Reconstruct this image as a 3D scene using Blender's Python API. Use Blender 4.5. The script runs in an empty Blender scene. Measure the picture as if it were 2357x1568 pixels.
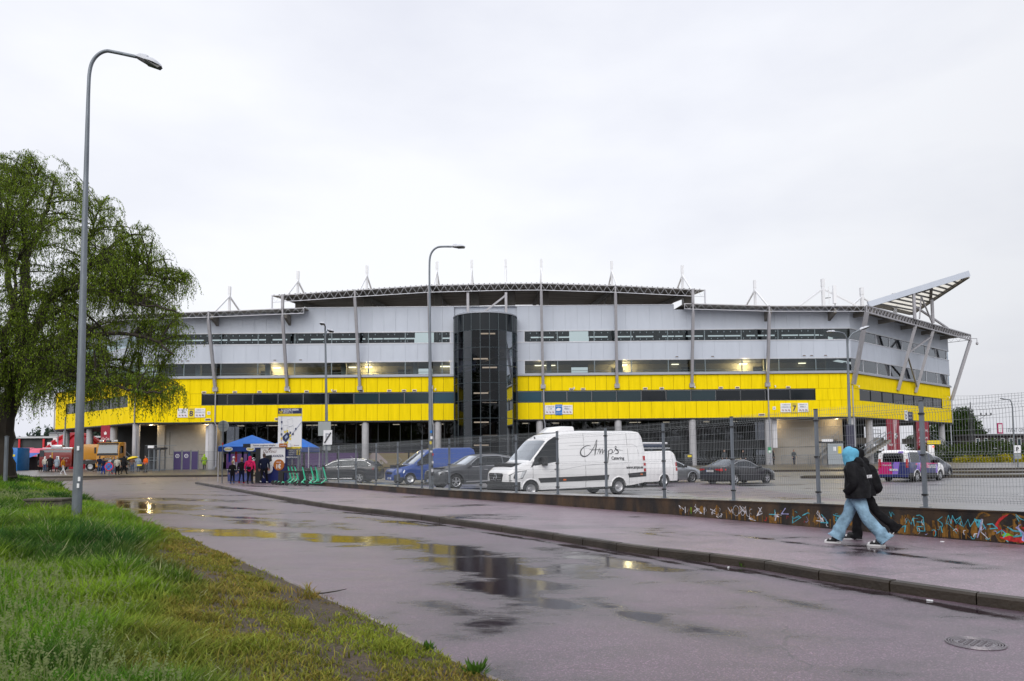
import bpy, math, random
import numpy as np
from mathutils import Vector, Matrix
R=math.radians; pi=math.pi
SC=bpy.context.scene; COL=SC.collection
# ---------------------------------------------------------------- camera
FPX,PITCH,ROLL,CXP,CYP,CAMZ=1700.,R(3.9),R(0.5),1178.5,784.,1.7
SHP=1050-CYP-FPX*math.tan(PITCH)
cam=bpy.data.objects.new('camera',bpy.data.cameras.new('camera')); COL.objects.link(cam)
cam.data.sensor_width=36; cam.data.lens=36*FPX/2357.; cam.data.shift_y=SHP/2357.
cam.data.clip_start=.1; cam.data.clip_end=3000
cam.matrix_world=Matrix.Translation((0,0,CAMZ))@Matrix.Rotation(pi/2+PITCH,4,'X')@Matrix.Rotation(-ROLL,4,'Z')
SC.camera=cam
def ray(x,y):
    a=x-CXP; b=-(y-CYP-SHP); c,s=math.cos(ROLL),math.sin(ROLL)
    a,b=a*c+b*s,-a*s+b*c; cp,sp=math.cos(PITCH),math.sin(PITCH)
    return (a,FPX*cp-b*sp,FPX*sp+b*cp)
def G(x,y,z=0.):            # survey point on a level plane
    r=ray(x,y); t=(z-CAMZ)/r[2]; return Vector((r[0]*t,r[1]*t,z))
def P(x,y,Y):               # survey point at a known distance
    r=ray(x,y); t=Y/r[1]; return Vector((r[0]*t,Y,CAMZ+r[2]*t))
# ---------------------------------------------------------------- sky, sun, exposure
w=bpy.data.worlds.new("World"); SC.world=w; w.use_nodes=True
nt=w.node_tree; nt.nodes.clear()
def N(t,ty,**k):
    n=t.nodes.new(ty)
    for a,b in k.items():
        if a[0]=='_': n.inputs[int(a[1:])].default_value=b
        else: setattr(n,a,b)
    return n
def L(t,a,ao,b,bi): t.links.new(a.outputs[ao],b.inputs[bi])
out=N(nt,'ShaderNodeOutputWorld'); bg=N(nt,'ShaderNodeBackground',_1=1.0)
sky=N(nt,'ShaderNodeTexSky',sky_type='NISHITA',sun_disc=False,sun_elevation=R(38),sun_rotation=R(192),air_density=1.5,dust_density=4.)
sk=N(nt,'ShaderNodeVectorMath',operation='SCALE'); sk.inputs[3].default_value=.1
tc=N(nt,'ShaderNodeTexCoord'); mp=N(nt,'ShaderNodeMapping'); mp.inputs['Scale'].default_value=(1,1,2.6)
nz=N(nt,'ShaderNodeTexNoise'); nz.inputs['Scale'].default_value=1.7; nz.inputs['Detail'].default_value=6; nz.inputs['Roughness'].default_value=.5
cr=N(nt,'ShaderNodeValToRGB'); e=cr.color_ramp.elements
e[0].position=.38; e[0].color=(.67,.685,.755,1); e[1].position=.62; e[1].color=(.80,.81,.85,1)
dv=N(nt,'ShaderNodeVectorMath',operation='DOT_PRODUCT'); dv.inputs[1].default_value=(.62,.15,-.42)
mr=N(nt,'ShaderNodeMapRange'); mr.inputs[1].default_value=.10; mr.inputs[2].default_value=.44; mr.inputs[3].default_value=1.0; mr.inputs[4].default_value=.80
sc2=N(nt,'ShaderNodeVectorMath',operation='SCALE')
mx=N(nt,'ShaderNodeMix',data_type='RGBA'); mx.inputs[0].default_value=.93
L(nt,tc,0,mp,0);L(nt,mp,0,nz,0);L(nt,nz,0,cr,0);L(nt,tc,0,dv,0);L(nt,dv,1,mr,0);L(nt,cr,0,sc2,0);L(nt,mr,0,sc2,3)
L(nt,sky,0,sk,0);L(nt,sk,0,mx,6);L(nt,sc2,0,mx,7);L(nt,mx,2,bg,0);L(nt,bg,0,out,0)
sun=bpy.data.objects.new('sun',bpy.data.lights.new('sun','SUN')); COL.objects.link(sun)
sun.data.energy=1.35; sun.data.angle=R(50); sun.data.color=(1,.97,.93); sun.rotation_euler=(R(52),0,R(-12))
SC.view_settings.view_transform='Standard'; SC.view_settings.look='None'; SC.view_settings.exposure=0.36; SC.view_settings.gamma=1
SC.cycles.max_bounces=8; SC.cycles.transparent_max_bounces=24; SC.cycles.caustics_reflective=False; SC.cycles.caustics_refractive=False
# ---------------------------------------------------------------- helpers
MATS={}
def mat(name,col,rough=.5,metal=0.,var=0.,vs=2.,bump=0.,bs=20.,emit=None,es=1.,spec=.5,coat=0.,stretch=None):
    if name in MATS: return MATS[name]
    m=bpy.data.materials.new(name); m.use_nodes=True; t=m.node_tree; b=t.nodes['Principled BSDF']
    b.inputs['Base Color'].default_value=(*col,1); b.inputs['Roughness'].default_value=rough; b.inputs['Metallic'].default_value=metal
    b.inputs['Specular IOR Level'].default_value=spec; b.inputs['Coat Weight'].default_value=coat; b.inputs['Coat Roughness'].default_value=.05
    if emit: b.inputs['Emission Color'].default_value=(*emit,1); b.inputs['Emission Strength'].default_value=es
    if var or bump:
        c=N(t,'ShaderNodeTexCoord'); src=c; so=3
        if stretch:
            q=N(t,'ShaderNodeMapping'); q.inputs['Scale'].default_value=stretch; L(t,c,3,q,0); src=q; so=0
    if var:
        n=N(t,'ShaderNodeTexNoise'); n.inputs['Scale'].default_value=vs; n.inputs['Detail'].default_value=7; n.inputs['Roughness'].default_value=.62
        L(t,src,so,n,0); r=N(t,'ShaderNodeMapRange'); r.inputs[1].default_value=.3; r.inputs[2].default_value=.7; r.inputs[3].default_value=1-var; r.inputs[4].default_value=1+var*.6
        L(t,n,0,r,0); s=N(t,'ShaderNodeVectorMath',operation='SCALE'); s.inputs[0].default_value=col; L(t,r,0,s,3); L(t,s,0,b,0)
        r2=N(t,'ShaderNodeMapRange'); r2.inputs[1].default_value=.3; r2.inputs[2].default_value=.7; r2.inputs[3].default_value=min(1,rough+.12); r2.inputs[4].default_value=max(0,rough-.08); L(t,n,0,r2,0); L(t,r2,0,b,2)
    if bump:
        n=N(t,'ShaderNodeTexNoise'); n.inputs['Scale'].default_value=bs; n.inputs['Detail'].default_value=4; L(t,src,so,n,0)
        u=N(t,'ShaderNodeBump'); u.inputs['Strength'].default_value=bump; u.inputs['Distance'].default_value=.02; L(t,n,0,u,'Height'); L(t,u,0,b,'Normal')
    MATS[name]=m; return m
def glass(name,tint=(.5,.55,.55),refl=1.,amount=None):
    if name in MATS: return MATS[name]
    m=bpy.data.materials.new(name); m.use_nodes=True; t=m.node_tree; t.nodes.clear()
    o=N(t,'ShaderNodeOutputMaterial'); tr=N(t,'ShaderNodeBsdfTransparent'); tr.inputs[0].default_value=(*tint,1)
    g=N(t,'ShaderNodeBsdfGlossy'); g.inputs[0].default_value=(.9,.95,1,1); g.inputs[1].default_value=.02
    f=N(t,'ShaderNodeFresnel'); f.inputs[0].default_value=1.6; mm=N(t,'ShaderNodeMath',operation='MULTIPLY'); mm.inputs[1].default_value=refl
    x=N(t,'ShaderNodeMixShader'); L(t,f,0,mm,0); L(t,mm,0,x,0); L(t,tr,0,x,1); L(t,g,0,x,2); L(t,x,0,o,0)
    MATS[name]=m; return m
class MB:
    def __init__(s): s.v=[]; s.f=[]; s.m=[]
    def add(s,vs,fs,mi=0):
        k=len(s.v); s.v+= [tuple(q) for q in vs]; s.f+=[tuple(i+k for i in q) for q in fs]; s.m+=[mi]*len(fs); return k
    def hexa(s,p,mi=0): s.add(p,[(0,3,2,1),(4,5,6,7),(0,1,5,4),(1,2,6,5),(2,3,7,6),(3,0,4,7)],mi)
    def box(s,x0,x1,y0,y1,z0,z1,mi=0):
        s.hexa([(x0,y0,z0),(x1,y0,z0),(x1,y1,z0),(x0,y1,z0),(x0,y0,z1),(x1,y0,z1),(x1,y1,z1),(x0,y1,z1)],mi)
    def beam(s,p,q,w=.1,h=None,mi=0,up=(0,0,1)):
        h=h or w; p=Vector(p); q=Vector(q); d=(q-p).normalized(); u=Vector(up)
        if abs(d.dot(u))>.98: u=Vector((0,1,0))
        a=d.cross(u).normalized()*w/2; b=a.cross(d).normalized()*h/2
        s.hexa([p-a-b,p+a-b,p+a+b,p-a+b,q-a-b,q+a-b,q+a+b,q-a+b],mi)
    def tube(s,pts,r,n=8,mi=0,cap=True):
        pts=[Vector(p) for p in pts]; rs=r if isinstance(r,(list,tuple)) else [r]*len(pts)
        k=len(s.v); pa=None
        for i,p in enumerate(pts):
            d=(pts[min(i+1,len(pts)-1)]-pts[max(i-1,0)]).normalized()
            if pa is None: a=d.cross(Vector((0,0,1)) if abs(d.z)<.9 else Vector((1,0,0))).normalized()
            else: a=(pa-d*pa.dot(d)).normalized()
            pa=a; b=d.cross(a)
            for j in range(n):
                t=2*pi*j/n; s.v.append(tuple(p+(a*math.cos(t)+b*math.sin(t))*rs[i]))
        for i in range(len(pts)-1):
            for j in range(n):
                s.f.append((k+i*n+j,k+i*n+(j+1)%n,k+(i+1)*n+(j+1)%n,k+(i+1)*n+j)); s.m.append(mi)
        if cap:
            s.f.append(tuple(k+j for j in range(n))[::-1]); s.m.append(mi)
            e=k+(len(pts)-1)*n; s.f.append(tuple(e+j for j in range(n))); s.m.append(mi)
    def lathe(s,prof,n=24,c=(0,0,0),axis='z',mi=0,a0=0,a1=None):
        full=a1 is None; a1=a0+2*pi if full else a1; k=len(s.v); cnt=n if full else n+1
        for r,h in prof:
            for j in range(cnt):
                t=a0+(a1-a0)*j/n; x,y=r*math.cos(t),r*math.sin(t)
                s.v.append({'z':(c[0]+x,c[1]+y,c[2]+h),'y':(c[0]+x,c[1]+h,c[2]+y),'x':(c[0]+h,c[1]+x,c[2]+y)}[axis])
        for i in range(len(prof)-1):
            for j in range(n):
                j2=(j+1)%cnt; s.f.append((k+i*cnt+j,k+i*cnt+j2,k+(i+1)*cnt+j2,k+(i+1)*cnt+j)); s.m.append(mi)
    def prism(s,poly,lo,hi,plane='xy',mi=0):
        n=len(poly); pt={'xy':lambda p,h:(p[0],p[1],h),'xz':lambda p,h:(p[0],h,p[1]),'yz':lambda p,h:(h,p[0],p[1])}[plane]
        s.add([pt(p,lo) for p in poly]+[pt(p,hi) for p in poly],[tuple(range(n))[::-1],tuple(range(n,2*n))]+[(i,(i+1)%n,n+(i+1)%n,n+i) for i in range(n)],mi)
    def tf(s,M,start=0):
        for i in range(start,len(s.v)): s.v[i]=tuple(M@Vector(s.v[i]))
    def build(s,name,mats,parent=None,smooth=False,loc=None,bev=0,angle=35):
        me=bpy.data.meshes.new(name); me.from_pydata(s.v,[],s.f)
        for q in (mats if isinstance(mats,(list,tuple)) else [mats]): me.materials.append(q)
        me.polygons.foreach_set('material_index',s.m)
        import bmesh
        bm=bmesh.new(); bm.from_mesh(me); bmesh.ops.recalc_face_normals(bm,faces=bm.faces)
        if bev: bmesh.ops.bevel(bm,geom=[e for e in bm.edges if len(e.link_faces)==2 and e.calc_face_angle(0)>.6],offset=bev,segments=2,affect='EDGES',profile=.5)
        bm.to_mesh(me); bm.free()
        if smooth or bev: me.shade_smooth(); me.set_sharp_from_angle(angle=R(angle))
        o=bpy.data.objects.new(name,me); COL.objects.link(o)
        if parent: o.parent=parent
        if loc: o.location=loc
        return o
def arr(name,V,F,mats,parent=None,mi=None,k=4,cols=None,smooth=False):
    me=bpy.data.meshes.new(name); V=np.asarray(V,dtype=np.float32).reshape(-1,3); F=np.asarray(F,dtype=np.int32).reshape(-1,k)
    me.vertices.add(len(V)); me.vertices.foreach_set('co',V.ravel()); me.loops.add(F.size); me.loops.foreach_set('vertex_index',F.ravel())
    me.polygons.add(len(F)); me.polygons.foreach_set('loop_start',np.arange(0,F.size,k,dtype=np.int32))
    for q in (mats if isinstance(mats,(list,tuple)) else [mats]): me.materials.append(q)
    if mi is not None: me.polygons.foreach_set('material_index',np.asarray(mi,dtype=np.int32))
    if cols is not None:
        a=me.color_attributes.new('Col','FLOAT_COLOR','POINT'); c=np.ones((len(V),4),dtype=np.float32); c[:,:3]=cols; a.data.foreach_set('color',c.ravel())
    me.update(calc_edges=True); me.validate()
    if smooth: me.shade_smooth()
    o=bpy.data.objects.new(name,me); COL.objects.link(o)
    if parent: o.parent=parent
    return o
def tag(o,label=None,cat=None,group=None,kind=None):
    if label: o['label']=label
    if cat: o['category']=cat
    if group: o['group']=group
    if kind: o['kind']=kind
    return o
def thing(name,label,cat,loc=(0,0,0),rz=0,group=None):
    o=bpy.data.objects.new(name,None); COL.objects.link(o); o.location=loc; o.rotation_euler=(0,0,rz); o.empty_display_size=.3
    return tag(o,label,cat,group)
def copy_tree(o,parent=None):
    c=o.copy(); COL.objects.link(c)
    if parent: c.parent=parent
    for ch in list(o.children): copy_tree(ch,c)
    return c
TXT={}
def text(s,m,parent,width=None,height=.2,M=None,name='lettering',ex=.004,shear=0.,bold=0.):
    cu=bpy.data.curves.new('t','FONT'); cu.body=s; cu.align_x='CENTER'; cu.align_y='CENTER'; cu.extrude=ex; cu.shear=shear; cu.offset=bold; cu.resolution_u=3
    o=bpy.data.objects.new('t',cu); COL.objects.link(o); bpy.context.view_layer.update()
    me=bpy.data.meshes.new_from_object(o.evaluated_get(bpy.context.evaluated_depsgraph_get())); bpy.data.objects.remove(o)
    n=len(me.vertices); co=np.zeros(n*3,dtype=np.float32); me.vertices.foreach_get('co',co); co=co.reshape(-1,3)
    mn,mxx=co.min(0),co.max(0); h=mxx[1]-mn[1]; sy=height/max(h,1e-3); sx=sy if not width else width/(mxx[0]-mn[0])
    co[:,0]=(co[:,0]-(mn[0]+mxx[0])/2)*sx; co[:,1]=(co[:,1]-(mn[1]+mxx[1])/2)*sy
    Mn=np.array(M or Matrix()); co=co@Mn[:3,:3].T+Mn[:3,3]
    me.vertices.foreach_set('co',co.astype(np.float32).ravel()); me.materials.clear(); me.materials.append(m); me.update(); me.name=name
    ob=bpy.data.objects.new(name,me); COL.objects.link(ob); ob.parent=parent; return ob
def face(ox,oy,oz,ang=0.):  # lettering frame: x along wall, y up, z towards the viewer (-Y turned by ang)
    return Matrix.Translation((ox,oy,oz))@Matrix.Rotation(ang,4,'Z')@Matrix(((1,0,0,0),(0,0,-1,0),(0,1,0,0),(0,0,0,1)))
rnd=random.Random(7); rg=np.random.default_rng(5)
def sstep(a,b,x):
    t=np.clip((np.asarray(x)-a)/(b-a),0,1); return t*t*(3-2*t)
def vnoise(x,y,s,seed=0):
    x=np.asarray(x)/s; y=np.asarray(y)/s; xi=np.floor(x).astype(int); yi=np.floor(y).astype(int); fx=x-xi; fy=y-yi
    def h(a,b):
        q=(a*374761393+b*668265263+seed*982451653)&0x7fffffff; q=(q^(q>>13))*1274126177&0x7fffffff; return ((q^(q>>16))&0xffff)/65535.
    fx=fx*fx*(3-2*fx); fy=fy*fy*(3-2*fy)
    return (h(xi,yi)*(1-fx)+h(xi+1,yi)*fx)*(1-fy)+(h(xi,yi+1)*(1-fx)+h(xi+1,yi+1)*fx)*fy
# shared materials
GALV=mat('galvanised_steel',(.19,.215,.245),.45,.4,var=.35,vs=3,bump=.1,bs=30,stretch=(1,1,.25))
STEEL=mat('grey_painted_steel',(.36,.355,.38),.45,.2,var=.1)
WHITE=mat('white_steel',(.74,.75,.78),.4,0,var=.04)
BLACK=mat('black_plastic',(.018,.018,.02),.45,0)
DARKM=mat('dark_metal',(.04,.042,.047),.4,.3)
CONC=mat('concrete',(.34,.325,.30),.75,0,var=.2,vs=1.2,bump=.15,bs=12)
RUB=mat('rubber',(.02,.02,.021),.6)
ALLOY=mat('alloy',(.62,.63,.66),.28,.8)
CHROME=mat('chrome',(.8,.81,.83),.1,1.)
INK=mat('ink_navy',(.012,.02,.09),.5); PWHITE=mat('print_white',(.80,.81,.84),.45); PYEL=mat('print_yellow',(.80,.62,.012),.45)
PRED=mat('print_red',(.62,.02,.03),.45); PBLK=mat('print_black',(.02,.02,.024),.5); PBLUE=mat('print_blue',(.012,.17,.55),.45)
# ---------------------------------------------------------------- ground, road, pavement, kerb, lot
def wet_mat(name,col,pud=[],rough=.32,speck=.5,bump=.25,pnoise=.35,rd=0.0,grain=55.):
    m=bpy.data.materials.new(name); m.use_nodes=True; t=m.node_tree; b=t.nodes['Principled BSDF']; c=N(t,'ShaderNodeTexCoord')
    def noise(s,d=5,st=None,r=.55):
        n=N(t,'ShaderNodeTexNoise'); n.inputs['Scale'].default_value=s; n.inputs['Detail'].default_value=d; n.inputs['Roughness'].default_value=r
        if st: q=N(t,'ShaderNodeMapping'); q.inputs['Scale'].default_value=st; q.inputs['Rotation'].default_value=(0,0,R(25)); L(t,c,3,q,0); L(t,q,0,n,0)
        else: L(t,c,3,n,0)
        return n
    def mr(src,so,a,bb,x,y,sm=False):
        q=N(t,'ShaderNodeMapRange'); q.inputs[1].default_value=a; q.inputs[2].default_value=bb; q.inputs[3].default_value=x; q.inputs[4].default_value=y
        if sm: q.interpolation_type='SMOOTHSTEP'
        L(t,src,so,q,0); return q
    def mth(op,a,ao,bb,bo=0,val=None):
        q=N(t,'ShaderNodeMath',operation=op); L(t,a,ao,q,0)
        if val is None: L(t,bb,bo,q,1)
        else: q.inputs[1].default_value=val
        return q
    big=noise(.22,5,(1,2.2,1)); mid=noise(.9,7,(1,1.8,1),.62)
    acc=None
    for (x,y,rx,ry,an,st) in pud:
        q=N(t,'ShaderNodeMapping',vector_type='TEXTURE'); q.inputs['Location'].default_value=(x,y,0); q.inputs['Rotation'].default_value=(0,0,an); q.inputs['Scale'].default_value=(rx,ry,1e3)
        L(t,c,3,q,0); l=N(t,'ShaderNodeVectorMath',operation='LENGTH'); L(t,q,0,l,0); k=mr(l,1,.2,1.35,st,0.)
        acc=k if acc is None else mth('MAXIMUM',acc,0,k,0)
    gen=mr(big,0,.50,.72,0.,.62)
    acc=gen if acc is None else mth('MAXIMUM',acc,0,gen,0)
    md=mr(mid,0,.3,.7,-pnoise,pnoise); s0=mth('ADD',acc,0,md,0); fine=noise(grain,3); gr=mr(fine,0,.3,.7,-.13,.13); s=mth('ADD',s0,0,gr,0); p=mr(s,0,.34,.74,0.,1.,True)     # standing water
    dmp=mr(s,0,-.1,.45,0.,1.)
    vor=N(t,'ShaderNodeTexVoronoi'); vor.inputs['Scale'].default_value=grain*1.3; L(t,c,3,vor,0)
    spc=N(t,'ShaderNodeSeparateColor'); L(t,vor,1,spc,0); sp=mr(spc,0,.80,.97,1-speck*.25,1+speck*3.2); fm=mr(fine,0,.32,.68,.50,1.5); mm=mr(mid,0,.25,.75,.8,1.18)
    f=mth('MULTIPLY',mth('MULTIPLY',sp,0,fm,0),0,mm,0)
    wv=N(t,'ShaderNodeVectorMath',operation='MULTIPLY_ADD'); wv.inputs[1].default_value=(.9,.9,0); nz_=noise(1.1,4); L(t,nz_,1,wv,0); L(t,c,3,wv,2); ck=N(t,'ShaderNodeTexVoronoi',feature='DISTANCE_TO_EDGE'); ck.inputs['Scale'].default_value=.27; L(t,wv,0,ck,0)
    cl=mr(ck,0,.0015,.0045,0.,1.); cm=mr(noise(.5,2),0,.50,.60,1.,0.); cx=mth('MAXIMUM',cl,0,cm,0); cf=mr(cx,0,0,1,.42,1.); f=mth('MULTIPLY',f,0,cf,0); dk=mr(dmp,0,0,1,1.,.42); pk=mr(p,0,0,1,1.,.40); dk=mth('MULTIPLY',dk,0,pk,0); f=mth('MULTIPLY',f,0,dk,0)
    sv=N(t,'ShaderNodeVectorMath',operation='SCALE'); sv.inputs[0].default_value=col; L(t,f,0,sv,3); L(t,sv,0,b,0)
    r1=mr(mid,0,.3,.7,rough+.1,rough-.08); mix=N(t,'ShaderNodeMix'); L(t,p,0,mix,0); L(t,r1,0,mix,2); mix.inputs[3].default_value=.07+rd; L(t,mix,0,b,2)
    u=N(t,'ShaderNodeBump'); u.inputs['Distance'].default_value=.012; L(t,mr(p,0,0,1,bump,bump*.05),0,u,'Strength'); L(t,fine,0,u,'Height'); L(t,u,0,b,'Normal')
    b.inputs['IOR'].default_value=1.52; L(t,mr(p,0,0,1,.75,.0),0,b,'Coat Weight'); b.inputs['Coat Roughness'].default_value=.55; b.inputs['Coat IOR'].default_value=1.7
    return m
def PG(x,y): g=G(x,y); return g.x,g.y
def ell(x,y,rx,ry,an,st=1.): g=G(x,y); return (g.x,g.y,rx,ry,an,st)
puds=[ell(560,1228,3.2,.8,-.55,1.),ell(760,1240,2.6,.75,-.7,1.),ell(930,1252,2.4,.8,-.9,.95),ell(1060,1275,1.6,.9,-1.0,1.),ell(1120,1300,2.4,1.0,-1.0,1.05),ell(1150,1360,1.6,.6,-1.0,.85),ell(1090,1420,1.3,.5,-.9,.7),ell(330,1165,4.5,1.6,-.6,1.0),ell(620,1205,3.5,.7,-.65,.85),ell(1190,1335,1.5,.5,-1.0,1.),ell(830,1183,3.2,.16,-0.85,.85),ell(1000,1207,2.5,.16,-0.95,.85),ell(1170,1234,2.2,.16,-0.98,.85),ell(1340,1262,2,.16,-1.02,.85),ell(1500,1286,1.7,.16,-1.1,.85),ell(1640,1303,1.6,.16,-1.12,.85),ell(1800,1330,1.5,.16,-1.14,.85),ell(1960,1356,1.4,.16,-1.15,.85),ell(2120,1384,1.3,.16,-1.16,.85),
 ell(300,1178,2.2,1.0,-.6,1.),ell(250,1155,4,1.5,-.6,.9),ell(420,1150,5,1.0,-.5,.8),ell(540,1170,2.4,.5,-.6,.8),ell(720,1160,5,.6,-.75,.85),ell(900,1200,3,.45,-.85,.8),ell(1400,1290,2.6,.5,-1.05,.9),ell(1300,1310,1.5,.7,-1.1,.85),
 ell(1105,1440,.6,.3,-.9,.62),ell(1260,1385,1.2,.35,-1,.85),ell(1450,1410,1.5,.3,-1.1,.75),ell(1620,1450,.9,.25,-1.1,.6),ell(1800,1380,1.6,.2,-1.15,.6),ell(500,1140,6,.5,-.4,.6),ell(520,1190,5,.4,-.55,.75)]
ASPH=wet_mat('wet_asphalt',(.122,.072,.104),puds,rough=.37,bump=.7,pnoise=.42,grain=70.)
PAVE=wet_mat('wet_path_asphalt',(.225,.150,.190),[ell(1500,1245,1.2,.2,-1.,.6),ell(2100,1300,1.6,.25,-1.15,.75),ell(1800,1262,2.,.2,-1.1,.6),ell(600,1125,3,.7,-.7,.75),ell(2000,1275,.8,.5,-1,.7)],rough=.36,bump=.45,speck=.4,pnoise=.4)
LOTM=wet_mat('wet_lot_asphalt',(.17,.162,.168),[(13,41,4,.8,.2,1.),(21,30,1.8,.35,.3,1.),(22,27,1.8,.2,.3,.9),(8,36,4,.7,.3,.9),(30,36,6,.5,0,.8)],rough=.38,bump=.3,speck=.3,pnoise=.35)
FORE=wet_mat('wet_paving',(.085,.066,.050),[],rough=.38,bump=.3,speck=.2,grain=30.)
# far ground to the horizon
mb=MB(); mb.box(-900,900,-30,1500,-.6,-.06); o=mb.build('ground',mat('far_ground',(.07,.07,.055),.9,var=.2,vs=.1)); tag(o,kind='structure')
# road
mb=MB(); mb.add([(-140,-6,0),(12,-6,0),(12,72,0),(-140,140,0)],[(0,1,2,3)]); o=mb.build('road',ASPH); tag(o,kind='structure')
KB=[PG(*q) for q in [(449,1114),(600,1142),(748,1169),(912,1189.5),(1090,1215),(1261,1242),(1432,1270),(1551,1286),(1722,1307),(1893,1338),(2030,1360),(2167,1383),(2357,1408)]]
KB+= [(6.05,7.1),(6.9,5.4),(8.2,2.)]
WB=[(x,y) for x,y in [(-13.2,45.5),(-10.42,41.2),(-7.4,36.6),(-4.99,32.68),(-3.1,29.7),(-1.42,27.3),(1.12,23.9),(3.0,21.2),(4.28,19.35),(5.42,17.5),(6.52,15.7),(7.71,13.9),(8.7,12.5),(9.9,10.8),(11.6,8.2),(14.5,3.5)]]
WT=[.30,.335,.36,.385,.40,.42,.46,.515,.555,.60,.64,.668,.69,.71,.73,.75]
def smooth_line(p,k=6):
    o=[]; p=[Vector(q) for q in p]
    for i in range(len(p)-1):
        a,b,c,d=p[max(i-1,0)],p[i],p[i+1],p[min(i+2,len(p)-1)]
        for j in range(k):
            t=j/k; o.append(.5*((2*b)+(c-a)*t+(2*a-5*b+4*c-d)*t*t+(3*b-a-3*c+d)*t**3))
    o.append(p[-1]); return o
KBs=smooth_line(KB); WBs=smooth_line([(x,y,z) for (x,y),z in zip(WB,WT)])
def offs(line,d):
    o=[]
    for i,p in enumerate(line):
        a=line[max(i-1,0)]; b=line[min(i+1,len(line)-1)]; t=Vector((b.x-a.x,b.y-a.y)).normalized(); n=Vector((-t.y,t.x)); o.append(Vector((p.x+n.x*d,p.y+n.y*d)))
    return o
# pavement sheet between the kerb and the low wall
inner=offs(KBs,.15)
tip=[(-21.6,50.6),(-20.5,52.5),(-17,53.2),(-13.6,51.5),(-12.4,48.5),(-12.9,46.0)]
poly=[(p.x,p.y) for p in inner][::-1]+tip[1:]+[(p.x,p.y+.0) for p in WBs]
mb=MB(); mb.prism(poly,.0,.128); o=mb.build('pavement',PAVE); tag(o,kind='structure')
KBM=mat('kerb_stone',(.040,.030,.021),.42,var=.5,vs=1.6,bump=.4,bs=25)
mb=MB(); acc=0; L0=[Vector((p.x,p.y)) for p in KBs]; seg=[0]
for i in range(len(L0)-1): seg.append(seg[-1]+(L0[i+1]-L0[i]).length)
def at_len(line,seg,s):
    for i in range(len(seg)-1):
        if s<=seg[i+1]: t=(s-seg[i])/(seg[i+1]-seg[i]); return line[i].lerp(line[i+1],t),(line[i+1]-line[i]).normalized()
    return line[-1],(line[-1]-line[-2]).normalized()
s=0; k=0
while s<seg[-1]-1:
    a,ta=at_len(L0,seg,s+.008); b,tb=at_len(L0,seg,s+.992); n=Vector((-ta.y,ta.x)); j=rnd.uniform(-.006,.006); h=.135+rnd.uniform(-.004,.004)
    n2=Vector((-tb.y,tb.x)); c=.018
    a0=a+n*j; b0=b+n2*j
    V=[]
    for q,nn in ((a0,n),(b0,n2)):
        for (d,z) in ((0,-.1),(0,h-.03),(c,h),(.155,h),(.155,-.1)): V.append((q.x+nn.x*d,q.y+nn.y*d,z))
    mb.add(V,[(0,1,6,5),(1,2,7,6),(2,3,8,7),(3,4,9,8),(0,4,3,2,1),(5,6,7,8,9)]); s+=1.0
o=mb.build('kerb',KBM); tag(o,kind='structure')
# parking lot with gentle falls
lz_x=[-30,-12,-5,0,5,10,13,18,23,60]; lz_z=[.17,.17,.10,.05,.03,-.03,-.05,-.03,.0,.0]
def lotz(x): return float(np.interp(x,lz_x,lz_z))
V=[];F=[]; xs=[-16,-12,-8,-5,-2,0,2,5,8,10,11.5,13,15,18,20.5,23,30,45,70,110]; back=70.
def wallx(x):
    pts=WBs; xs_=[p.x for p in pts]; ys_=[p.y for p in pts]; return float(np.interp(x,xs_,ys_))
for x in xs:
    y0=wallx(x)+.25 if x<14.5 else -10
    if x<-13: y0=53
    V+=[(x,y0,lotz(x)),(x,back,lotz(x))]
for i in range(len(xs)-1): F.append((2*i,2*i+2,2*i+3,2*i+1))
mb=MB(); mb.add(V,F); o=mb.build('parking_lot',LOTM); tag(o,kind='structure')
mb=MB(); bl=[G(770,1108,.17),G(905,1118.5,.15),G(930,1113,.15),G(800,1104,.17)]
mb.add([(p.x,p.y,lotz(p.x)+.006) for p in bl],[(0,1,2,3)]); o=mb.build('blue_bay_marking',wet_mat('wet_blue_paint',(.02,.14,.36),[],rough=.3,speck=.2)); tag(o,kind='structure')
# forecourt with its kerb
mb=MB(); FY=70.; zs=[(FY,.17),(76,.22),(84.5,.40),(125,.40)]
for i in range(3):
    y0,z0=zs[i]; y1,z1=zs[i+1]; mb.add([(-110,y0,z0),(90,y0,z0),(90,y1,z1),(-110,y1,z1)],[(0,1,2,3)])
mb.add([(-110,125,.4),(90,125,.4),(90,600,.4),(-110,600,.4)],[(0,1,2,3)])
o=mb.build('forecourt',FORE); tag(o,kind='structure')
def fz(y): return float(np.interp(y,[q[0] for q in zs],[q[1] for q in zs]))
mb=MB(); mb.box(-110,90,FY-.16,FY-.005,-.1,.185); o=mb.build('forecourt_kerb',KBM); tag(o,kind='structure')
# traffic islands
ISL=mat('island_gravel',(.10,.085,.045),.9,var=.4,vs=3)
for cx,cy,rx,ry in [(G(1945,1099,.0).x,51.5,3.4,1.2),(G(2260,1096,0).x+.5,50.,5.2,1.3),(G(2190,1087,0).x,60,4.,1.5),(G(1480,1096,0).x,56,4,.9)]:
    n=40; top=[(cx+rx*math.cos(2*pi*i/n),cy+ry*math.sin(2*pi*i/n)) for i in range(n)]; z=lotz(cx)
    mb=MB(); mb.prism(top,z-.1,z+.14,mi=0); mb.prism([(cx+(rx-.18)*math.cos(2*pi*i/n),cy+(ry-.18)*math.sin(2*pi*i/n)) for i in range(n)],z+.1,z+.17,mi=1)
    o=mb.build('traffic_island',[KBM,ISL]); tag(o,kind='structure')
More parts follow.
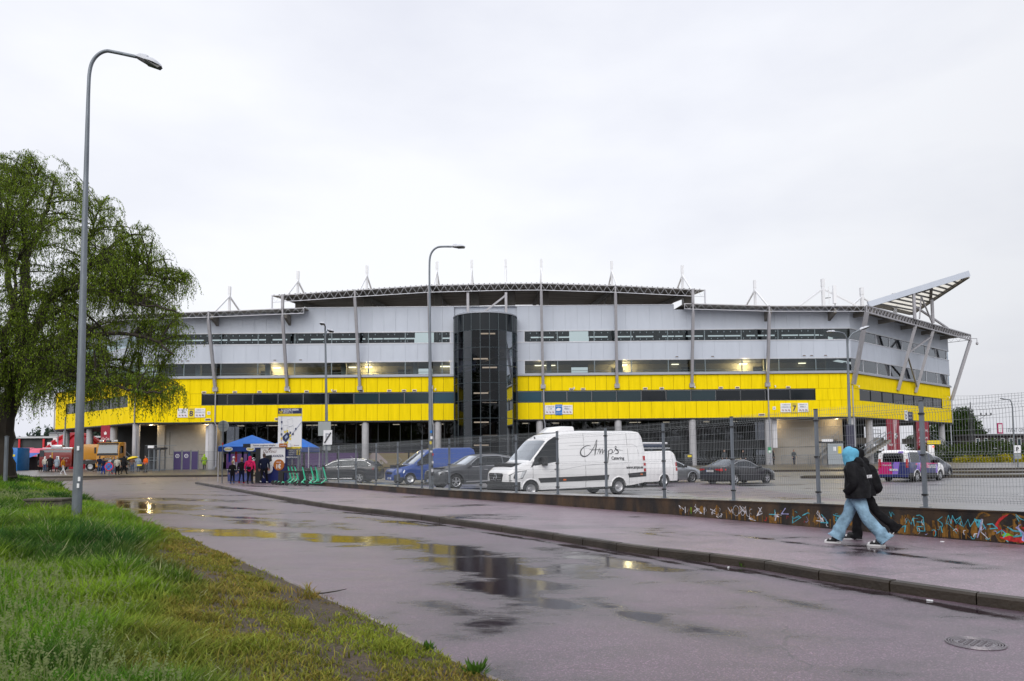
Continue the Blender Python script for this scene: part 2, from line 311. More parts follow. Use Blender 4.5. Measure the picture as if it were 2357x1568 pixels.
# ---- grass verge terrain
EDGE=[(3.2,1.5),(1.9,3.0),(.7,4.5),(-.24,5.73),(-.67,6.38),(-1.18,7.24),(-2.64,9.46),(-5.3,13.37),(-8.75,18.5),(-11.34,22.06),(-18.27,31.86),(-26,43),(-36,56)]
EA=np.array([[p.x,p.y] for p in smooth_line(EDGE,4)])
def edist(x,y):
    x=np.asarray(x,float); y=np.asarray(y,float); best=np.full(x.shape,1e9); sg=np.ones(x.shape)
    for i in range(len(EA)-1):
        a=EA[i]; b=EA[i+1]; d=b-a; t=np.clip(((x-a[0])*d[0]+(y-a[1])*d[1])/(d@d),0,1); px=a[0]+t*d[0]-x; py=a[1]+t*d[1]-y; q=np.hypot(px,py)
        s=np.sign(d[0]*(y-a[1])-d[1]*(x-a[0])); m=q<best; best=np.where(m,q,best); sg=np.where(m,s,sg)
    return best*sg      # positive on the grass side
def vergez(x,y,d=None):
    d=edist(x,y) if d is None else d
    z=.82*(1-np.exp(-np.maximum(d-.1,0)/6.2))*sstep(66,50,y)+.02
    return z+(vnoise(x,y,1.3,3)-.5)*.07*sstep(.3,2,d)+(vnoise(x,y,4.,9)-.5)*.16*sstep(1,5,d)
def grid_verge():
    ys=np.concatenate([np.arange(0,16,.25),np.arange(16,70,.7)]); us=np.concatenate([np.linspace(-.05,3,16),np.linspace(3.3,12,20),np.linspace(13,45,18)])
    V=[];n=len(us)
    ex=np.interp(ys,EA[:,1],EA[:,0])
    for y,e in zip(ys,ex):
        for u in us: V.append((e-u*1.22,y))
    V=np.array(V); d=edist(V[:,0],V[:,1]); z=vergez(V[:,0],V[:,1],d); V=np.c_[V,z]
    F=[(i*n+j,i*n+j+1,(i+1)*n+j+1,(i+1)*n+j) for i in range(len(ys)-1) for j in range(n-1)]
    return V,F,d
V,F,d=grid_verge()
def soil_mix(x,y,d):   # 1 = worn, 0 = lush
    wv=.55*(vnoise(x,y,1.8,21)-.5)+.35*(vnoise(x,y,.5,22)-.5)
    wid=np.interp(y,[0,5,8,11,14,20,40],[3.2,2.5,1.9,1.4,.9,.55,.4])
    return np.clip(sstep(1.25,.55,d/wid+wv*1.1),0,1)
sm=soil_mix(V[:,0],V[:,1],d)[:,None]
c=np.array([.035,.055,.012])*(1-sm)+np.array([.055,.036,.022])*sm; c=c*(.75+.5*vnoise(V[:,0],V[:,1],.4,5))[:,None]
SOIL=bpy.data.materials.new('verge_soil'); SOIL.use_nodes=True; t=SOIL.node_tree; b=t.nodes['Principled BSDF']; a=N(t,'ShaderNodeAttribute',attribute_name='Col'); cc=N(t,'ShaderNodeTexCoord')
n1=N(t,'ShaderNodeTexNoise'); n1.inputs['Scale'].default_value=30; n1.inputs['Detail'].default_value=8; L(t,cc,3,n1,0); r1=N(t,'ShaderNodeMapRange'); r1.inputs[1].default_value=.3; r1.inputs[2].default_value=.7; r1.inputs[3].default_value=.45; r1.inputs[4].default_value=1.7; L(t,n1,0,r1,0)
sv=N(t,'ShaderNodeVectorMath',operation='SCALE'); L(t,a,0,sv,0); L(t,r1,0,sv,3); L(t,sv,0,b,0); b.inputs['Roughness'].default_value=.7; bu=N(t,'ShaderNodeBump'); bu.inputs['Strength'].default_value=.8; bu.inputs['Distance'].default_value=.03; L(t,n1,0,bu,'Height'); L(t,bu,0,b,'Normal')
o=arr('grass_verge',V,F,SOIL,cols=c,smooth=True); tag(o,kind='structure')
# concrete edging strip
mb=MB(); e2=[Vector((p[0],p[1])) for p in EA if p[1]<24]; a_=offs(e2,-.10); b_=offs(e2,.04)
for i in range(len(e2)-1): mb.hexa([(a_[i].x,a_[i].y,-.05),(a_[i+1].x,a_[i+1].y,-.05),(b_[i+1].x,b_[i+1].y,-.05),(b_[i].x,b_[i].y,-.05),(a_[i].x,a_[i].y,.016),(a_[i+1].x,a_[i+1].y,.016),(b_[i+1].x,b_[i+1].y,.02),(b_[i].x,b_[i].y,.02)])
o=mb.build('edging_strip',mat('edging_concrete',(.22,.19,.185),.6,var=.45,vs=2.5)); tag(o,kind='structure')
# ---- grass blades
GR=bpy.data.materials.new('grass_blades'); GR.use_nodes=True; t=GR.node_tree; b=t.nodes['Principled BSDF']; a=N(t,'ShaderNodeAttribute',attribute_name='Col'); L(t,a,0,b,0); b.inputs['Roughness'].default_value=.6; b.inputs['Specular IOR Level'].default_value=.12
tl=N(t,'ShaderNodeBsdfTranslucent'); L(t,a,0,tl,0); ms=N(t,'ShaderNodeMixShader'); ms.inputs[0].default_value=.3; L(t,b,0,ms,1); L(t,tl,0,ms,2); L(t,ms,0,t.nodes['Material Output'],0)
def blades(n,ymin,ymax):
    # sample more densely close by
    u=rg.random(n); y=ymin*(ymax/ymin)**(u**1.0); e=np.interp(y,EA[:,1],EA[:,0])
    xl=-.72*y-1.0; x=xl+(e+.15-xl)*rg.random(n)
    # clumping
    dens=vnoise(x,y,.22,31)*.6+vnoise(x,y,.9,32)*.4; keep=rg.random(n)<.35+1.3*dens
    x,y=x[keep],y[keep]; d=edist(x,y); keep=d>-.13*vnoise(x,y,.3,77)*(rg.random(len(d))<.75); x,y,d=x[keep],y[keep],d[keep]; worn=soil_mix(x,y,d)
    keep=rg.random(len(x))<1-.95*worn*sstep(.35,.7,vnoise(x+y*.45,y*.45,.34,40)*.65+vnoise(x,y,.12,41)*.35); x,y,d,worn=x[keep],y[keep],d[keep],worn[keep]
    n=len(x); z=vergez(x,y,d); tuft=vnoise(x,y,.5,50); tall=vnoise(x,y,2.2,51)
    h=(.075+.13*tuft*tall*1.6+.05*rg.random(n))*(1-worn)+(.018+.022*rg.random(n)+.05*(tuft>.80))*worn; h*=rg.uniform(.7,1.25,n); h*=1+.5*sstep(.62,.8,tall)*(1-worn)
    dist=np.hypot(x,y); wd=.0032*(1+dist/7)*rg.uniform(.7,1.5,n)*(1-.25*worn); h*=1+.008*dist
    an=rg.random(n)*2*pi; ln=rg.uniform(.15,1.0,n)*h*(1+.9*worn); la=rg.random(n)*2*pi
    lx,ly=np.cos(la)*ln,np.sin(la)*ln; wx,wy=np.cos(an)*wd,np.sin(an)*wd
    V=np.zeros((n,5,3)); V[:,0]=np.c_[x-wx,y-wy,z-.01]; V[:,1]=np.c_[x+wx,y+wy,z-.01]
    V[:,2]=np.c_[x+lx*.35+wx*.8,y+ly*.35+wy*.8,z+h*.6]; V[:,3]=np.c_[x+lx*.35-wx*.8,y+ly*.35-wy*.8,z+h*.6]; V[:,4]=np.c_[x+lx,y+ly,z+h]
    i=np.arange(n)[:,None]*5; F=np.concatenate([i+np.array([0,1,2]),i+np.array([0,2,3]),i+np.array([3,2,4])],0)
    hue=vnoise(x,y,1.1,60)+.5*(rg.random(n)-.5); hue=np.clip(hue,0,1)[:,None]
    lush=np.array([.065,.20,.016])*(1-hue)+np.array([.25,.37,.032])*hue
    dark=sstep(.42,.72,vnoise(x,y,2.6,61)*.6+vnoise(x,y,.7,62)*.4)[:,None]; lush=lush*(1-.78*dark)+np.array([.010,.055,.018])*.78*dark
    dry=np.array([.33,.20,.06])*(1-hue)+np.array([.25,.30,.035])*hue
    wm=(worn*(.45+.6*rg.random(n)))[:,None]; c=lush*(1-wm)+dry*wm; st=(rg.random(n)<.07*(1-worn))[:,None]; c=np.where(st,np.array([.32,.33,.17]),c); c=c*rg.uniform(.65,1.3,(n,1))
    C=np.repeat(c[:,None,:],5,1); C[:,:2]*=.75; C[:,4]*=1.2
    return V.reshape(-1,3),F,C.reshape(-1,3)
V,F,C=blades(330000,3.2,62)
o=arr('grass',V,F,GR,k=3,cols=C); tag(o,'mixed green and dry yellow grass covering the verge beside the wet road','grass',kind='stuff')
# seed heads
def seeds(n):
    y=4*(30/4.)**rg.random(n); e=np.interp(y,EA[:,1],EA[:,0]); x=-.72*y-.5+(e+.72*y+.5)*rg.random(n); d=edist(x,y); k=(d>1.2)&(soil_mix(x,y,d)<.25); x,y,d=x[k],y[k],d[k]; z=vergez(x,y,d); V=[];F=[];C=[]
    for a,b2,c2 in zip(x,y,z):
        h=rnd.uniform(.14,.30); lx,ly=rnd.uniform(-.12,.12),rnd.uniform(-.12,.12); w=.0018*(1+b2/6); k=len(V)
        V+=[(a-w,b2,c2),(a+w,b2,c2),(a+lx*.6+w,b2+ly*.6,c2+h*.7),(a+lx*.6-w,b2+ly*.6,c2+h*.7)]; F.append((k,k+1,k+2,k+3)); C+=[(.16,.2,.07)]*4
        for q in range(5):
            t=.7+.07*q; px,py,pz=a+lx*t,b2+ly*t,c2+h*t; s=.008*(1+b2/14)*(1.2-abs(q-2)*.25); k=len(V); an=rnd.random()*6
            V+=[(px-s*math.cos(an),py-s*math.sin(an),pz),(px,py,pz-s*.5),(px+s*math.cos(an),py+s*math.sin(an),pz+s*.6),(px,py,pz+s)]; F.append((k,k+1,k+2,k+3)); C+=[(.24,.29,.12)]*4
    return V,F,C
V,F,C=seeds(7500)
o=arr('grass_seed_heads',V,F,GR,k=4,cols=np.array(C)); tag(o,'pale feathery seed heads rising over the green grass','grass',kind='stuff')
# ---------------------------------------------------------------- stadium
YEL=mat('yellow_cladding',(.94,.71,.003),.6,0,var=.11,vs=2.6,stretch=(1,1,.13)); MATS['yellow_cladding'].node_tree.nodes['Principled BSDF'].inputs['Specular IOR Level'].default_value=.08; YELD=mat('yellow_return',(.62,.44,.004),.5)
GREY=mat('light_grey_cladding',(.53,.575,.66),.55,0,var=.035,vs=1.2,stretch=(1,1,.3)); TRIM=mat('pale_trim',(.60,.62,.67),.35,.2); LEDGE=mat('grey_ledge',(.36,.38,.43),.4,.3)
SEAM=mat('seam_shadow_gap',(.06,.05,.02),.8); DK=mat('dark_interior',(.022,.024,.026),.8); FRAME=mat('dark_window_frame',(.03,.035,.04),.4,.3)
MULL=mat('grey_green_mullion',(.16,.20,.22),.4,.3); SOFF=mat('soffit',(.10,.10,.11),.8); BEIGE=mat('beige_render',(.30,.285,.26),.85,var=.12,vs=.7)
BWALL=mat('interior_wall',(.34,.31,.25),.8); COLM=mat('column_concrete',(.46,.46,.48),.6,var=.1); ROOFU=mat('roof_underside',(.36,.335,.30),.7,var=.5,vs=1.2,stretch=(.15,1,1),bump=.5,bs=6)
BEAMM=mat('roof_beam',(.22,.205,.185),.7,var=.2); ROOFT=mat('roof_top',(.05,.05,.055),.6); LIT=mat('fluorescent_tube',(.9,.85,.7),.5,emit=(1,.84,.58),es=2.6); LITW=mat('lamp_glow',(.9,.9,.8),.5,emit=(1,.9,.7),es=3.)
GL=glass('clear_window_glass',(.68,.74,.74),.7); GLC=glass('pale_window_glass',(.62,.69,.72),1.5); GDK=mat('tinted_window',(.006,.010,.014),.06,0,spec=.35)
GDB=mat('tinted_window_blinds',(.022,.042,.052),.12,0,spec=.35); GBL=mat('tinted_window_blue',(.018,.065,.10),.12,spec=.4); GTW=glass('smoked_tower_glass',(.20,.21,.26),.45); GGR=glass('ground_floor_glass',(.34,.35,.37),.7)
PURP=mat('purple_film',(.075,.028,.135),.35,var=.1); OLIVE=mat('olive_blind',(.20,.155,.07),.5)
D=88.; XC=-2.2; XR=40.7; XL=-45.1; AN=R(41)    # facade plane, corners, chamfer angle
base=.4
stad=thing('stadium','long stadium stand with yellow and light grey bands and a round smoked glass stair tower','stadium',(0,0,0))
class Fr:      # wall frame: u along the wall, n outwards, z up
    def __init__(s,ox,oy,ang): s.M=Matrix.Translation((ox,oy,0))@Matrix.Rotation(ang,4,'Z')
    def p(s,u,n,z): return s.M@Vector((u,-n,z))
class FB(MB):
    def __init__(s,fr): super().__init__(); s.fr=fr
    def bx(s,u0,u1,n0,n1,z0,z1,mi=0): p=s.fr.p; s.hexa([p(u0,n1,z0),p(u1,n1,z0),p(u1,n0,z0),p(u0,n0,z0),p(u0,n1,z1),p(u1,n1,z1),p(u1,n0,z1),p(u0,n0,z1)],mi)
FRT=Fr(0,D,0); RCH=Fr(XR,D,pi/2-R(49)); LCH=Fr(XL,D,-(pi/2-R(49)))     # right chamfer u from 0 to 32; left chamfer u from -26 to 0
TX=-3.1; TR=3.75; TY=87.2
TL,TRR=TX-TR-.02,TX+TR+.02
def clad(fr,segs,z0,z1,m,step,gap,name,label=None,t=.12,n=0.):
    for a,c in segs:
        b=FB(fr); k=max(1,round((c-a)/step)); st=(c-a)/k
        for i in range(k): j=rnd.uniform(-.004,.004); b.bx(a+i*st+gap/2,a+(i+1)*st-gap/2,n-t,n+j,z0+.012,z1-.012,0)
        b.bx(a,c,n-t-.05,n-t+.02,z0,z1,1); b.build(name,[m,SEAM],stad)
RU=32.2; LU=-27.
F_SEG=[(XL,TL),(TRR,XR)]
DW0,DW1=(8.10,9.40)
# yellow bands
for fr,segs,wl in ((FRT,F_SEG,[(XL+8,TL),(TRR,36.3)]),(RCH,[(0,RU)],[(1.9,28.8)]),(LCH,[(LU,0)],[(-23,-2)])):
    clad(fr,segs,9.46,11.26,YEL,1.32,.035,'yellow_upper_cladding'); clad(fr,segs,6.05,8.05,YEL,1.32,.035,'yellow_lower_cladding')
    fill=[]
    for a,c in segs:
        ws=[q for q in wl if q[0]>=a-.1 and q[1]<=c+.1]; x=a
        for q in ws:
            if q[0]-x>.1: fill.append((x,q[0]))
            x=q[1]
        if c-x>.1: fill.append((x,c))
    clad(fr,fill,8.05,9.46,YEL,1.32,.035,'yellow_infill_cladding')
    for (a,c) in wl:      # tinted ribbon windows
        b=FB(fr); b.bx(a,c,-.14,-.06,8.05,8.13,0); b.bx(a,c,-.14,-.06,9.38,9.46,0); b.bx(a,a+.07,-.14,-.06,8.13,9.38); b.bx(c-.07,c,-.14,-.06,8.13,9.38)
        k=round((c-a)/3.05) if fr is not RCH else 8; st=(c-a)/k
        for i in range(1,k): b.bx(a+i*st-.05,a+i*st+.05,-.14,-.06,8.13,9.38)
        fo=b.build('window_frame',FRAME,stad)
        for i in range(k):
            b=FB(fr); b.bx(a+i*st+.06,a+(i+1)*st-.06,-.17,-.13,8.14,9.37)
            m=GDK
            if fr is FRT:
                mx_=a+(i+.5)*st
                if TL-3<mx_<TL or TRR<mx_<TRR+2.6: m=GBL
                elif -22<mx_<24 : m=GDB if (i*7)%5 else GDK
            b.build('window_pane',m,fo)
# ledge, grey bands, trims
for fr,segs in ((FRT,F_SEG),(RCH,[(0,RU)]),(LCH,[(LU,0)])):
    b=FB(fr)
    for a,c in segs: b.bx(a,c,-.1,.22,11.27,11.42); b.bx(a,c,-.1,.10,11.42,11.56)
    b.build('ledge',LEDGE,stad)
    clad(fr,segs,13.15,15.28,GREY,1.46,.012,'grey_middle_cladding')
    top=19.0
    if fr is FRT:
        clad(fr,[(-25.2,TL),(TRR,19.6)],16.72,19.72,GREY,1.46,.012,'grey_upper_cladding'); clad(fr,[(XL,-25.2),(19.6,XR)],16.72,19.15,GREY,1.46,.012,'grey_upper_cladding')
        clad(fr,[(TL-.05,TRR+.05)],11.4,19.72,GREY,1.46,.012,'tower_back_wall',n=-.3)
        b=FB(fr); b.bx(-25.2,19.6,-.3,.04,19.72,19.80); b.bx(19.55,19.62,-.1,.03,19.15,19.72); b.build('wall_coping',TRIM,stad)
    else: clad(fr,segs,16.72,18.95 if fr is RCH else 19.0,GREY,1.46,.012,'grey_upper_cladding')
    b=FB(fr)
    for a,c in segs:
        for z in (13.08,13.15,15.28,15.34,16.66,16.73): b.bx(a,c,-.05,.035+.01*(z%1>.2),z-.02,z+.035)
    b.build('band_trim',TRIM,stad)
# end frames of glass bands near the tower
GE=[(XL,TL-.45),(TRR+.85,XR)]
for z0,z1 in ((11.56,13.10),(15.33,16.67)):
    for u0,u1,v0,v1 in ((TL-.45,TL,TL-.53,TL-.43),(TRR,TRR+.85,TRR+.81,TRR+.91)):
        b=FB(FRT); b.bx(u0,u1,-.15,0,z0,z1); q=b.build('end_pier',GREY,stad); b=FB(FRT); b.bx(v0,v1,-.1,.04,z0-.02,z1); b.build('pier_trim',TRIM,q)
def glassband(fr,segs,z0,z1,g,off=0,pitch=4.42,fm=MULL):
    for a,c in segs:
        b=FB(fr); b.bx(a,c,-.12,-.02,z0,z0+.05); b.bx(a,c,-.12,-.02,z1-.05,z1); x=a+off; xs=[a]
        while x<c-.4:
            if x>a+.3: b.bx(x-.055,x+.055,-.12,.0,z0+.05,z1-.05); xs.append(x)
            x+=pitch
        xs.append(c); fo=b.build('window_frame',fm,stad)
        for i in range(len(xs)-1):
            b=FB(fr); b.bx(xs[i]+.05,xs[i+1]-.05,-.085,-.07,z0+.04,z1-.04); b.build('window_pane',g,fo)
for z0,z1 in ((11.56,13.10),(15.33,16.67)):
    glassband(FRT,[GE[0]],z0,z1,GL,off=1.4); glassband(FRT,[GE[1]],z0,z1,GL,off=4.0)
    glassband(RCH,[(.05,RU)],z0,z1,GLC,off=3.2,pitch=4.0,fm=TRIM); glassband(LCH,[(LU,0)],z0,z1,GL,off=3.2)
# handrail tubes inside lower band
b=FB(FRT)
for a,c in GE: b.tube([FRT.p(a,-.6,11.9),FRT.p(c,-.6,11.9)],.03,6)
b.build('handrail',TRIM,stad)
# interior: floors, back walls with openings
b=FB(FRT)
b.bx(XL+.5,XR-.5,-8.,-.2,11.0,11.35); b.bx(XL+.5,XR-.5,-8.,-.2,13.2,13.5); b.bx(XL+.5,XR-.5,-4.,-.2,15.0,15.3); b.bx(XL+.5,XR-.5,-9,-.2,5.85,6.0)
b.build('floor_slab',SOFF,stad)
doors=[-22.2,-13.6,13.4,22.2,31.3,-31]; W=1.0
b=FB(FRT); x=XL+.5
white_open=[-11.1,8.6]       # stairs open to the pitch
cuts=sorted([(q-1.05,q+1.05) for q in white_open])
for a,c in cuts+[(XR-.5,0)]: b.bx(x,a,-5.2,-5.,11.35,13.35); x=c
b.build('concourse_back_wall',BWALL,stad)
b=FB(FRT)
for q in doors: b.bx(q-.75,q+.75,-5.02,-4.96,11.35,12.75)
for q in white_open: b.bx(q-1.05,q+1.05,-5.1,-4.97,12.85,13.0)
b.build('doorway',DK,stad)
b=FB(FRT)
for q in (-39,-30.5,-21.2,-12.4,3.9,12.6,21.5,30.5): b.bx(q+.35,q+.95,-2.2,-1.7,11.35,13.3)
b.build('inner_pier',COLM,stad)
b=FB(FRT)        # rear of the upper seating, with slits of sky
RS=-5.2; x=XL+.5
for a,c in sorted([(q-1.25,q+1.25) for q in white_open])+[(XR-.5,0)]:
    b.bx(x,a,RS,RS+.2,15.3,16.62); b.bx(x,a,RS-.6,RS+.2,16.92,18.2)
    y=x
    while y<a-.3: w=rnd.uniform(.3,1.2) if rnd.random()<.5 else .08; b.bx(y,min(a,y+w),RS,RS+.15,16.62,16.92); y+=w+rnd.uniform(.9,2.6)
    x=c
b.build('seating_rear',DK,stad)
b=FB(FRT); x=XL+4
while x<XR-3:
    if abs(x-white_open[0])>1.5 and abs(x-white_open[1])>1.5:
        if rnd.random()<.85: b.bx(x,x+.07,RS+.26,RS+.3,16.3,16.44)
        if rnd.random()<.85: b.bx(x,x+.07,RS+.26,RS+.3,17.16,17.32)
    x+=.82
b.build('sky_gap_dashes',mat('sky_gap_glow',(.7,.74,.8),.5,emit=(.8,.85,.95),es=.35),stad)  # dim glowing dashes stand in for sky seen through small gaps
# warm lamps in the concourse
lampx=[-29.6,-21.0+.9,-18.0,-7.7,4.2,14.1,20.6,29.2,36.6]
for i,q in enumerate(lampx):
    b=FB(FRT); b.bx(q-.45 if i not in(3,4) else q-1.3,q+.45 if i not in(3,4) else q+1.3,-4.9 if i%2 else -4.6,-4.45,13.0,13.1); b.build('concourse_lamp',LIT,stad)
def warm(x,y,z,e,r=.25,c=(1,.72,.36)):
    l=bpy.data.objects.new('lamp_light',bpy.data.lights.new('lamp_light','POINT')); l.data.energy=e; l.data.color=c; l.data.shadow_soft_size=r; COL.objects.link(l); l.location=(x,y,z); l.parent=stad
for q in (-29.6,-18.0,14.1,29.2): warm(q,D+3.9,12.5,420,.3)
warm(-7.4,D+2,12.8,50,.35); warm(3.4,D+2,12.8,50,.35)
# chamfer interiors: thin corridor, V braces
for fr,a,c in ((RCH,0.4,RU-.2),(LCH,LU+.2,-.4)):
    b=FB(fr); b.bx(a,c,-3.5,-.2,11.0,11.35); b.bx(a,c,-2.2,-.2,13.2,13.5); b.bx(a,c,-2.2,-.2,15.0,15.3); b.bx(a,c,-12,-.2,5.85,6.02); b.build('floor_slab',SOFF,stad)
    b=FB(fr)
    if fr is RCH:
        for (u0,za,u1,zb) in ((7.4,16.7,10.0,15.3),(12.9,15.3,15,16.6),(15.2,16.6,17,15.3),(26.6,16.6,29.,15.3),(11.2,13.1,13.6,11.55),(14.,13.2,18.6,11.5),(17.6,13.1,19.6,11.5),(29.8,13.1,31.7,11.5)):
            b.beam(fr.p(u0,-.9,za),fr.p(u1,-.9,zb),.30,.34)
        b.build('v_brace',mat('brace_steel',(.06,.065,.075),.5,.3),stad)
    b=FB(fr)
    for u in ((a+4),(a+12),(a+20)): b.bx(u,u+.25,-3,-2.7,11.35,13.2)
    b.build('inner_pier',COLM,stad)
b=FB(RCH)
for u,n,z in ((10.2,-1.2,13.0),(21.6,-1.2,13.02)): b.bx(u,u+.9,n-.1,n,z,z+.1)
b.build('concourse_lamp',LIT,stad)
# pale panels stand in for pitch-side haze behind the right chamfer glass
b=FB(RCH); b.bx(.4,9,-3.4,-3.3,11.35,13.2); b.bx(.4,RU-6,-2.3,-2.2,15.3,16.1); b.build('haze_panel',mat('pale_haze',(.30,.34,.38),.5),stad)
# end returns + ground level enclosure
b=FB(RCH); b.bx(RU-.25,RU,-11,-.12,6.05,11.3,0); b.build('end_wall_yellow',YEL,stad)
b=FB(RCH); b.bx(RU-.25,RU,-11,-.12,13.15,15.28,0); b.bx(RU-.25,RU,-11,-.12,16.72,18.9,0); b.build('end_wall_grey',GREY,stad)
b=FB(LCH); b.bx(LU,LU+.25,-11,-.12,6.05,11.3,0); b.build('end_wall_yellow',YEL,stad)
# soffit lip
for fr,segs in ((FRT,F_SEG),(RCH,[(0,RU)]),(LCH,[(LU,0)])):
    b=FB(fr)
    for a,c in segs: b.bx(a,c,-1.6,-.01,5.93,6.04)
    b.build('soffit_edge',FRAME,stad)
# ground floor glazing, set back behind the columns
def gfloor(a,c,N0=-1.3):
    b=FB(FRT); k=round((c-a)/1.34); st=(c-a)/k
    for i in range(k+1): b.bx(a+i*st-.035,a+i*st+.035,N0-.12,N0,base,6.)
    for z in (base,2.3,3.35,5.9): b.bx(a,c,N0-.1,N0-.02,z,z+.07)
    fo=b.build('glazing_frame',FRAME,stad)
    b=FB(FRT); b.bx(a,c,N0-.07,N0-.05,3.45,5.92); b.build('upper_glazing',GGR,fo)
    b=FB(FRT); b.bx(a,c,N0-.07,N0-.05,2.36,3.36); b.build('spandrel',mat('black_spandrel',(.016,.017,.019),.12,spec=.5),fo)
    b=FB(FRT); b.bx(a,c,N0-.07,N0-.05,base+.05,2.3); b.build('lower_glazing',GGR,fo)
    b=FB(FRT); b.bx(a,c,N0-5.2,N0-5,base,5.9,0); b.bx(a,c,N0-.45,N0-.25,2.2,3.45,0); b.build('lobby_wall',mat('lobby_maroon',(.055,.012,.014),.7,var=.5,vs=.4),stad)
    b=FB(FRT); x=a+1
    while x<c-3: b.bx(x,x+rnd.choice((2.6,3.2)),N0-1.4,N0-1.35,3.52,3.95); x+=rnd.choice((3.4,4.6))
    b.build('office_parapet',mat('grey_parapet',(.22,.23,.22),.7),stad)
    b=FB(FRT); x=a+.6
    while x<c-1.5: b.bx(x,x+rnd.choice((.8,1.4)),N0-3,N0-2.8,5.72,5.80); x+=rnd.uniform(2.8,5)
    b.build('ceiling_strip',LIT,stad)
gfloor(-34.9,TL); gfloor(TRR,31.)
for q in (-30,-20,-10,12,24): warm(q,D+4.5,5.3,18,c=(1,.8,.6))
for x0,x1 in ((-34.5,-32),(-28,-25.3),(-25,-21.2),(-20.9,-18.6),(-17,-13),(-.2+TRR,3.3),(4.,6)): b=FB(FRT); b.bx(x0,x1,-1.29,-1.27,base+.1,2.25); b.build('purple_window_film',PURP,stad)
for x0,x1 in ((-18.0,-12.6),(-12.4,-9.9),(20.6,24.7),(26.2,28.4)): b=FB(FRT); b.bx(x0,x1,-1.26 if x0<0 else -1.7,-1.25 if x0<0 else -1.68,base+.1,2.2); b.build('olive_window_film',OLIVE,stad)
fl=FB(FRT); WF=mat('film_grey',(.55,.55,.58),.5)
for q in (-19.5,-13.9,-11.,-8.0): fl.beam((q,D+1.22,1.9),(q+.55,D+1.22,1.3),.02,.2,up=(0,1,0)); fl.beam((q+.55,D+1.22,1.32),(q,D+1.22,.75),.02,.2,up=(0,1,0))
fl.prism([(.6,2.2),(2.6,2.2),(1.6,1.35)],D+1.22,D+1.25,'xz'); fl.prism([(1.6,1.35),(2.8,2.2),(3.6,2.2),(2.1,.8)],D+1.2,D+1.215,'xz')
fl.build('white_arrow_marks',WF,stad)
text('Sporto\nmedica',WF,stad,1.5,.85,face(-16.3,D+1.2,1.35)); text('Sporto\nmedica',WF,stad,2.4,1.0,face(-30.2,D+1.2,1.3))
b=FB(FRT); b.prism([(-20.5+3.2,.5),(-15.9,.5),(-16.,1.6),(-15.2,.9),(-15.,1.1),(-16.2,2.2),(-16.9,2.25),(-17.9,1.1),(-17.7,.9),(-17.2,1.6)],D+1.19,D+1.21,'xz'); b.build('athlete_print',mat('athlete_print',(.36,.30,.29),.6),stad)
# side bays
for sgn,(a,c) in ((1,(31.,XR-.2)),(-1,(XL+.2,-35.1))):
    b=FB(FRT); 
    if sgn>0: b.bx(a,c,-2.8,-2.6,base,5.9); b.bx(a,a+.25,-2.6,-1.2,base,5.9)
    else: b.bx(-43.4,c,-2.8,-2.6,base,5.9); b.bx(-43.4,-42.5,-2.62,-2.3,base,5.9); b.bx(-35.3,-35.1,-2.6,-1.3,base,5.9)
    b.build('gate_bay_wall',BEIGE,stad)
    b=FB(FRT)
    if sgn>0: b.bx(31.3,31.9,-1.3,-.9,2.4,5.85)
    else: b.bx(-36.9,-36.4,-1.3,-.9,1.6,5.7)
    b.build('white_duct',mat('white_duct',(.66,.66,.70),.5),stad)
    b=FB(FRT)
    if sgn<0: b.bx(-42.,-37.,-2.6,-2.57,2.2,2.24); b.bx(-42.,-41.95,-2.6,-2.57,2.2,5.0)
    else: b.bx(32.0,39.5,-2.6,-2.57,2.5,2.54)
    b.build('wall_joint',SEAM,stad)
for (q,n,e) in ((-37.2,-1.9,90),(-44.,-1.9,30),(31.9,-1.7,110),(39.3,-1.5,90),(-44,-2,60)):
    b=FB(FRT); b.lathe([(0,-.06),(.2,-.05),(.24,0),(0,0.)],12,(q,D-n,5.9)); b.build('soffit_lamp',LITW,stad); warm(q,D-n,5.6,e,.15)
# columns
for x in (-36.,-26.7,-17.6,-8.9,3.3,12.7,21.6,30.7,XR):
    b=MB(); b.lathe([(.42,base-.1),(.42,5.95)],20,(x,D+.55,0)); b.build('column',COLM,stad,smooth=True)
for fr,us in ((RCH,(6.,12.6,21.,30.3)),(LCH,(-24.8,-16,-8))):
    for u in us: b=MB(); p=fr.p(u,-.8,0); b.lathe([(.42,base-.1),(.42,5.95)],20,(p.x,p.y,0)); b.build('column',COLM,stad,smooth=True)
b=MB(); b.lathe([(.42,base-.1),(.42,5.95)],20,(XL,D+.6,0)); b.build('column',COLM,stad,smooth=True)
# vents
VB=mat('vent_frame',(.66,.62,.54),.5); VL=mat('vent_louvre',(.14,.09,.06),.6)
def vent(fr,u,z,w=.52,h=.26,fm=VB):
    b=FB(fr); b.bx(u-w/2,u+w/2,0,.04,z-h/2,z+h/2); o=b.build('vent',fm,stad); b=FB(fr); b.bx(u-w/2+.07,u+w/2-.07,.035,.05,z-h/2+.06,z+h/2-.06); b.build('vent_louvre',VL,o)
for x in (470,541,597.5,706,770,832,896,954,1049*0+930,1315,1342,1485,1523,1659,1697,1814): vent(FRT,P(x,891,D).x,9.62)
for x,m in ((420,0),(433,0),(633,0),(692,0),(1558,0),(1640,0),(1851,0),(1868,0),(1900,0)): vent(FRT,P(x,822,D).x,13.42,.46,.22,GREY)
for x in (1753,640): vent(FRT,P(x,954,D).x,6.35,.75,.3)
vent(FRT,P(479,953,D).x,6.35,.7,.3)
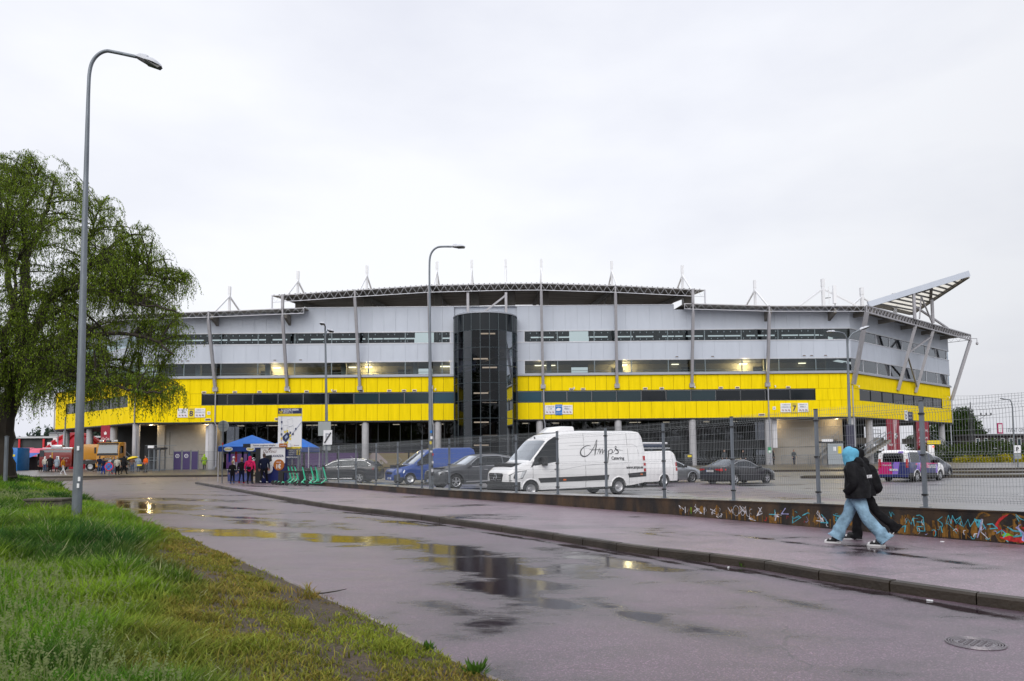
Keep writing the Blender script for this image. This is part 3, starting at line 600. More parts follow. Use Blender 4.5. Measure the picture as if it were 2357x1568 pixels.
# small cctv cameras
def cctv(fr,u,z):
    b=FB(fr); b.bx(u-.04,u+.04,0,.22,z+.06,z+.1); b.lathe([(0,-.18),(.07,-.16),(.07,.05),(0,.07)],10,fr.p(u,.3,z)); b.build('security_camera',PWHITE,stad)
for x in (668,765,1003,1321,1598,1783): cctv(FRT,P(x,893,D).x,9.75)
cctv(RCH,1.2,9.75); cctv(RCH,30.8,9.75)
# ---- tower
b=MB(); NP=22; z=18.25; rings=[18.15-2.02*i for i in range(10)]
ang=[R(-90)+2*pi*(i+.5)/NP+.02 for i in range(NP)]
fr_=MB()
for a in ang: fr_.beam((TX+TR*math.cos(a),TY+TR*math.sin(a),base),(TX+TR*math.cos(a),TY+TR*math.sin(a),18.1),.075,.075)
for z in rings: fr_.lathe([(TR-.04,z-.03),(TR+.045,z-.03),(TR+.045,z+.03),(TR-.04,z+.03),(TR-.04,z-.03)],44,(TX,TY,0))
tw=fr_.build('tower_frame',mat('tower_mullion',(.035,.05,.06),.35,.3),stad)
for i in range(NP):
    b=MB(); a0,a1=ang[i],ang[(i+1)%NP]+(2*pi if i==NP-1 else 0)
    am=(a0+a1)/2
    if math.sin(am)>.45: continue
    b.add([(TX+TR*math.cos(a0),TY+TR*math.sin(a0),base),(TX+TR*math.cos(a1),TY+TR*math.sin(a1),base),(TX+TR*math.cos(a1),TY+TR*math.sin(a1),16.1),(TX+TR*math.cos(a0),TY+TR*math.sin(a0),16.1)],[(0,1,2,3)]); b.build('tower_pane',GTW,tw)
b=MB(); b.lathe([(TR-.02,16.14),(TR-.02,18.12)],44,(TX,TY,0)); b.build('tower_top_band',mat('tower_top_glass',(.012,.016,.020),.1,spec=.3),stad,smooth=True)
b=MB(); b.lathe([(0,18.32),(TR-.1,18.3),(TR+.08,18.22),(TR+.08,18.1),(TR-.1,18.1)],44,(TX,TY,0)); b.build('tower_cap',LEDGE,stad,smooth=True)
b=MB(); b.box(TX-1.1,TX+1.1,TY-.6,TY+2,base,17.9)
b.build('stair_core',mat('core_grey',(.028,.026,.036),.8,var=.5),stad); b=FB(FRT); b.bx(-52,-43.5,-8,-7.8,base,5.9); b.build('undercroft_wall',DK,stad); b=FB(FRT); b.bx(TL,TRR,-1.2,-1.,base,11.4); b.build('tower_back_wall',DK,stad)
b=MB()
for i,z in enumerate((3.9,7.6,11.3,15.1)): b.lathe([(.2,z),(TR-.25,z),(TR-.25,z+.18),(.2,z+.18)],30,(TX,TY,0))
for i in range(4):
    z=.6+3.7*i; b.beam((TX-2.6,TY-1.7,z),(TX+2.2,TY-1.7,z+1.8),1.1,.14,up=(0,0,1)); b.beam((TX+2.2,TY-1.2,z+1.9),(TX-2.6,TY-1.2,z+3.6),1.1,.14)
b.build('stair_flight',DARKM,stad)
b=MB()
for (x,y,w) in ((1115.5,768,18),(1133,768,14),(1106,826,34),(1127,846,34),(1107,905,34),(1127,928,34),(1108,972,34),(1128,1003,34),(1108,1025,34),(1127,1061,34)):
    p=P(x,y,TY-2.9); wm=w/20.3/2; b.box(p.x-wm,p.x+wm,TY-2.95,TY-2.8,p.z-.07,p.z+.07)
b.build('stair_lamp',mat('stair_tube',(.9,.85,.7),.5,emit=(1,.78,.48),es=1.3),stad)
for z in (5,9,13): warm(TX+.3,TY-2.6,z,22)
# steel brace on the tower top, two short posts
b=MB(); b.beam((-5.1,86.2,18.2),(-5.1,86.2,21.),.3); b.beam((-.6,86.2,18.2),(-.6,86.2,21.),.3); b.beam((-3.6,86.2,18.35),(-.7,86.2,20.6),.2); b.build('tower_props',STEEL,stad)
# ---- roofs
def roofz(x): return float(np.interp(x,[-28.2,-18.3,-9.5,-.6,3.8,12.5,22.9],[20.85,21.45,21.92,22.06,22.05,21.7,21.08]))
EY=86.
b=MB(); xs=[-28.2,-24,-18.3,-13.5,-9.5,-5,-.6,3.8,8,12.5,17,22.9]; V=[];F=[]
for x in xs:
    z=roofz(x); sl=3.7
    V+=[(x,EY,z),(x,EY,z-.1),(x,EY+30,z+sl-.1),(x,EY+30,z+sl)]
for i in range(len(xs)-1):
    k=4*i; F+=[(k,k+1,k+5,k+4),(k+1,k+2,k+6,k+5),(k+2,k+3,k+7,k+6),(k+3,k,k+4,k+7)]
b.add(V,F); b.add(V[:4],[(0,1,2,3)]); b.add(V[-4:],[(0,1,2,3)]); b.build('upper_roof',ROOFU,stad)
b=MB()
x=-28
while x<22.6: b.box(x,x+.1,EY-.04,EY+.1,roofz(x)+.0,roofz(x)+.07); x+=.62
b.build('roof_edge_corrugation',ROOFT,stad)
def truss(p,q,h,name='edge_truss',w=.04,pitch=.95,m=STEEL):
    p=Vector(p); q=Vector(q); n=max(2,round((q-p).length/pitch)); dn=Vector((0,0,-h)); b=MB(); b.beam(p,q,w*1.2); b.beam(p+dn,q+dn,w*1.5)
    for i in range(n):
        a=p.lerp(q,i/n); c=p.lerp(q,(i+.5)/n); e=p.lerp(q,(i+1)/n); b.beam(a,c+dn,w*.62); b.beam(c+dn,e,w*.62)
    b.beam(p,p+dn,w); b.beam(q,q+dn,w); return b.build(name,m,stad)
SX=[-35.6,-26.9,-18.4,-9.7,-5.1,-.6,3.55,12.3,21.4,30.35]     # strut tops
FX=[-35.4,-26.82,-18.14,-9.67,None,None,3.73,12.56,21.5,30.53]
ux=[-28.2,-18.4,-9.7,-.6,3.55,12.3,22.9]
TW=mat('truss_pale_steel',(.60,.61,.66),.4,.2)
for a,c in zip(ux[:-1],ux[1:]): truss((a,EY-.08,roofz(a)-.08),(c,EY-.08,roofz(c)-.08),.78,m=TW)
def lroofz(x): return float(np.interp(x,[XL-1,-35.5,-24.4,20.4,30.5,XR+1.6],[18.75,19.02,19.38,19.5,19.12,19.02]))
# lower roofs (side wings)
CRN=Vector((XR+.9,EY-.25)); d49=Vector((math.sin(R(49)),math.cos(R(49)))); nrm=Vector((math.cos(R(49)),-math.sin(R(49))))
RE=CRN+d49*35.2; CLN=Vector((XL-.9,EY-.25)); dL=Vector((-d49.x,d49.y)); LE=CLN+dL*30
def wing(pts,back,name,zt):
    b=MB(); k=len(pts); V=[]
    for (x,y),(bx_,by_),z in zip(pts,back,zt): V+=[(x,y,z),(x,y,z-.1),(bx_,by_,z+.8),(bx_,by_,z+.9)]
    F=[]
    for i in range(k-1):
        q=4*i; F+=[(q,q+1,q+5,q+4),(q+1,q+2,q+6,q+5),(q+2,q+3,q+7,q+6),(q+3,q,q+4,q+7)]
    b.add(V,F); b.add(V[:4],[(0,1,2,3)]); b.add(V[-4:],[(0,1,2,3)]); b.build(name,ROOFU,stad)
wing([(20.4,EY),(30.4,EY),(CRN.x,EY)],[(20.4,EY+14),(30.4,EY+14),(36,EY+14)],'side_roof',[19.5,19.12,19.02])
wing([(CRN.x+.02,EY),(CRN.x+d49.x*18,CRN.y+d49.y*18),(RE.x,RE.y)],[(36.03,EY+14),(45,EY+24),(55.5,EY+34)],'side_roof',[19.02,19.05,19.1])
wing([(CLN.x,EY),(-35.5,EY),(-24.4,EY)],[(-42,EY+14),(-35.5,EY+14),(-24.4,EY+14)],'side_roof',[18.75,19.02,19.38])
wing([(LE.x,LE.y),(CLN.x-.02,EY)],[(-58,EY+30),(-42.03,EY+14)],'side_roof',[18.6,18.75])
for a,c in ((20.4,30.35),(30.35,CRN.x),(-35.6,-24.4),(CLN.x,-35.6)): truss((a,EY-.08,lroofz(a)-.08),(c,EY-.08,lroofz(c)-.08),.62,m=TW)
def chp(t): return (CRN.x+d49.x*t+.05,CRN.y+d49.y*t-.1,19.02-.06+.0025*t)
for a,c in ((0,14.5),(14.5,20.5),(20.5,35.1)): truss(chp(a),chp(c),.78,m=STEEL,w=.12,pitch=.9)
truss((CLN.x,EY-.08,18.7),(LE.x,LE.y,18.55),.62,m=TW)
truss((RE.x,RE.y,19.),(RE.x-5,RE.y+5.,18.9),.7,m=TW)
# roof beams under the upper roof, and brackets
for x in SX[2:9]+[-26.9]:
    b=MB(); z=roofz(x)-.12; s=3.7/30
    b.hexa([(x-.17,EY+.4,z-.35),(x+.17,EY+.4,z-.35),(x+.17,EY+29,z+s*29-.9),(x-.17,EY+29,z+s*29-.9),(x-.17,EY+.4,z),(x+.17,EY+.4,z),(x+.17,EY+29,z+s*29),(x-.17,EY+29,z+s*29)])
    b.box(x+.12,x+1.1,D+2.5,D+3.,18.5,z+.25); b.build('roof_beam',BEAMM,stad)
for x in SX[:2]+[30.35,38]: b=MB(); b.hexa([(x+.1,EY+.2,18.2),(x+.4,EY+.2,18.2),(x+.4,D,17.6),(x+.1,D,17.6),(x+.1,EY+.2,18.75),(x+.4,EY+.2,18.75),(x+.4,D,18.8),(x+.1,D,18.8)]); b.build('roof_bracket',BEAMM,stad)
for t in (2,9,16,23,30): p=chp(t); b=MB(); b.beam((p[0],p[1],18.4),(p[0]-nrm.x*6,p[1]-nrm.y*6,18.3),.3,.5); b.build('roof_beam',BEAMM,stad)
# struts
for tx,fx in zip(SX,FX):
    if fx is None: continue
    up=-27<tx<22 ; zt=roofz(tx) if up else lroofz(tx)
    if tx==-26.9: zt=lroofz(tx)
    if tx==21.4: zt=lroofz(21.4)
    b=MB(); b.beam((fx,D-.12,9.85),(tx,EY-.08,zt-.95),.36,.30,up=(1,0,0)); b.beam((tx,EY-.08,zt-1.0),(tx,EY-.08,zt),.16); b.box(fx-.28,fx+.28,D-.35,D,9.7,10.2); b.build('strut',STEEL,stad)
for x in (-26.9,21.4): b=MB(); b.beam((x,EY-.1,lroofz(x)),(x,EY-.1,roofz(x)),.3); b.build('roof_post',STEEL,stad)
for x,s in ((-28.15,19.3),(22.85,19.45)): b=MB(); b.beam((x,EY-.1,s),(x,EY-.1,roofz(x)),.16); b.build('roof_post',TW,stad)
p0=Vector((XR+.1,D-.2,9.9)); p1=Vector(chp(.1)); b=MB(); b.beam(p0,(p1.x,p1.y,18.2),.42,.36); b.build('strut',STEEL,stad)
def cs(u,t): a=RCH.p(u,.15,9.85 if u<31 else 9.4); c=Vector(chp(t)); b=MB(); b.beam(a,(c.x,c.y,18.2),.42,.36); b.build('strut',STEEL,stad); return a,Vector((c.x,c.y,18.2))
s1=cs(13.,14.5); s2=cs(18.8,20.5); s3=cs(RU-.1,34.9)
b=MB(); b.beam(s2[1].lerp(s2[0],.1),s1[1].lerp(s1[0],.42),.2,.2); b.beam(s1[1].lerp(s1[0],.46),s2[0].lerp(s2[1],.08),.18,.18); b.build('cross_brace',STEEL,stad)
# drainpipes
DP=mat('drainpipe',(.42,.44,.50),.35,.3)
for x in (-35.4,-9.5,3.8,30.6,XR-.02,XL+.1):
    b=MB(); zt=9.8; o_=.12
    b.tube([(x,D-o_,zt),(x,D-o_,6.),(x+.12,D+.1,5.5),(x+.12,D+.1,.8),(x-.1,D-.1,.6)],.075,8); b.build('drainpipe',DP,stad,smooth=True)
p=RCH.p(RU+.02,.12,0); b=MB(); b.tube([(p.x,p.y,9.3),(p.x,p.y,6.),(p.x-.1,p.y+.4,5.6),(p.x-.1,p.y+.4,1.)],.08,8); b.build('drainpipe',DP,stad,smooth=True)
p=LCH.p(LU,.12,0); b=MB(); b.tube([(p.x,p.y,11),(p.x,p.y,6.),(p.x+.3,p.y+.5,5.3),(p.x+.3,p.y+.5,1.)],.08,8); b.build('drainpipe',DP,stad,smooth=True)
# masts
def mast(x,ztop,zr,Y=93.,r=.165,spread=None,br=True):
    b=MB(); b.beam((x,Y,16.5),(x,Y,ztop-.9),r*1.6); b.beam((x,Y,ztop-.95),(x,Y,ztop),r*1.85); o=b.build('mast',WHITE,stad)
    if br:
        b=MB()
        for q in (spread or ((x,EY+2.2),(x,Y+9.))): b.beam((x,Y,ztop-1.25),(q[0],q[1],zr),.17)
        b.build('mast_brace',WHITE,o)
for x,zt in ((-35.9,23.6),(-27.2,25.5),(-18.4,26.15),(-9.45,26.6),(-5.,26.75),(-.65,26.8),(3.9,26.8),(12.9,26.45),(21.9,25.8),(31.1,23.8)):
    mast(x,zt,(roofz(x) if -27.5<x<22.5 else lroofz(x))+.3)
mast(39.8,23.9,19.3,spread=((34.8,90.),(44.9,91.5)),r=.22); mast(-45.3,23.9,19.,spread=((-50,92),(-40.5,91)),r=.25)
mast(47.6,24.1,19.4,Y=99,spread=((42.5,94),(53.,100)),r=.24); mast(52.,23.3,19.6,Y=99,br=False,r=.24)
b=MB(); b.box(40.75,41.15,92.2,92.5,20.6,22.9); b.tube([(40.3,92.5,19),(40.3,92.5,22.8)],.05,6); b.tube([(41.,92.4,20.6),(40.9,92.4,19.4)],.05,6,mi=1); b.beam((39.8,93,21.4),(40.5,92.5,21.4),.08,mi=1); b.build('antenna_panel',[PWHITE,BLACK],stad)
b=MB(); b.box(-45.9,-44.7,92.,92.4,20.8,23.7); b.tube([(-45.2,92.4,19),(-45.2,92.4,20.8)],.09,6,mi=1); b.build('antenna_panel',[PWHITE,BLACK],stad)
# raised end canopy
A=P(2003,700,94); B=P(2230,630,94); C=P(2097,722,104.5); B2=P(2228,636,96)
cn=thing('end_canopy','tilted wedge canopy with translucent panels rising above the right roof corner','canopy',A)
def loc(v): return Vector(v)-A
b=MB(); b.beam(loc(A-(B-A)*.02),loc(B),.35,.75); b.build('front_beam',GREY,cn)
b=MB(); b.beam(loc(C),loc(B2),.45,.5); b.beam(loc(A),loc(C),.4,.4); m1=A.lerp(B,.62); m2=C.lerp(B2,.36); b.beam(loc(m1),loc(m2),.35,.4); m3=A.lerp(B,.18); b.beam(loc(m3+Vector((0,1,-.2))),loc(m1-Vector((0,-.6,.4))),.3,.3)
b.build('rear_beam',BEAMM,cn)
b=MB()
for i in range(1,12):
    t=i/12; b.beam(loc(A.lerp(B,t)-Vector((0,0,.3))),loc(C.lerp(B2,t)),.12,.2)
b.build('purlin',mat('purlin',(.13,.13,.14),.6),cn)
b=MB(); u=Vector((0,0,.08)); b.add([loc(A)+u,loc(B)+u,loc(B2)+u,loc(C)+u],[(0,1,2,3)]); b.add([loc(A)+u*1.6,loc(B)+u*1.6,loc(B2)+u*1.6,loc(C)+u*1.6],[(0,1,2,3)])
TRP=bpy.data.materials.new('translucent_panel'); TRP.use_nodes=True; t=TRP.node_tree; tl=N(t,'ShaderNodeBsdfTranslucent'); tl.inputs[0].default_value=(.9,.86,.76,1); df=t.nodes['Principled BSDF']; df.inputs['Base Color'].default_value=(.7,.66,.58,1); ms=N(t,'ShaderNodeMixShader'); ms.inputs[0].default_value=.8; L(t,df,0,ms,1); L(t,tl,0,ms,2); L(t,ms,0,t.nodes['Material Output'],0)
b.f=b.f[:1]; b.m=b.m[:1]; b.v=b.v[:4]; b.build('canopy_panel',TRP,cn)
b=MB(); q=P(2103,676,94); q2=P(2145,690,97)
b.beam(loc(q),loc((q.x,q.y-.0,18.8)),.3); b.beam(loc(q2),loc((q2.x,q2.y,18.8)),.3); b.beam(loc(q2.lerp(q,.6)+Vector((0,0,-.2))),loc((q.x+.6,q.y,18.9)),.15); b.beam(loc(q2.lerp(q,.6)),loc((q2.x-.1,q2.y,18.8)),.15); b.beam(loc((q.x+1,q.y+2,21.)),loc((62.,104,19.3)),.22)
b.build('canopy_post',STEEL,cn)
p=chp(35.1); b=MB(); b.tube([(p[0],p[1],18.5),(p[0]+.9,p[1],18.5),(p[0]+.9,p[1],18.0)],.05,6); b.lathe([(0,-.5),(.18,-.35),(.16,-.1),(0,0)],12,(p[0]+.9,p[1],18.)); b.build('dome_camera',STEEL,stad)
# end stairs, landings, dark undercroft
STC=mat('stair_concrete',(.25,.24,.22),.8,var=.15)
def stairs(p,q,w=1.4,fr=None):
    b=MB(); p=Vector(p); q=Vector(q); n=14
    for i in range(n):
        a=p.lerp(q,i/n); c=p.lerp(q,(i+1)/n); b.box(min(a.x,c.x),max(a.x,c.x)+.001,a.y-w/2,a.y+w/2,min(a.z,c.z)-.16,max(a.z,c.z))
    o=b.build('stair_flight',STC,stad); b=MB()
    for s in (-w/2,w/2):
        o1=Vector((0,s,1.0)); b.tube([p+o1,q+o1],.035,6); b.tube([p+o1*.5+Vector((0,s*.5,0)),q+o1*.5+Vector((0,s*.5,0))],.025,6)
        for i in range(8): a=p.lerp(q,i/7); b.tube([a+Vector((0,s,0)),a+o1],.022,5)
    b.build('stair_railing',GALV,o)
stairs((41.8,91,.5),(46.3,91,3.3)); stairs((39.6,90.3,3.4),(37.2,90.3,1.2)); stairs((59.6,105,3.3),(63.6,105,.6)); stairs((-51.,93,3.4),(-47.6,93,.6))
b=MB()
for u0,u1,z in ((7,10.8,2.9),(21.6,25,2.9)):
    p=RCH.p; b.hexa([p(u0,-1,z),p(u1,-1,z),p(u1,-3,z),p(u0,-3,z),p(u0,-1,z+.75),p(u1,-1,z+.75),p(u1,-3,z+.75),p(u0,-3,z+.75)])
b.build('landing',BEIGE,stad)
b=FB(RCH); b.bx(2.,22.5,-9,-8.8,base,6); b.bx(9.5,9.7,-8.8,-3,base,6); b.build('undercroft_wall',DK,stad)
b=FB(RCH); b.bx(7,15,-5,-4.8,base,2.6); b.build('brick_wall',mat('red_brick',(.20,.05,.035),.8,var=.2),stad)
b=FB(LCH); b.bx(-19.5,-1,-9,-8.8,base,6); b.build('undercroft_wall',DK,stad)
b=MB()
for u in (7.2,7.9,8.6,9.3,10.,22,22.7,23.4,24.1): p=RCH.p(u,-1.1,3.65); b.tube([p,p+Vector((0,0,1.))],.03,5)
for u0,u1 in ((7.1,10.2),(21.9,24.4)):
    for z in (4.65,4.2): b.tube([RCH.p(u0,-1.1,z),RCH.p(u1,-1.1,z)],.03,5)
b.build('landing_railing',GALV,stad)
# ---- hung banners and wall signs
def rect(name,mats,fr,u0,u1,z0,z1,n0,n1,label,cat,group=None):
    c=fr.p((u0+u1)/2,(n0+n1)/2,z0); b=FB(fr); b.bx(u0,u1,n0,n1,z0,z1); b.tf(Matrix.Translation(-c)); t=thing(name,label,cat,c,group=group); b.build('panel',mats,t); return t,c
def fM(fr,u,n,z,c): return Matrix.Translation(-Vector(c))@fr.M@Matrix.Translation((u,-n,z))@Matrix(((1,0,0,0),(0,0,-1,0),(0,1,0,0),(0,0,0,1)))
BRED=mat('banner_red',(.30,.008,.03),.5,var=.15,vs=1.)
def sign_icon(b,u,z,s,fr,k,n):
    p=lambda a,c:fr.p(u+a*s,n,z+c*s); b.beam(p(-.35,-.1),p(.25,.15),.02,.3*s,0,up=fr.p(0,1,0)-fr.p(0,0,0)); b.beam(p(.1,-.3),p(.2,.3),.02,.2*s,0,up=fr.p(0,1,0)-fr.p(0,0,0)); b.beam(p(-.4,.4),p(.4,-.4),.03,.09*s,1,up=fr.p(0,1,0)-fr.p(0,0,0))
def gate(fr,u,z,name_mid,lt,rt,label,midm,scale=1.,num=None):
    w=3.3; c=fr.p(u,0,z); t=thing('gate_sign',label,'sign',c,group='gate direction signs on the yellow band'); inv=Matrix.Translation(-c)
    for s,tx in ((-1,lt),(1,rt)):
        b=FB(fr); b.bx(u+s*.42 if s>0 else u-1.65,u+1.65 if s>0 else u-.42,.02,.07,z-.52,z+.56); b.tf(inv); pb=b.build('side_panel',PWHITE,t)
        b=FB(fr); b.bx(u+s*.42 if s>0 else u-1.65,u+1.65 if s>0 else u-.42,.07,.075,z-.03,z-.005); b.tf(inv); b.build('divider',DP,pb)
        for i,(s_,h) in enumerate(zip(tx,(.17,.15))): text(s_,INK,pb,None,h,fM(fr,u+s*1.03,.075,z+.38-.26*i,c),bold=.01)
        b=FB(fr)
        for i in range(3): sign_icon(b,u+s*1.03+(i-1)*.36,z-.27,.3,fr,i,.085)
        b.tf(inv); b.build('pictogram',[INK,PRED],pb)
    b=FB(fr); b.bx(u-.40,u+.40,.05,.10,z-.60,z+.64); b.tf(inv); mp_=b.build('middle_panel',midm,t)
    tm=INK if num else PWHITE
    text(name_mid,tm,mp_,.66,.14,fM(fr,u,.105,z+.46,c),bold=.01)
    if num: text(num,INK,mp_,None,.68,fM(fr,u,.105,z-.05,c),bold=.03)
    else:
        text('VARAVAD AVATUD',tm,mp_,.66,.1,fM(fr,u,.105,z-.38,c)); b=FB(fr); b.tf(inv)
        b=FB(fr); b.prism([(u-.25,z-.15),(u-.1,z-.1),(u,z-.15),(u+.15,z-.1),(u+.2,z),(u+.3,z+.1),(u+.15,z+.2),(u-.05,z+.24),(u-.2,z+.18),(u-.32,z+.05)],D-.125,D-.11,'xz'); b.tf(inv); b.build('cloud_symbol',PWHITE,mp_)
gate(FRT,P(1286,942,D).x,7.15,'SISSEPÄÄS',('< VÄRAV 8','< VIP'),('VÄRAV 7 >','PRESS >'),'white gate sign with a blue middle panel, right of the glass tower',PBLUE)
gate(FRT,P(1828,938,D).x,7.15,'VÄRAV',('< VÄRAV 8','< VÄRAVAD 1-2'),('VÄRAV 6 >','PRESS >'),'white gate sign with a yellow number 7 panel near the right corner',PYEL,num='7')
gate(FRT,P(441,949,D).x,7.15,'VÄRAV',('< VÄRAV 1','< KASSA'),('VÄRAV 7 >','VÄRAVAD 3-4 >'),'white gate sign with a yellow number 8 panel half behind the willow',PYEL,num='8')
for x,l in ((1782,'small square pictogram plate left of the number 7 gate sign'),(481,'small square pictogram plate right of the number 8 gate sign')):
    t,c=rect('pictogram_plate',PWHITE,FRT,P(x,945,D).x-.18,P(x,945,D).x+.18,6.95,7.32,.02,.05,l,'sign'); b=FB(FRT); u=P(x,945,D).x; b.bx(u-.11,u+.11,.05,.055,7.1,7.18); b.tf(Matrix.Translation(-c)); b.build('pictogram',PBLK,t)
t,c=rect('sector_sign',PWHITE,RCH,14.9,16.0,5.95,7.3,.03,.08,'small white and dark letter D sign on the right yellow end wall','sign')
b=FB(RCH); b.bx(15.9,17.6,.03,.075,6.,7.15); b.tf(Matrix.Translation(-c)); q=b.build('dark_panel',INK,t); text('D',INK,t,None,.6,fM(RCH,15.4,.085,6.45,c),bold=.03); text('UKS',INK,t,None,.16,fM(RCH,15.4,.085,7.1,c)); text('D10 >',PWHITE,q,None,.22,fM(RCH,16.75,.08,6.85,c)); text('D1-D9 >',PWHITE,q,None,.2,fM(RCH,16.75,.08,6.35,c))
def banner(u0,u1,z0,z1,fr,n,label): return rect('hanging_banner',BRED,fr,u0,u1,z0,z1,n,n+.05,label,'banner','red banners hung under the stadium ends')
def ub(x,lo=0,hi=32): # where a picture column crosses the right end wall
    r=ray(x,1000); k=r[0]/r[1]; return ((k*D-XR)/(d49.x-k*d49.y))
u0,u1=ub(2041),ub(2070); t,c=banner(u0,u1,2.,6.0,RCH,.0,'red banner showing a white football on a string under the right end')
b=FB(RCH); um=u0+(u1-u0)*.62; b.tube([RCH.p(um-.2,.07,5.95),RCH.p(um-.25,.07,2.1)],.045,5); b.tube([RCH.p(um+.45,.07,5.95),RCH.p(um+.2,.07,4.3)],.045,5); b.tf(Matrix.Translation(-c)); b.build('white_string',PWHITE,t)
b=MB(); p=RCH.p(um+.15,.1,3.85); b.lathe([(0,-.08),(.3,-.06),(.42,0),(.3,.06),(0,.08)],20,(0,0,0),axis='y'); b.tf(Matrix.Translation(p-c)@Matrix.Rotation(pi/2-R(49),4,'Z')); q=b.build('football',PWHITE,t)
b=MB()
for i in range(6): a=i*pi/3 if i else 0; rr=.27 if i else 0; b.lathe([(0,-.1),(.1,-.095),(.1,-.05)],5,(rr*math.cos(a),0,rr*math.sin(a)),axis='y')
b.tf(Matrix.Translation(p-c)@Matrix.Rotation(pi/2-R(49),4,'Z')); b.build('football_patch',PBLK,q)
text('Meister',PWHITE,t,1.3,.35,fM(RCH,u0+.95,.06,2.75,c))
u0,u1=ub(2109),ub(2138); t,c=banner(u0,u1,2.,5.95,RCH,.0,'red banner with white lettering, right of the pair under the right end')
for s_,z,h in (('A.Le Coq',4.75,.5),('ARMASTAME',3.7,.34),('JALGPALLI',3.2,.34),('EESTIS',2.75,.2)): text(s_,PWHITE,t,(u1-u0)*.72,h,fM(RCH,(u0+u1)/2,.06,z,c))
p1,p2=P(233,985,90.4),P(254,985,90.4); t,c=rect('hanging_banner',BRED,Fr(0,90.4,0),p1.x,p2.x,1.7,5.9,0,.05,'red banner with a white crown mark behind the yellow truck cab','banner','red banners hung under the stadium ends')
FX_=Fr(0,90.4,0); text('A.Le Coq',PWHITE,t,.95,.5,fM(FX_,(p1.x+p2.x)/2,.06,4.2,c)); text('GRILL',PWHITE,t,.8,.3,fM(FX_,(p1.x+p2.x)/2,.06,2.5,c)); b=MB(); x=(p1.x+p2.x)/2; b.prism([(x-.14,4.75),(x+.14,4.75),(x+.18,5.1),(x+.08,4.95),(x,5.2),(x-.08,4.95),(x-.18,5.1)],90.32,90.345,'xz'); b.tf(Matrix.Translation(-c)); b.build('crown_mark',PWHITE,t)
p1=P(385/1.7377,1665/1.7377,90).x
# ---------------------------------------------------------------- low wall with graffiti, mesh fence
Lw=WBs; segw=[0]
for i in range(len(Lw)-1): segw.append(segw[-1]+math.hypot(Lw[i+1].x-Lw[i].x,Lw[i+1].y-Lw[i].y))
def wall_at(s):
    p,t=at_len(Lw,segw,max(0,min(s,segw[-1]-.01))); t=Vector((t.x,t.y,0)).normalized(); return p,t,Vector((-t.y,t.x,0))   # n points to the lot
def wpt(s,z,off=0.): p,t,n=wall_at(s); return Vector((p.x-n.x*off,p.y-n.y*off,z))
wall=thing('retaining_wall','low dark stained concrete wall covered in graffiti below the mesh fence','wall',(0,0,0))
WM=bpy.data.materials.new('stained_wall'); WM.use_nodes=True; t=WM.node_tree; b=t.nodes['Principled BSDF']; c=N(t,'ShaderNodeTexCoord')
n1=N(t,'ShaderNodeTexNoise'); n1.inputs['Scale'].default_value=1.3; n1.inputs['Detail'].default_value=8; q=N(t,'ShaderNodeMapping'); q.inputs['Scale'].default_value=(1.5,1.5,.5); L(t,c,3,q,0); L(t,q,0,n1,0)
r1=N(t,'ShaderNodeValToRGB'); e=r1.color_ramp.elements; e[0].position=.42; e[0].color=(.008,.006,.005,1); e[1].position=.70; e[1].color=(.085,.048,.020,1); L(t,n1,0,r1,0); L(t,r1,0,b,0); b.inputs['Roughness'].default_value=.5
n2=N(t,'ShaderNodeTexNoise'); n2.inputs['Scale'].default_value=18; n2.inputs['Detail'].default_value=6; L(t,c,3,n2,0); bu=N(t,'ShaderNodeBump'); bu.inputs['Strength'].default_value=.4; bu.inputs['Distance'].default_value=.02; L(t,n2,0,bu,'Height'); L(t,bu,0,b,'Normal')
CAPM=wet_mat('wet_wall_cap',(.15,.145,.14),[],rough=.3,speck=.2)
mb=MB(); V=[];F=[]; capw=.85
for i,p in enumerate(Lw):
    a=Lw[max(i-1,0)]; q=Lw[min(i+1,len(Lw)-1)]; tt=Vector((q.x-a.x,q.y-a.y)).normalized(); nn=Vector((-tt.y,tt.x))
    for o_,z in ((0,-.05),(0,p.z-.035),(-.025,p.z-.03),(-.025,p.z),(capw,p.z+.012),(capw,-.05)): V.append((p.x+nn.x*o_,p.y+nn.y*o_,z))
MI=[]
for i in range(len(Lw)-1):
    for k in range(5): F.append((6*i+k,6*i+k+1,6*(i+1)+k+1,6*(i+1)+k)); MI.append(1 if k==3 else 0)
k0=len(mb.f); mb.v=V; mb.f=F; mb.m=MI; mb.build('concrete_wall',[WM,CAPM],wall)
gcol={'ochre':(.20,.095,.010),'cyan':(.07,.40,.50),'white':(.62,.62,.66),'red':(.50,.02,.02),'green':(.16,.45,.03),'violet':(.36,.36,.62)}
GM={k:mat('spray_'+k,v,.6,var=.75,vs=16,stretch=(1,1,.5)) for k,v in gcol.items()}
def wfind(x):      # arc length where a picture column meets the wall
    r=ray(x,1100); k=r[0]/r[1]; best=0;bd=9
    for i in range(0,int(segw[-1]*20)):
        p,_,_=wall_at(i/20); d_=abs(p.x/p.y-k)
        if d_<bd: bd=d_; best=i/20
    return best
def ribbon(b,pts,w,off=.006):
    pts=[Vector(p) for p in pts]
    for i in range(len(pts)-1):
        a,c=pts[i],pts[i+1]; d_=(c-a); l=d_.length or 1; nx,nz=-d_.y/l*w*.36,d_.x/l*w*.36; e_=d_/l*w*.3
        P4=[(a.x-e_.x+nx,a.y-e_.y+nz),(a.x-e_.x-nx,a.y-e_.y-nz),(c.x+e_.x-nx,c.y+e_.y-nz),(c.x+e_.x+nx,c.y+e_.y+nz)]
        b.add([wpt(s,z,off+.0004*i) for s,z in P4],[(0,1,2,3)])
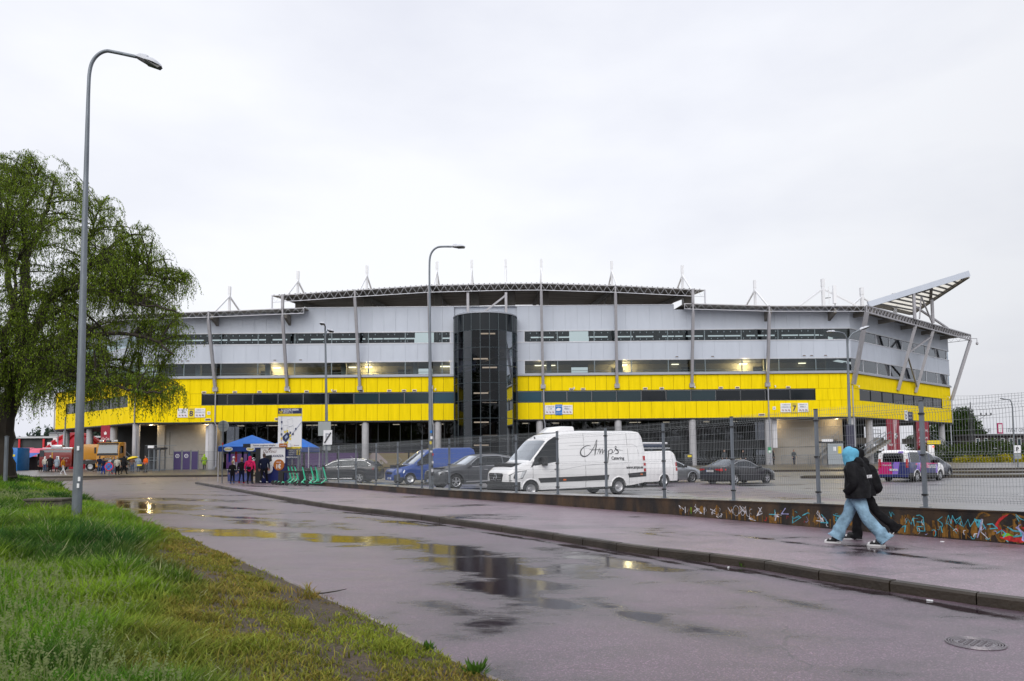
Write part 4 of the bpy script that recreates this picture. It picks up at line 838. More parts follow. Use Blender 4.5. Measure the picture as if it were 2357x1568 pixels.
def blob2(b,s,z,rs,rz,off,seed):
    r_=random.Random(seed); n=11; pts=[(s+rs*math.cos(2*pi*i/n)*r_.uniform(.6,1.1),z+rz*math.sin(2*pi*i/n)*r_.uniform(.5,1.1)) for i in range(n)]; b.add([wpt(a,max(.14,c),off) for a,c in pts],[tuple(range(n))])
def drip(b,s,z0,z1,w,off):
    b.add([wpt(s-w/2,z1,off),wpt(s-w*.3,z0,off),wpt(s+w*.3,z0,off),wpt(s+w/2,z1,off)],[(0,1,2,3)])
def wt(s): return wall_at(s)[0].z
gb={k:MB() for k in gcol}; r_=random.Random(11)
for x in list(range(1565,1960,17))+list(range(2035,2365,9)):
    s=wfind(x); h=wt(s)-.13; near=(x-1500)/850
    if r_.random()<.45+.3*near:
        blob2(gb['ochre'],s+r_.uniform(-.1,.1),.13+h*r_.uniform(.15,.4),r_.uniform(.03,.10),h*r_.uniform(.12,.3),.003,r_.random())
    for k in range(3):
        if r_.random()<.38: ss=s+r_.uniform(-.1,.1); drip(gb['ochre'],ss,.15,.13+h*r_.uniform(.3,.75),r_.uniform(.012,.05),.0035+.0003*k)
for x in list(range(1570,1930,22)):
    s=wfind(x)+r_.uniform(-.1,.1); h=wt(s)-.13; col='white' if x<1750 else r_.choice(('cyan','violet','white','cyan')); z=.13+h*r_.uniform(.25,.5)
    for k in range(r_.choice((1,2,3))): ribbon(gb[col],[(s+r_.uniform(-.12,.12),z+r_.uniform(-.1,.14)*h*2) for _ in range(3)],r_.uniform(.012,.03),.007)
for x in (1575,1590,1618): s=wfind(x); drip(gb['green'] if x==1590 else gb['white'],s,.2,.36,.035,.008)
s=wfind(1703); ribbon(gb['white'],[(s-.12+.09*math.cos(a/3),.36+.12*math.sin(a/3)) for a in range(0,20)],.011,.008); ribbon(gb['white'],[(s+.08+.06*math.cos(a/3),.36+.10*math.sin(a/3)) for a in range(0,20)],.011,.0085); ribbon(gb['white'],[(s+.16,.48),(s+.2,.26),(s+.26,.24)],.014,.009)
def scrib(col,x,pts,w=.014,off=.008,sx=1.):
    s=wfind(x); z0=.13; h=wt(s)-.13; ribbon(gb[col],[(s+a*sx,z0+c*h) for a,c in pts],w,off)
scrib('cyan',2048,[(-.03,.8),(-.0,.62),(.02,.8),(.06,.7)]); scrib('cyan',2052,[(-.1,.6),(-.06,.35),(.0,.2),(.08,.15)],.03); scrib('cyan',2068,[(-.08,.3),(.05,.28),(.12,.34),(.1,.12)],.03); scrib('ochre',2050,[(-.15,.4),(-.12,.62),(-.04,.5),(0,.62),(.06,.4)],.02,.009)
scrib('cyan',2098,[(-.12,.42),(-.08,.6),(-.02,.4),(.02,.62),(.1,.62),(.02,.62),(.04,.35)],.016); scrib('cyan',2112,[(-.06,.72),(.0,.74),(.06,.66),(.07,.4),(.08,.2),(-.05,.18),(-.06,.34),(.05,.34)],.022); scrib('cyan',2114,[(-.06,.5),(.05,.5)],.02)
scrib('ochre',2085,[(-.05,.45),(-.03,.72),(.02,.55),(.06,.72),(.1,.5)],.016)
scrib('cyan',2167,[(.0,.72),(-.08,.6),(0,.5)],.014); scrib('cyan',2190,[(-.14,.48),(-.09,.78),(-.05,.5),(-.02,.78),(.04,.52),(.12,.76),(.02,.62),(.14,.45)],.014); scrib('cyan',2215,[(-.08,.7),(-.04,.42),(.04,.68),(.07,.45),(.16,.7),(.18,.5),(.26,.66)],.014); scrib('cyan',2245,[(-.05,.7),(0,.45),(.06,.62),(.12,.4)],.026)
scrib('cyan',2180,[(0,.5),(.08,.35),(.14,.2)],.012); scrib('cyan',2170,[(-.08,.4),(-.06,.2)],.02)
scrib('ochre',2262,[(-.2,.45),(-.08,.85),(0,.95),(.08,.85),(.02,.8)],.045,.006); scrib('violet',2262,[(-.04,.7),(-.07,.4),(-.12,.12)],.03,.009); scrib('white',2264,[(-.02,.7),(-.06,.3),(.0,.2),(.05,.1)],.02,.0095); scrib('cyan',2254,[(-.08,.66),(-.02,.66),(-.05,.5)],.05); scrib('cyan',2282,[(-.1,.55),(-.02,.58),(.05,.45),(-.06,.42)],.026)
scrib('red',2304,[(.06,.9),(-.05,.72),(-.11,.55),(-.05,.4)],.06,.006); scrib('ochre',2318,[(-.1,.88),(.02,.95),(.12,.86),(.1,.9)],.05,.0065); scrib('ochre',2320,[(-.1,.55),(-.02,.5),(.08,.6),(.05,.75)],.02,.008)
scrib('cyan',2312,[(-.15,.3),(-.08,.4),(-.02,.3),(-.06,.18)],.024); scrib('cyan',2328,[(-.08,.5),(.0,.4),(.1,.4),(.12,.28),(.0,.22)],.034); scrib('cyan',2335,[(.0,.9),(.06,.78),(.12,.74)],.02); scrib('cyan',2320,[(.1,.85),(.14,.7)],.018)
blob2(gb['red'],wfind(2318),.22,.16,.05,.0075,3); blob2(gb['red'],wfind(2334),.20,.12,.05,.0078,5); blob2(gb['green'],wfind(2314),.27,.1,.04,.007,6)
scrib('ochre',2350,[(-.12,.4),(-.14,.7),(-.04,.85),(.08,.8),(.14,.6)],.05,.006); scrib('violet',2348,[(-.1,.5),(0,.35),(-.02,.15),(.04,.08)],.04,.009); scrib('red',2355,[(-.06,.5),(.02,.5),(.0,.38)],.05,.0095); scrib('cyan',2356,[(0,.35),(.06,.2),(.1,.3)],.03,.0098)
for x in list(range(1570,1935,12))+list(range(2040,2362,7)):
    s=wfind(x)+r_.uniform(-.05,.05); h=wt(s)-.13; near=(x-1500)/850; col=r_.choice(('ochre','ochre','violet','white','cyan','red') if x>1750 else ('ochre','white','ochre')); z=.13+h*r_.uniform(.12,.55)
    a0=r_.uniform(0,6); rr=r_.uniform(.02,.055); ribbon(gb[col],[(s+rr*math.cos(a0+q*.9)*r_.uniform(.6,1.3),z+rr*1.2*math.sin(a0+q*.9)) for q in range(r_.choice((3,4,5)))],r_.uniform(.008,.02),.0052)
for k,b in gb.items():
    if b.v: b.build('graffiti',GM[k],wall)
# fence
fence=thing('mesh_fence','tall galvanised welded mesh fence with folded wires standing on the low wall','fence',(0,0,0))
px=[704,738,774,814,860,910,965,1028.5,1100.5,1182,1277,1388,1520,1681,1876,2122]
ps=[wfind(x) for x in px]; ps=[max(.12,s) for s in ps]; ps[0]=.15
ps+= [ps[-1]+2.5,ps[-1]+5.0]
def fpt(s,z,o=0.): p,t,n=wall_at(s); return Vector((p.x+n.x*(.12+o),p.y+n.y*(.12+o),p.z+z))
extra=[Vector((-16.9,50.2,.17)),Vector((-15.0,48.2,.2))]
def panel(p0,p1,h=2.03,full=True):
    p0=Vector(p0);p1=Vector(p1); t=(p1-p0); ln=math.hypot(t.x,t.y); tx=Vector((t.x/ln,t.y/ln,0)); nn=Vector((tx.y,-tx.x,0))   # toward the path
    prof=[(0,.10),(0,.16),(.045,.205),(0,.25),(0,.93),(.045,.98),(0,1.03),(0,1.78),(.045,1.83),(0,1.88),(0,h)]
    n=int((ln-.1)/.05); r=.0019; V=[];F=[]
    def wire(pts):
        k=len(V)
        for q in pts:
            for a,c in ((-r,-r),(r,-r),(r,r),(-r,r)): V.append(q+tx*a+nn*c)
        for i in range(len(pts)-1):
            for j in range(4): F.append((k+4*i+j,k+4*i+(j+1)%4,k+4*(i+1)+(j+1)%4,k+4*(i+1)+j))
    for i in range(n+1):
        u=.05+i*(ln-.1)/n; q=p0+tx*u; q.z=p0.z+t.z*u/ln; wire([q+nn*o+Vector((0,0,z)) for o,z in prof])
    r=.0024
    def hw(z,o):
        k=len(V); 
        for u in (.03,ln-.03):
            q=p0+tx*u; q.z=p0.z+t.z*u/ln+z; q=q+nn*(o+.005)
            for a,c in ((-r,-r),(r,-r),(r,r),(-r,r)): V.append(q+nn*a+Vector((0,0,c)))
        for j in range(4): F.append((k+j,k+(j+1)%4,k+4+(j+1)%4,k+4+j))
    for z,o in ((.13,0),(.16,0),(.205,.045),(.25,0),(.42,0),(.62,0),(.80,0),(.93,0),(.98,.045),(1.03,0),(1.22,0),(1.42,0),(1.62,0),(1.78,0),(1.83,.045),(1.88,0),(1.98,0)): hw(z,o)
    return arr('mesh_panel',[tuple(v) for v in V],F,GALVD,fence)
GALVD=mat('fence_wire',(.26,.28,.29),.45,.2)
tops=[fpt(s,0) for s in ps]
for i in range(len(ps)-1): panel(tops[i],tops[i+1])
panel(extra[0],extra[1]); panel(extra[1],tops[0])
for i,p in enumerate(tops+extra):
    b=MB(); tt=wall_at(ps[i])[1] if i<len(ps) else Vector((.7,-.7,0)); a=math.atan2(tt.y,tt.x)
    b.box(-.03,.03,-.03,.03,-.0,2.0); b.box(-.033,.033,-.033,.033,2.0,2.02,1); b.box(-.075,.075,-.075,.075,0,.012)
    for z in (.22,.97,1.75): b.box(-.045,.045,-.048,.036,z,z+.035,1)
    b.tf(Matrix.Translation(p)@Matrix.Rotation(a,4,'Z')); b.build('fence_post',[GALV,BLACK],fence)
# ---------------------------------------------------------------- street lamps
LHW=mat('lamp_shell',(.55,.57,.62),.4); LGL=mat('lamp_lens',(.03,.035,.03),.25)
def lamp_head(parent,p,d,L_=.66,up=Vector((0,0,1)),s=1.):
    d=Vector(d).normalized(); side=d.cross(up).normalized(); u=side.cross(d)
    M=Matrix((( d.x,side.x,u.x,p[0]),(d.y,side.y,u.y,p[1]),(d.z,side.z,u.z,p[2]),(0,0,0,1)))
    b=MB(); n=14; prof=[(0,.05,.06),(.06,.07,.12),(.2,.085,.14),(.255,.085,.13),(.26,.10,.10),(.4,.14,.115),(.52,.14,.09),(.62,.09,.05),(.66,.02,.01)]
    for i,(x,wd,h) in enumerate(prof):
        for j in range(n): a=pi*j/(n-1); b.v.append((x*s,wd*math.cos(a)*s,(h*math.sin(a))*s))
    for i in range(len(prof)-1):
        for j in range(n-1): b.f.append((i*n+j,i*n+j+1,(i+1)*n+j+1,(i+1)*n+j)); b.m.append(0)
        b.f.append((i*n,i*n+n-1,(i+1)*n+n-1,(i+1)*n)); b.m.append(0)
    b.tf(M); h=b.build('lamp_head',LHW,parent,smooth=True)
    b=MB(); b.hexa([(q[0]*s,q[1]*s,q[2]*s) for q in [(.02,-.05,-.03),(.3,-.07,-.07),(.3,.07,-.07),(.02,.05,-.03),(.02,-.06,-.002),(.3,-.08,-.002),(.3,.08,-.002),(.02,.06,-.002)]],1)
    b.hexa([(q[0]*s,q[1]*s,q[2]*s) for q in [(.3,-.09,-.08),(.62,-.07,-.07),(.62,.07,-.07),(.3,.09,-.08),(.27,-.12,-.003),(.66,-.06,-.003),(.66,.06,-.003),(.27,.12,-.003)]]); b.tf(M); b.build('lens',[LGL,BLACK],h)
def street_lamp(label,base_,pts,radii,group='street lamps',heads=(),name='street_lamp'):
    t=thing(name,label,'street lamp',base_,group=group); b=MB(); o=Vector(base_); b.tube([Vector(p)-o for p in pts],radii,14); b.build('pole',GALV,t,smooth=True)
    for p,d,s in heads: lamp_head(t,Vector(p)-o,d,s=s)
    return t
b0=Vector((-9.96,17,float(vergez(-9.96,17))-.03)); Y=17.
pp=[b0+Vector((0,0,-.2))]+[P(x,y,Y) for x,y in [(180,1080),(187,850),(194,560),(201,300),(204,200),(206.5,165),(213,142),(226,126),(243,118),(262,120),(314,131)]]
pp[0].x=pp[1].x-.01; pp=smooth_line(pp,4); b0=Vector((pp[0].x,17,b0.z))
lampA=street_lamp('tall grey steel lamp standing in the grass at the left, single head pointing right',b0,pp,[float(np.interp(q.z,[0,9.5,10.4],[.108,.048,.04])) for q in pp],heads=[(pp[-1],pp[-1]-pp[-2]+Vector((0,0,-.02)),1.)])
b=MB()
for z,a in ((.9,.2),(1.05,.6),(1.75,-.3)): b.box(.05+a*.05,.10+a*.05,-.12,-.105,z,z+.1)
b.build('sticker',PWHITE,lampA)
Y=30.45; b1=Vector((-3.35,Y,.128)); pp=[b1]+[P(x,y,Y) for x,y in [(991,1000),(990,860),(989,700),(988.5,620),(990,592),(996,578),(1006,570),(1018,568),(1040,568)]]
pp[0]=Vector((pp[1].x+.03,Y,.128)); b1=pp[0]; pp=smooth_line(pp,4)
lc=street_lamp('galvanised lamp on the path beside the fence, sticker covered pole with a single head',b1,pp,[float(np.interp(q.z,[0,8,9],[.10,.05,.04])) for q in pp],heads=[(pp[-1],pp[-1]-pp[-2],.85)])
r_=random.Random(3)
for z,c in ((2.55,PBLUE),(2.3,PWHITE),(2.2,PBLK),(2.08,PYEL),(1.75,PWHITE),(1.62,PRED),(1.3,PWHITE),(1.15,PBLK),(.95,PWHITE),(.8,PBLK)):
    b=MB(); a=r_.uniform(-2.2,-1.1); b.lathe([(.104,z),(.104,z+r_.uniform(.06,.14))],5,a0=a,a1=a+.9); b.build('sticker',c,lc)
b=MB(); b.tube([(.02+.03*math.sin(i*1.3),-.105,.35+.04*i) for i in range(11)],.008,5); b.build('graffiti',PBLK,lc)
b=MB(); b.lathe([(.16,0),(.16,.02),(.1,.02)],12); b.build('base_plate',GALV,lc)
Y=47.; b2=Vector((P(752.5,1030,Y).x,Y,.15)); pp=[b2]+[P(x,y,Y) for x,y in [(751.5,950),(750,850),(748.8,775),(748.2,760)]]
t=thing('street_lamp','slim double headed lamp rising behind the dark estate car, parking signs on its pole','street lamp',b2,group='street lamps'); b=MB(); b.tube([p-b2 for p in pp],[.10,.09,.07,.055,.05],12)
e1=[pp[-1]-b2,P(748.5,752,46.6)-b2,P(747.2,748,46.0)-b2]; e2=[pp[-2]-b2,P(751,765,47.2)-b2,P(754,760,47.6)-b2]; b.tube(e1,.045,8); b.tube(e2,.04,8); b.build('pole',GALV,t,smooth=True)
lamp_head(t,e1[-1],(-.12,-1,.0)); lamp_head(t,e2[-1],(.35,1,.0))
def plate(parent,x,y,w,h,Yp,o,m,name='sign_plate',th=.02): p=P(x,y,Yp)-o; b=MB(); b.box(p.x-w/2,p.x+w/2,-th,0,p.z-h/2,p.z+h/2); b.v=[(v[0],v[1]+p.y,v[2]) for v in b.v]; return b.build(name,m,parent)
SGB=mat('sign_back',(.34,.37,.38),.4,.4)
plate(t,747,987,.80,.56*1.6,46.9,b2,SGB); q=plate(t,754.5,1007,.55,.92,46.82,b2,PWHITE); o_=P(754.5,1007,46.82)-b2
text('P',mat('faded_grey',(.35,.37,.42),.5),q,None,.42,face(o_.x,o_.y-.03,o_.z+.05),bold=.03); b=MB(); b.beam((o_.x-.2,o_.y-.045,o_.z-.36),(o_.x+.2,o_.y-.045,o_.z+.3),.03,.07); b.build('slash',PBLK,q); plate(t,752,1028,.5,.5,46.95,b2,SGB)
Y=45.; b3=Vector((P(1958,1100,Y).x,Y,-.05)); pp=[b3]+[P(x,y,Y) for x,y in [(1956,1000),(1953,880),(1950.5,790)]]
t=thing('street_lamp','double armed lamp in the lot in front of the right corner of the stadium','street lamp',b3,group='street lamps'); b=MB(); b.tube([p-b3 for p in pp],[.11,.10,.08,.06],12)
a1=[P(x,y,Y)-b3 for x,y in [(1950.5,800),(1949,778),(1943,768),(1930,764),(1922,764)]]; a2=[P(x,y,Y)-b3 for x,y in [(1950.5,800),(1953,780),(1962,768),(1974,762),(1979,760)]]
b.tube(a1,.045,8); b.tube(a2,.045,8); b.build('pole',GALV,t,smooth=True); lamp_head(t,a1[-1],a1[-1]-a1[-2],s=.8); lamp_head(t,a2[-1],a2[-1]-a2[-2],s=.95); plate(t,1957,1004,.5,1.4,Y-.13,b3,mat('dark_poster',(.04,.04,.07),.5),'poster')
Y=85.; pp=[P(2334,1090,Y)]+[P(x,y,Y) for x,y in [(2333,1000),(2330.5,940),(2329,928),(2325,921),(2317,919.5)]]; b4=pp[0]; street_lamp('distant slim lamp with one head pointing left, in front of the long dark building',b4,pp,[.1,.09,.07,.06,.06,.06],heads=[(pp[-1],pp[-1]-pp[-2],1.1)])
for x,y0,y1,Y,l in ((16,1092,1005,40.01,'short bare grey post beside the willow trunk'),(151,1078,960,92,'thin grey pole standing behind the group of people at the far left')):
    a=P(x,y1,Y); z=float(vergez(a.x,Y)) if Y<60 else .2; b=MB(); b.tube([(0,0,-.1),(0,0,a.z-z)],.10 if Y<60 else .09,8); b.lathe([(0,a.z-z+.05),(.1,a.z-z+.02),(.13,a.z-z)],8); o=b.build('post',GALV,None,smooth=True,loc=(a.x,Y,z)); tag(o,l,'post')
# ---------------------------------------------------------------- trees
def leafmat(name,rough=.5):
    m=bpy.data.materials.new(name); m.use_nodes=True; t=m.node_tree; b=t.nodes['Principled BSDF']; a=N(t,'ShaderNodeAttribute',attribute_name='Col'); L(t,a,0,b,0); b.inputs['Roughness'].default_value=rough; b.inputs['Specular IOR Level'].default_value=.15
    tl=N(t,'ShaderNodeBsdfTranslucent'); L(t,a,0,tl,0); ms=N(t,'ShaderNodeMixShader'); ms.inputs[0].default_value=.35; L(t,b,0,ms,1); L(t,tl,0,ms,2); L(t,ms,0,t.nodes['Material Output'],0); return m
LEAF=leafmat('leaf',.7); BARK=mat('bark',(.035,.027,.020),.85,var=.4,vs=3,bump=.7,bs=9,stretch=(1,1,.3))
def inpoly(x,y,poly):
    c=False; n=len(poly)
    for i in range(n):
        x1,y1=poly[i]; x2,y2=poly[i-1]
        if (y1>y)!=(y2>y) and x<(x2-x1)*(y-y1)/(y2-y1)+x1: c=not c
    return c
def qpts(a,b_,c,n): return [a*(1-i/n)**2+b_*(2*(i/n)*(1-i/n))+c*(i/n)**2 for i in range(n+1)]
def willow():
    r=random.Random(21); Y0=42.; base_=P(14,1100,Y0); base_.z=float(vergez(base_.x,Y0))-.1
    t=thing('willow_tree','large weeping willow with hanging olive green strands on the left','tree',base_)
    def w(x,y,dy=0): return P(x,y,Y0+dy)-base_
    limbs=[([(14,1108,0),(6,1040,0),(14,960,0),(34,900,0)],.62,.46),([(34,900,0),(50,780,-.5),(58,640,-.5),(62,575,0),(88,540,.5),(110,470,1),(123,420,1)],.40,.05),([(62,575,0),(50,500,-1),(76,455,-1),(88,390,-1)],.16,.04),([(50,780,0),(20,650,1),(8,520,1.5),(35,405,1)],.26,.05),
     ([(34,900,0),(80,760,1.5),(110,690,2),(176,640,2.5),(235,587,2),(293,546,1.5),(335,540,1)],.34,.04),([(110,690,2),(180,660,0),(252,678,-1),(305,628,-2),(376,640,-2.5),(420,650,-2.5)],.2,.035),([(34,900,0),(90,820,-2),(141,787,-3),(194,770,-3.5),(329,775,-4),(400,816,-4)],.3,.04),
     ([(34,900,0),(100,860,2),(190,845,3),(280,850,4),(360,880,4)],.24,.04),([(90,820,-2),(160,860,-4),(240,880,-5),(310,900,-5),(370,905,-5)],.16,.035),([(34,900,0),(-60,760,-1),(-140,620,0),(-180,520,0)],.32,.06),([(80,760,1.5),(150,700,4),(210,660,5),(260,600,5)],.18,.04),([(34,900,0),(10,800,-4),(30,700,-5),(40,600,-5)],.24,.05),
     ([(-60,760,-1),(-20,640,-4),(10,560,-5)],.16,.04),([(180,660,0),(200,580,-2),(215,520,-2),(235,480,-1.5)],.12,.03),([(252,678,-1),(300,700,-4),(360,705,-5),(410,720,-5)],.1,.03)]
    b=MB(); seeds=[]
    for pts,r0,r1 in limbs:
        q=smooth_line([w(*p) for p in pts],5)
        for i in range(1,len(q)-1): q[i]+=Vector((r.uniform(-.08,.08),r.uniform(-.08,.08),r.uniform(-.06,.06)))
        n=len(q); b.tube(q,[r0+(r1-r0)*(i/(n-1))**.8 for i in range(n)],8)
        if r0<.6: seeds+=[(p,r0+(r1-r0)*(i/(n-1))) for i,p in enumerate(q) if i>1]
    crown=[(-260,500),(-200,420),(-100,360),(0,352),(40,340),(75,335),(112,352),(135,370),(185,395),(195,430),(205,440),(250,450),(262,470),(300,508),(335,520),(362,530),(395,560),(412,600),(440,632),(443,665),(425,690),(428,740),(440,780),(448,800),(425,822),(385,850),(430,885),(436,925),(405,950),(372,958),(345,968),(300,950),(262,975),(235,962),(205,985),(170,960),(140,985),(100,965),(60,990),(20,985),(-60,990),(-260,950)]
    sec=[]; tries=0
    while len(sec)<900 and tries<16000:
        tries+=1; x=r.uniform(-230,445); y=r.uniform(340,930)
        if not inpoly(x,y,crown) or not inpoly(x,y+25,crown): continue
        if vnoise(x,y,45,4)<.30 and r.random()<.6: continue
        dy=r.uniform(-1,1)*7*math.sqrt(max(.05,1-((x-60)/400)**2)); p=w(x,y,dy)
        cand=min(seeds,key=lambda s:(s[0]-p).length+(1.2 if s[0].z>p.z else 0)); a=cand[0]; ln=(p-a).length
        if ln>6.5: continue
        mid=a.lerp(p,.55)+Vector((0,0,ln*.22)); q=qpts(a,mid,p,6); sec.append(q); b.tube(q,[min(cand[1]*.5,.02+.012*ln)*(1-.75*i/6)+.006 for i in range(7)],5,cap=False)
    br=b.build('branches',BARK,t,smooth=True); br.name='trunk_and_branches'
    V=[];F=[];C=[]; SV=[];SF=[]
    tw=MB()
    for q in sec:
        for _ in range(r.choice((10,12,14))):
            u=r.uniform(.3,1); i=min(5,int(u*6)); p=q[i].lerp(q[i+1],u*6-i); an=r.uniform(0,2*pi); o=r.uniform(.15,.9); ln=r.uniform(.4,1.5)
            up=r.uniform(.05,.45); d=Vector((math.cos(an)*o,math.sin(an)*o,0)); pts=[p,p+d*.4+Vector((0,0,up*.7)),p+d*.85+Vector((0,0,up*.3-ln*.12)),p+d*1.02+Vector((0,0,-ln*.55)),p+d*1.0+Vector((r.uniform(-.1,.1),0,-ln))]
            wp=pts[-1]+base_; tw.tube(pts,.005,3,cap=False)
            n=int(ln*15)+6; hue=r.uniform(.2,.8); br_=r.uniform(.7,1.3)
            for k in range(n):
                t_=(k+r.random()*.8)/n*4; j=min(3,int(t_)); c=pts[j].lerp(pts[j+1],t_-j)+Vector((r.uniform(-.07,.07),r.uniform(-.07,.07),r.uniform(-.03,.03))); a2=r.uniform(0,2*pi); L_=r.uniform(.10,.19); W_=r.uniform(.016,.030)
                dn=Vector((math.cos(a2)*.5,math.sin(a2)*.5,-r.uniform(.3,1.))).normalized(); sd=Vector((-math.sin(a2),math.cos(a2),r.uniform(-.3,.3)))*W_; m_=c+dn*L_*.5; k0=len(V); V+=[c,m_+sd,c+dn*L_,m_-sd]; F.append((k0,k0+1,k0+2,k0+3))
                g=br_*r.uniform(.8,1.2); cc=((.115+.10*hue)*g,(.205+.07*hue)*g,(.016+.008*hue)*g); C+=[cc]*4
    tw.build('twigs',BARK,t); arr('crown',[tuple(v) for v in V],F,LEAF,t,cols=np.array(C))
    return t
willow()
def leafy(name,label,cat,base_,blobs,n,size,col,col2,trunk=None,seed=1,group=None,jit=.35,kind=None):
    r=np.random.default_rng(seed); base_=Vector(base_)
    tot=sum(b_[3]*b_[4]*b_[5] for b_ in blobs); V=[];C=[]
    for (x,y,z,rx,ry,rz) in blobs:
        k=max(20,int(n*rx*ry*rz/tot)); d=r.normal(size=(k,3)); d/=np.linalg.norm(d,axis=1)[:,None]; rad=(.55+.5*r.random(k))[:,None]; c=d*rad*np.array([rx,ry,rz])+np.array([x,y,z])
        c+=(r.random((k,3))-.5)*size*2; keep=vnoise(c[:,0]+c[:,1]*.7,c[:,2],max(.4,rx*.25),seed)>.30; c=c[keep]; k=len(c)
        a=r.normal(size=(k,3)); a/=np.linalg.norm(a,axis=1)[:,None]; b_=np.cross(a,r.normal(size=(k,3))); b_/=np.linalg.norm(b_,axis=1)[:,None]; s=(size*r.uniform(.5,1.2,k))[:,None]
        q=np.stack([c-a*s,c+b_*s*.45,c+a*s,c-b_*s*.45],1); V.append(q.reshape(-1,3)); h=(vnoise(c[:,0],c[:,2],rx*.4,seed+3)*.6+.4*r.random(k))[:,None]; cc=(np.array(col)*(1-h)+np.array(col2)*h)*r.uniform(.7,1.25,(k,1)); C.append(np.repeat(cc,4,0))
    V=np.concatenate(V); C=np.concatenate(C); F=np.arange(len(V)).reshape(-1,4)
    if kind=='stuff': o=arr(name,V,F,LEAF,None,cols=C); o.location=base_; tag(o,label,cat,group,'stuff'); return o
    t=thing(name,label,cat,base_,group=group); arr('crown',V,F,LEAF,t,cols=C)
    if trunk:
        b=MB(); h=trunk[1]; b.tube([(0,0,-.3),(.1,0,h*.5),(0,.1,h)],[trunk[0],trunk[0]*.8,trunk[0]*.5],8)
        for (x,y,z,rx,ry,rz) in blobs[:6]: b.tube([(0,0,h*.6),(x*.5,y*.5,(h*.6+z)/2+.3),(x,y,z)],[trunk[0]*.45,trunk[0]*.3,.04],6)
        b.build('trunk',BARK,t,smooth=True)
    return t
G1=(.018,.045,.010); G2=(.060,.11,.018)
a=P(2215,1070,118); leafy('broadleaf_tree','full dark green tree behind the right end of the stadium','tree',(a.x,118,.3),[(0,0,4.5,3.2,3,3.2),(-1.8,0,3.4,2.4,2,2.4),(2,0,3,2.2,2,2.3),(.3,0,7,1.8,1.8,1.6),(-2.5,-1,6,1.8,1.5,1.7),(3.6,0,1.8,1.8,1.5,1.6)],15000,.26,G1,G2,(.3,3.5),3)
a=P(2160,1070,124); leafy('broadleaf_tree','light green tree seen between the columns under the right stadium end','tree',(a.x,124,.3),[(0,0,3.4,3,3,3),(-2.6,0,2.6,2.6,2,2.4),(2.4,0,4.4,2.4,2,2.3)],9000,.26,G1,(.08,.14,.02),(.25,2.5),5)
a=P(2290,1040,100); leafy('shrub_bank','rounded green shrubs along the bank below the long dark building','shrubs',(a.x-4,100,.3),[(0,0,1.3,3,1.5,1.4),(4,0,1.6,3,1.5,1.5),(8.5,0,1.2,3.2,1.5,1.3),(12,0,1.4,3,1.5,1.4),(-4,0,1.5,2.4,1.5,1.4),(16,0,1.3,3,1.5,1.3),(5,-1.5,.8,2.,1,.9),(11,-1.5,.7,2.5,1,.8)],12000,.2,(.022,.045,.010),(.075,.12,.02),None,7,kind='stuff')
a=P(2240,1062,92); leafy('flowering_shrubs','low yellow flowering shrubs at the right edge of the lot','shrubs',(a.x,92,.2),[(0,0,.45,2.6,1,.6),(4.5,0,.5,2.4,1,.75),(7.5,0,.55,2.2,1,.7),(10.5,0,.5,2.2,1,.6)],7000,.13,(.14,.17,.01),(.62,.52,.02),None,8,kind='stuff')
a=P(130,1000,190); leafy('distant_trees','hazy wooded hill seen under the willow at the far left','trees',(a.x,190,2),[(-9,0,3,5,3,2.5),(-2,0,4.6,5,3,3.6),(6,0,6.4,6,3,4.),(14,0,5,6,3,4),(-20,0,1.5,8,3,2)],9000,.55,(.035,.055,.045),(.07,.10,.07),None,9,kind='stuff')
bl=[(i*13-92+3*math.sin(i*2.1),3*math.cos(i*1.7),9+2*math.sin(i),9,5,9.5+2*math.sin(i*1.3)) for i in range(15)]
leafy('tree_belt','belt of tall dark trees along the street behind the camera, seen only in the window reflections','trees',(0,-48,0),bl,26000,.9,(.018,.040,.012),(.05,.085,.02),None,15,kind='stuff')
# concrete block in the grass, twig, manhole
p=Vector((P(115,1160,18.3).x,18.3,0)); z=float(vergez(p.x,p.y)); b=MB(); tz=P(115,1147,18.3).z; b.box(-.46,.46,-.28,.28,-.1,tz-z-.055); b.box(-.48,.48,-.31,.3,tz-z-.055,tz-z); o=b.build('concrete_block',mat('old_block',(.075,.062,.05),.7,var=.4,vs=4,bump=.4,bs=20),loc=(p.x,p.y,z),bev=.012); tag(o,'dark weathered concrete slab block sunk in the long grass beside the left lamp','block')
p=G(740,1370); b=MB(); b.tube([(-.26,-.03,.015),(-.12,0,.02),(.02,.02,.02),(.18,.08,.035),(.28,.13,.05)],[.006,.008,.009,.007,.004],6); b.tube([(.02,.02,.02),(.1,-.02,.03)],.004,5); o=b.build('twig',BARK,loc=(p.x,p.y,0)); tag(o,'thin bare dark twig lying on the road near the grass edge','twig')
p=G(2245,1482); t=thing('manhole_cover','round cast iron manhole cover with ring grooves set in the wet road','manhole cover',(p.x,p.y,0)); IR=mat('cast_iron',(.20,.18,.20),.25,.3,var=.3,bump=.3,bs=40)
b=MB(); b.lathe([(0,.006),(.18,.006)],40); 
for r0 in (.19,.215,.24,.265): b.lathe([(r0-.015,.004),(r0-.010,.013),(r0,.013),(r0+.005,.004)],48)
b.build('ring_frame',IR,t,smooth=True)
b=MB()
for i in range(-4,5):
    for j in range(-4,5):
        if math.hypot(i,j)<3.9 and (i+j)%2==0: b.box(i*.042-.014,i*.042+.014,j*.042-.014,j*.042+.014,.005,.015)
b.build('raised_studs',IR,t); t.scale=(.88,.88,1)
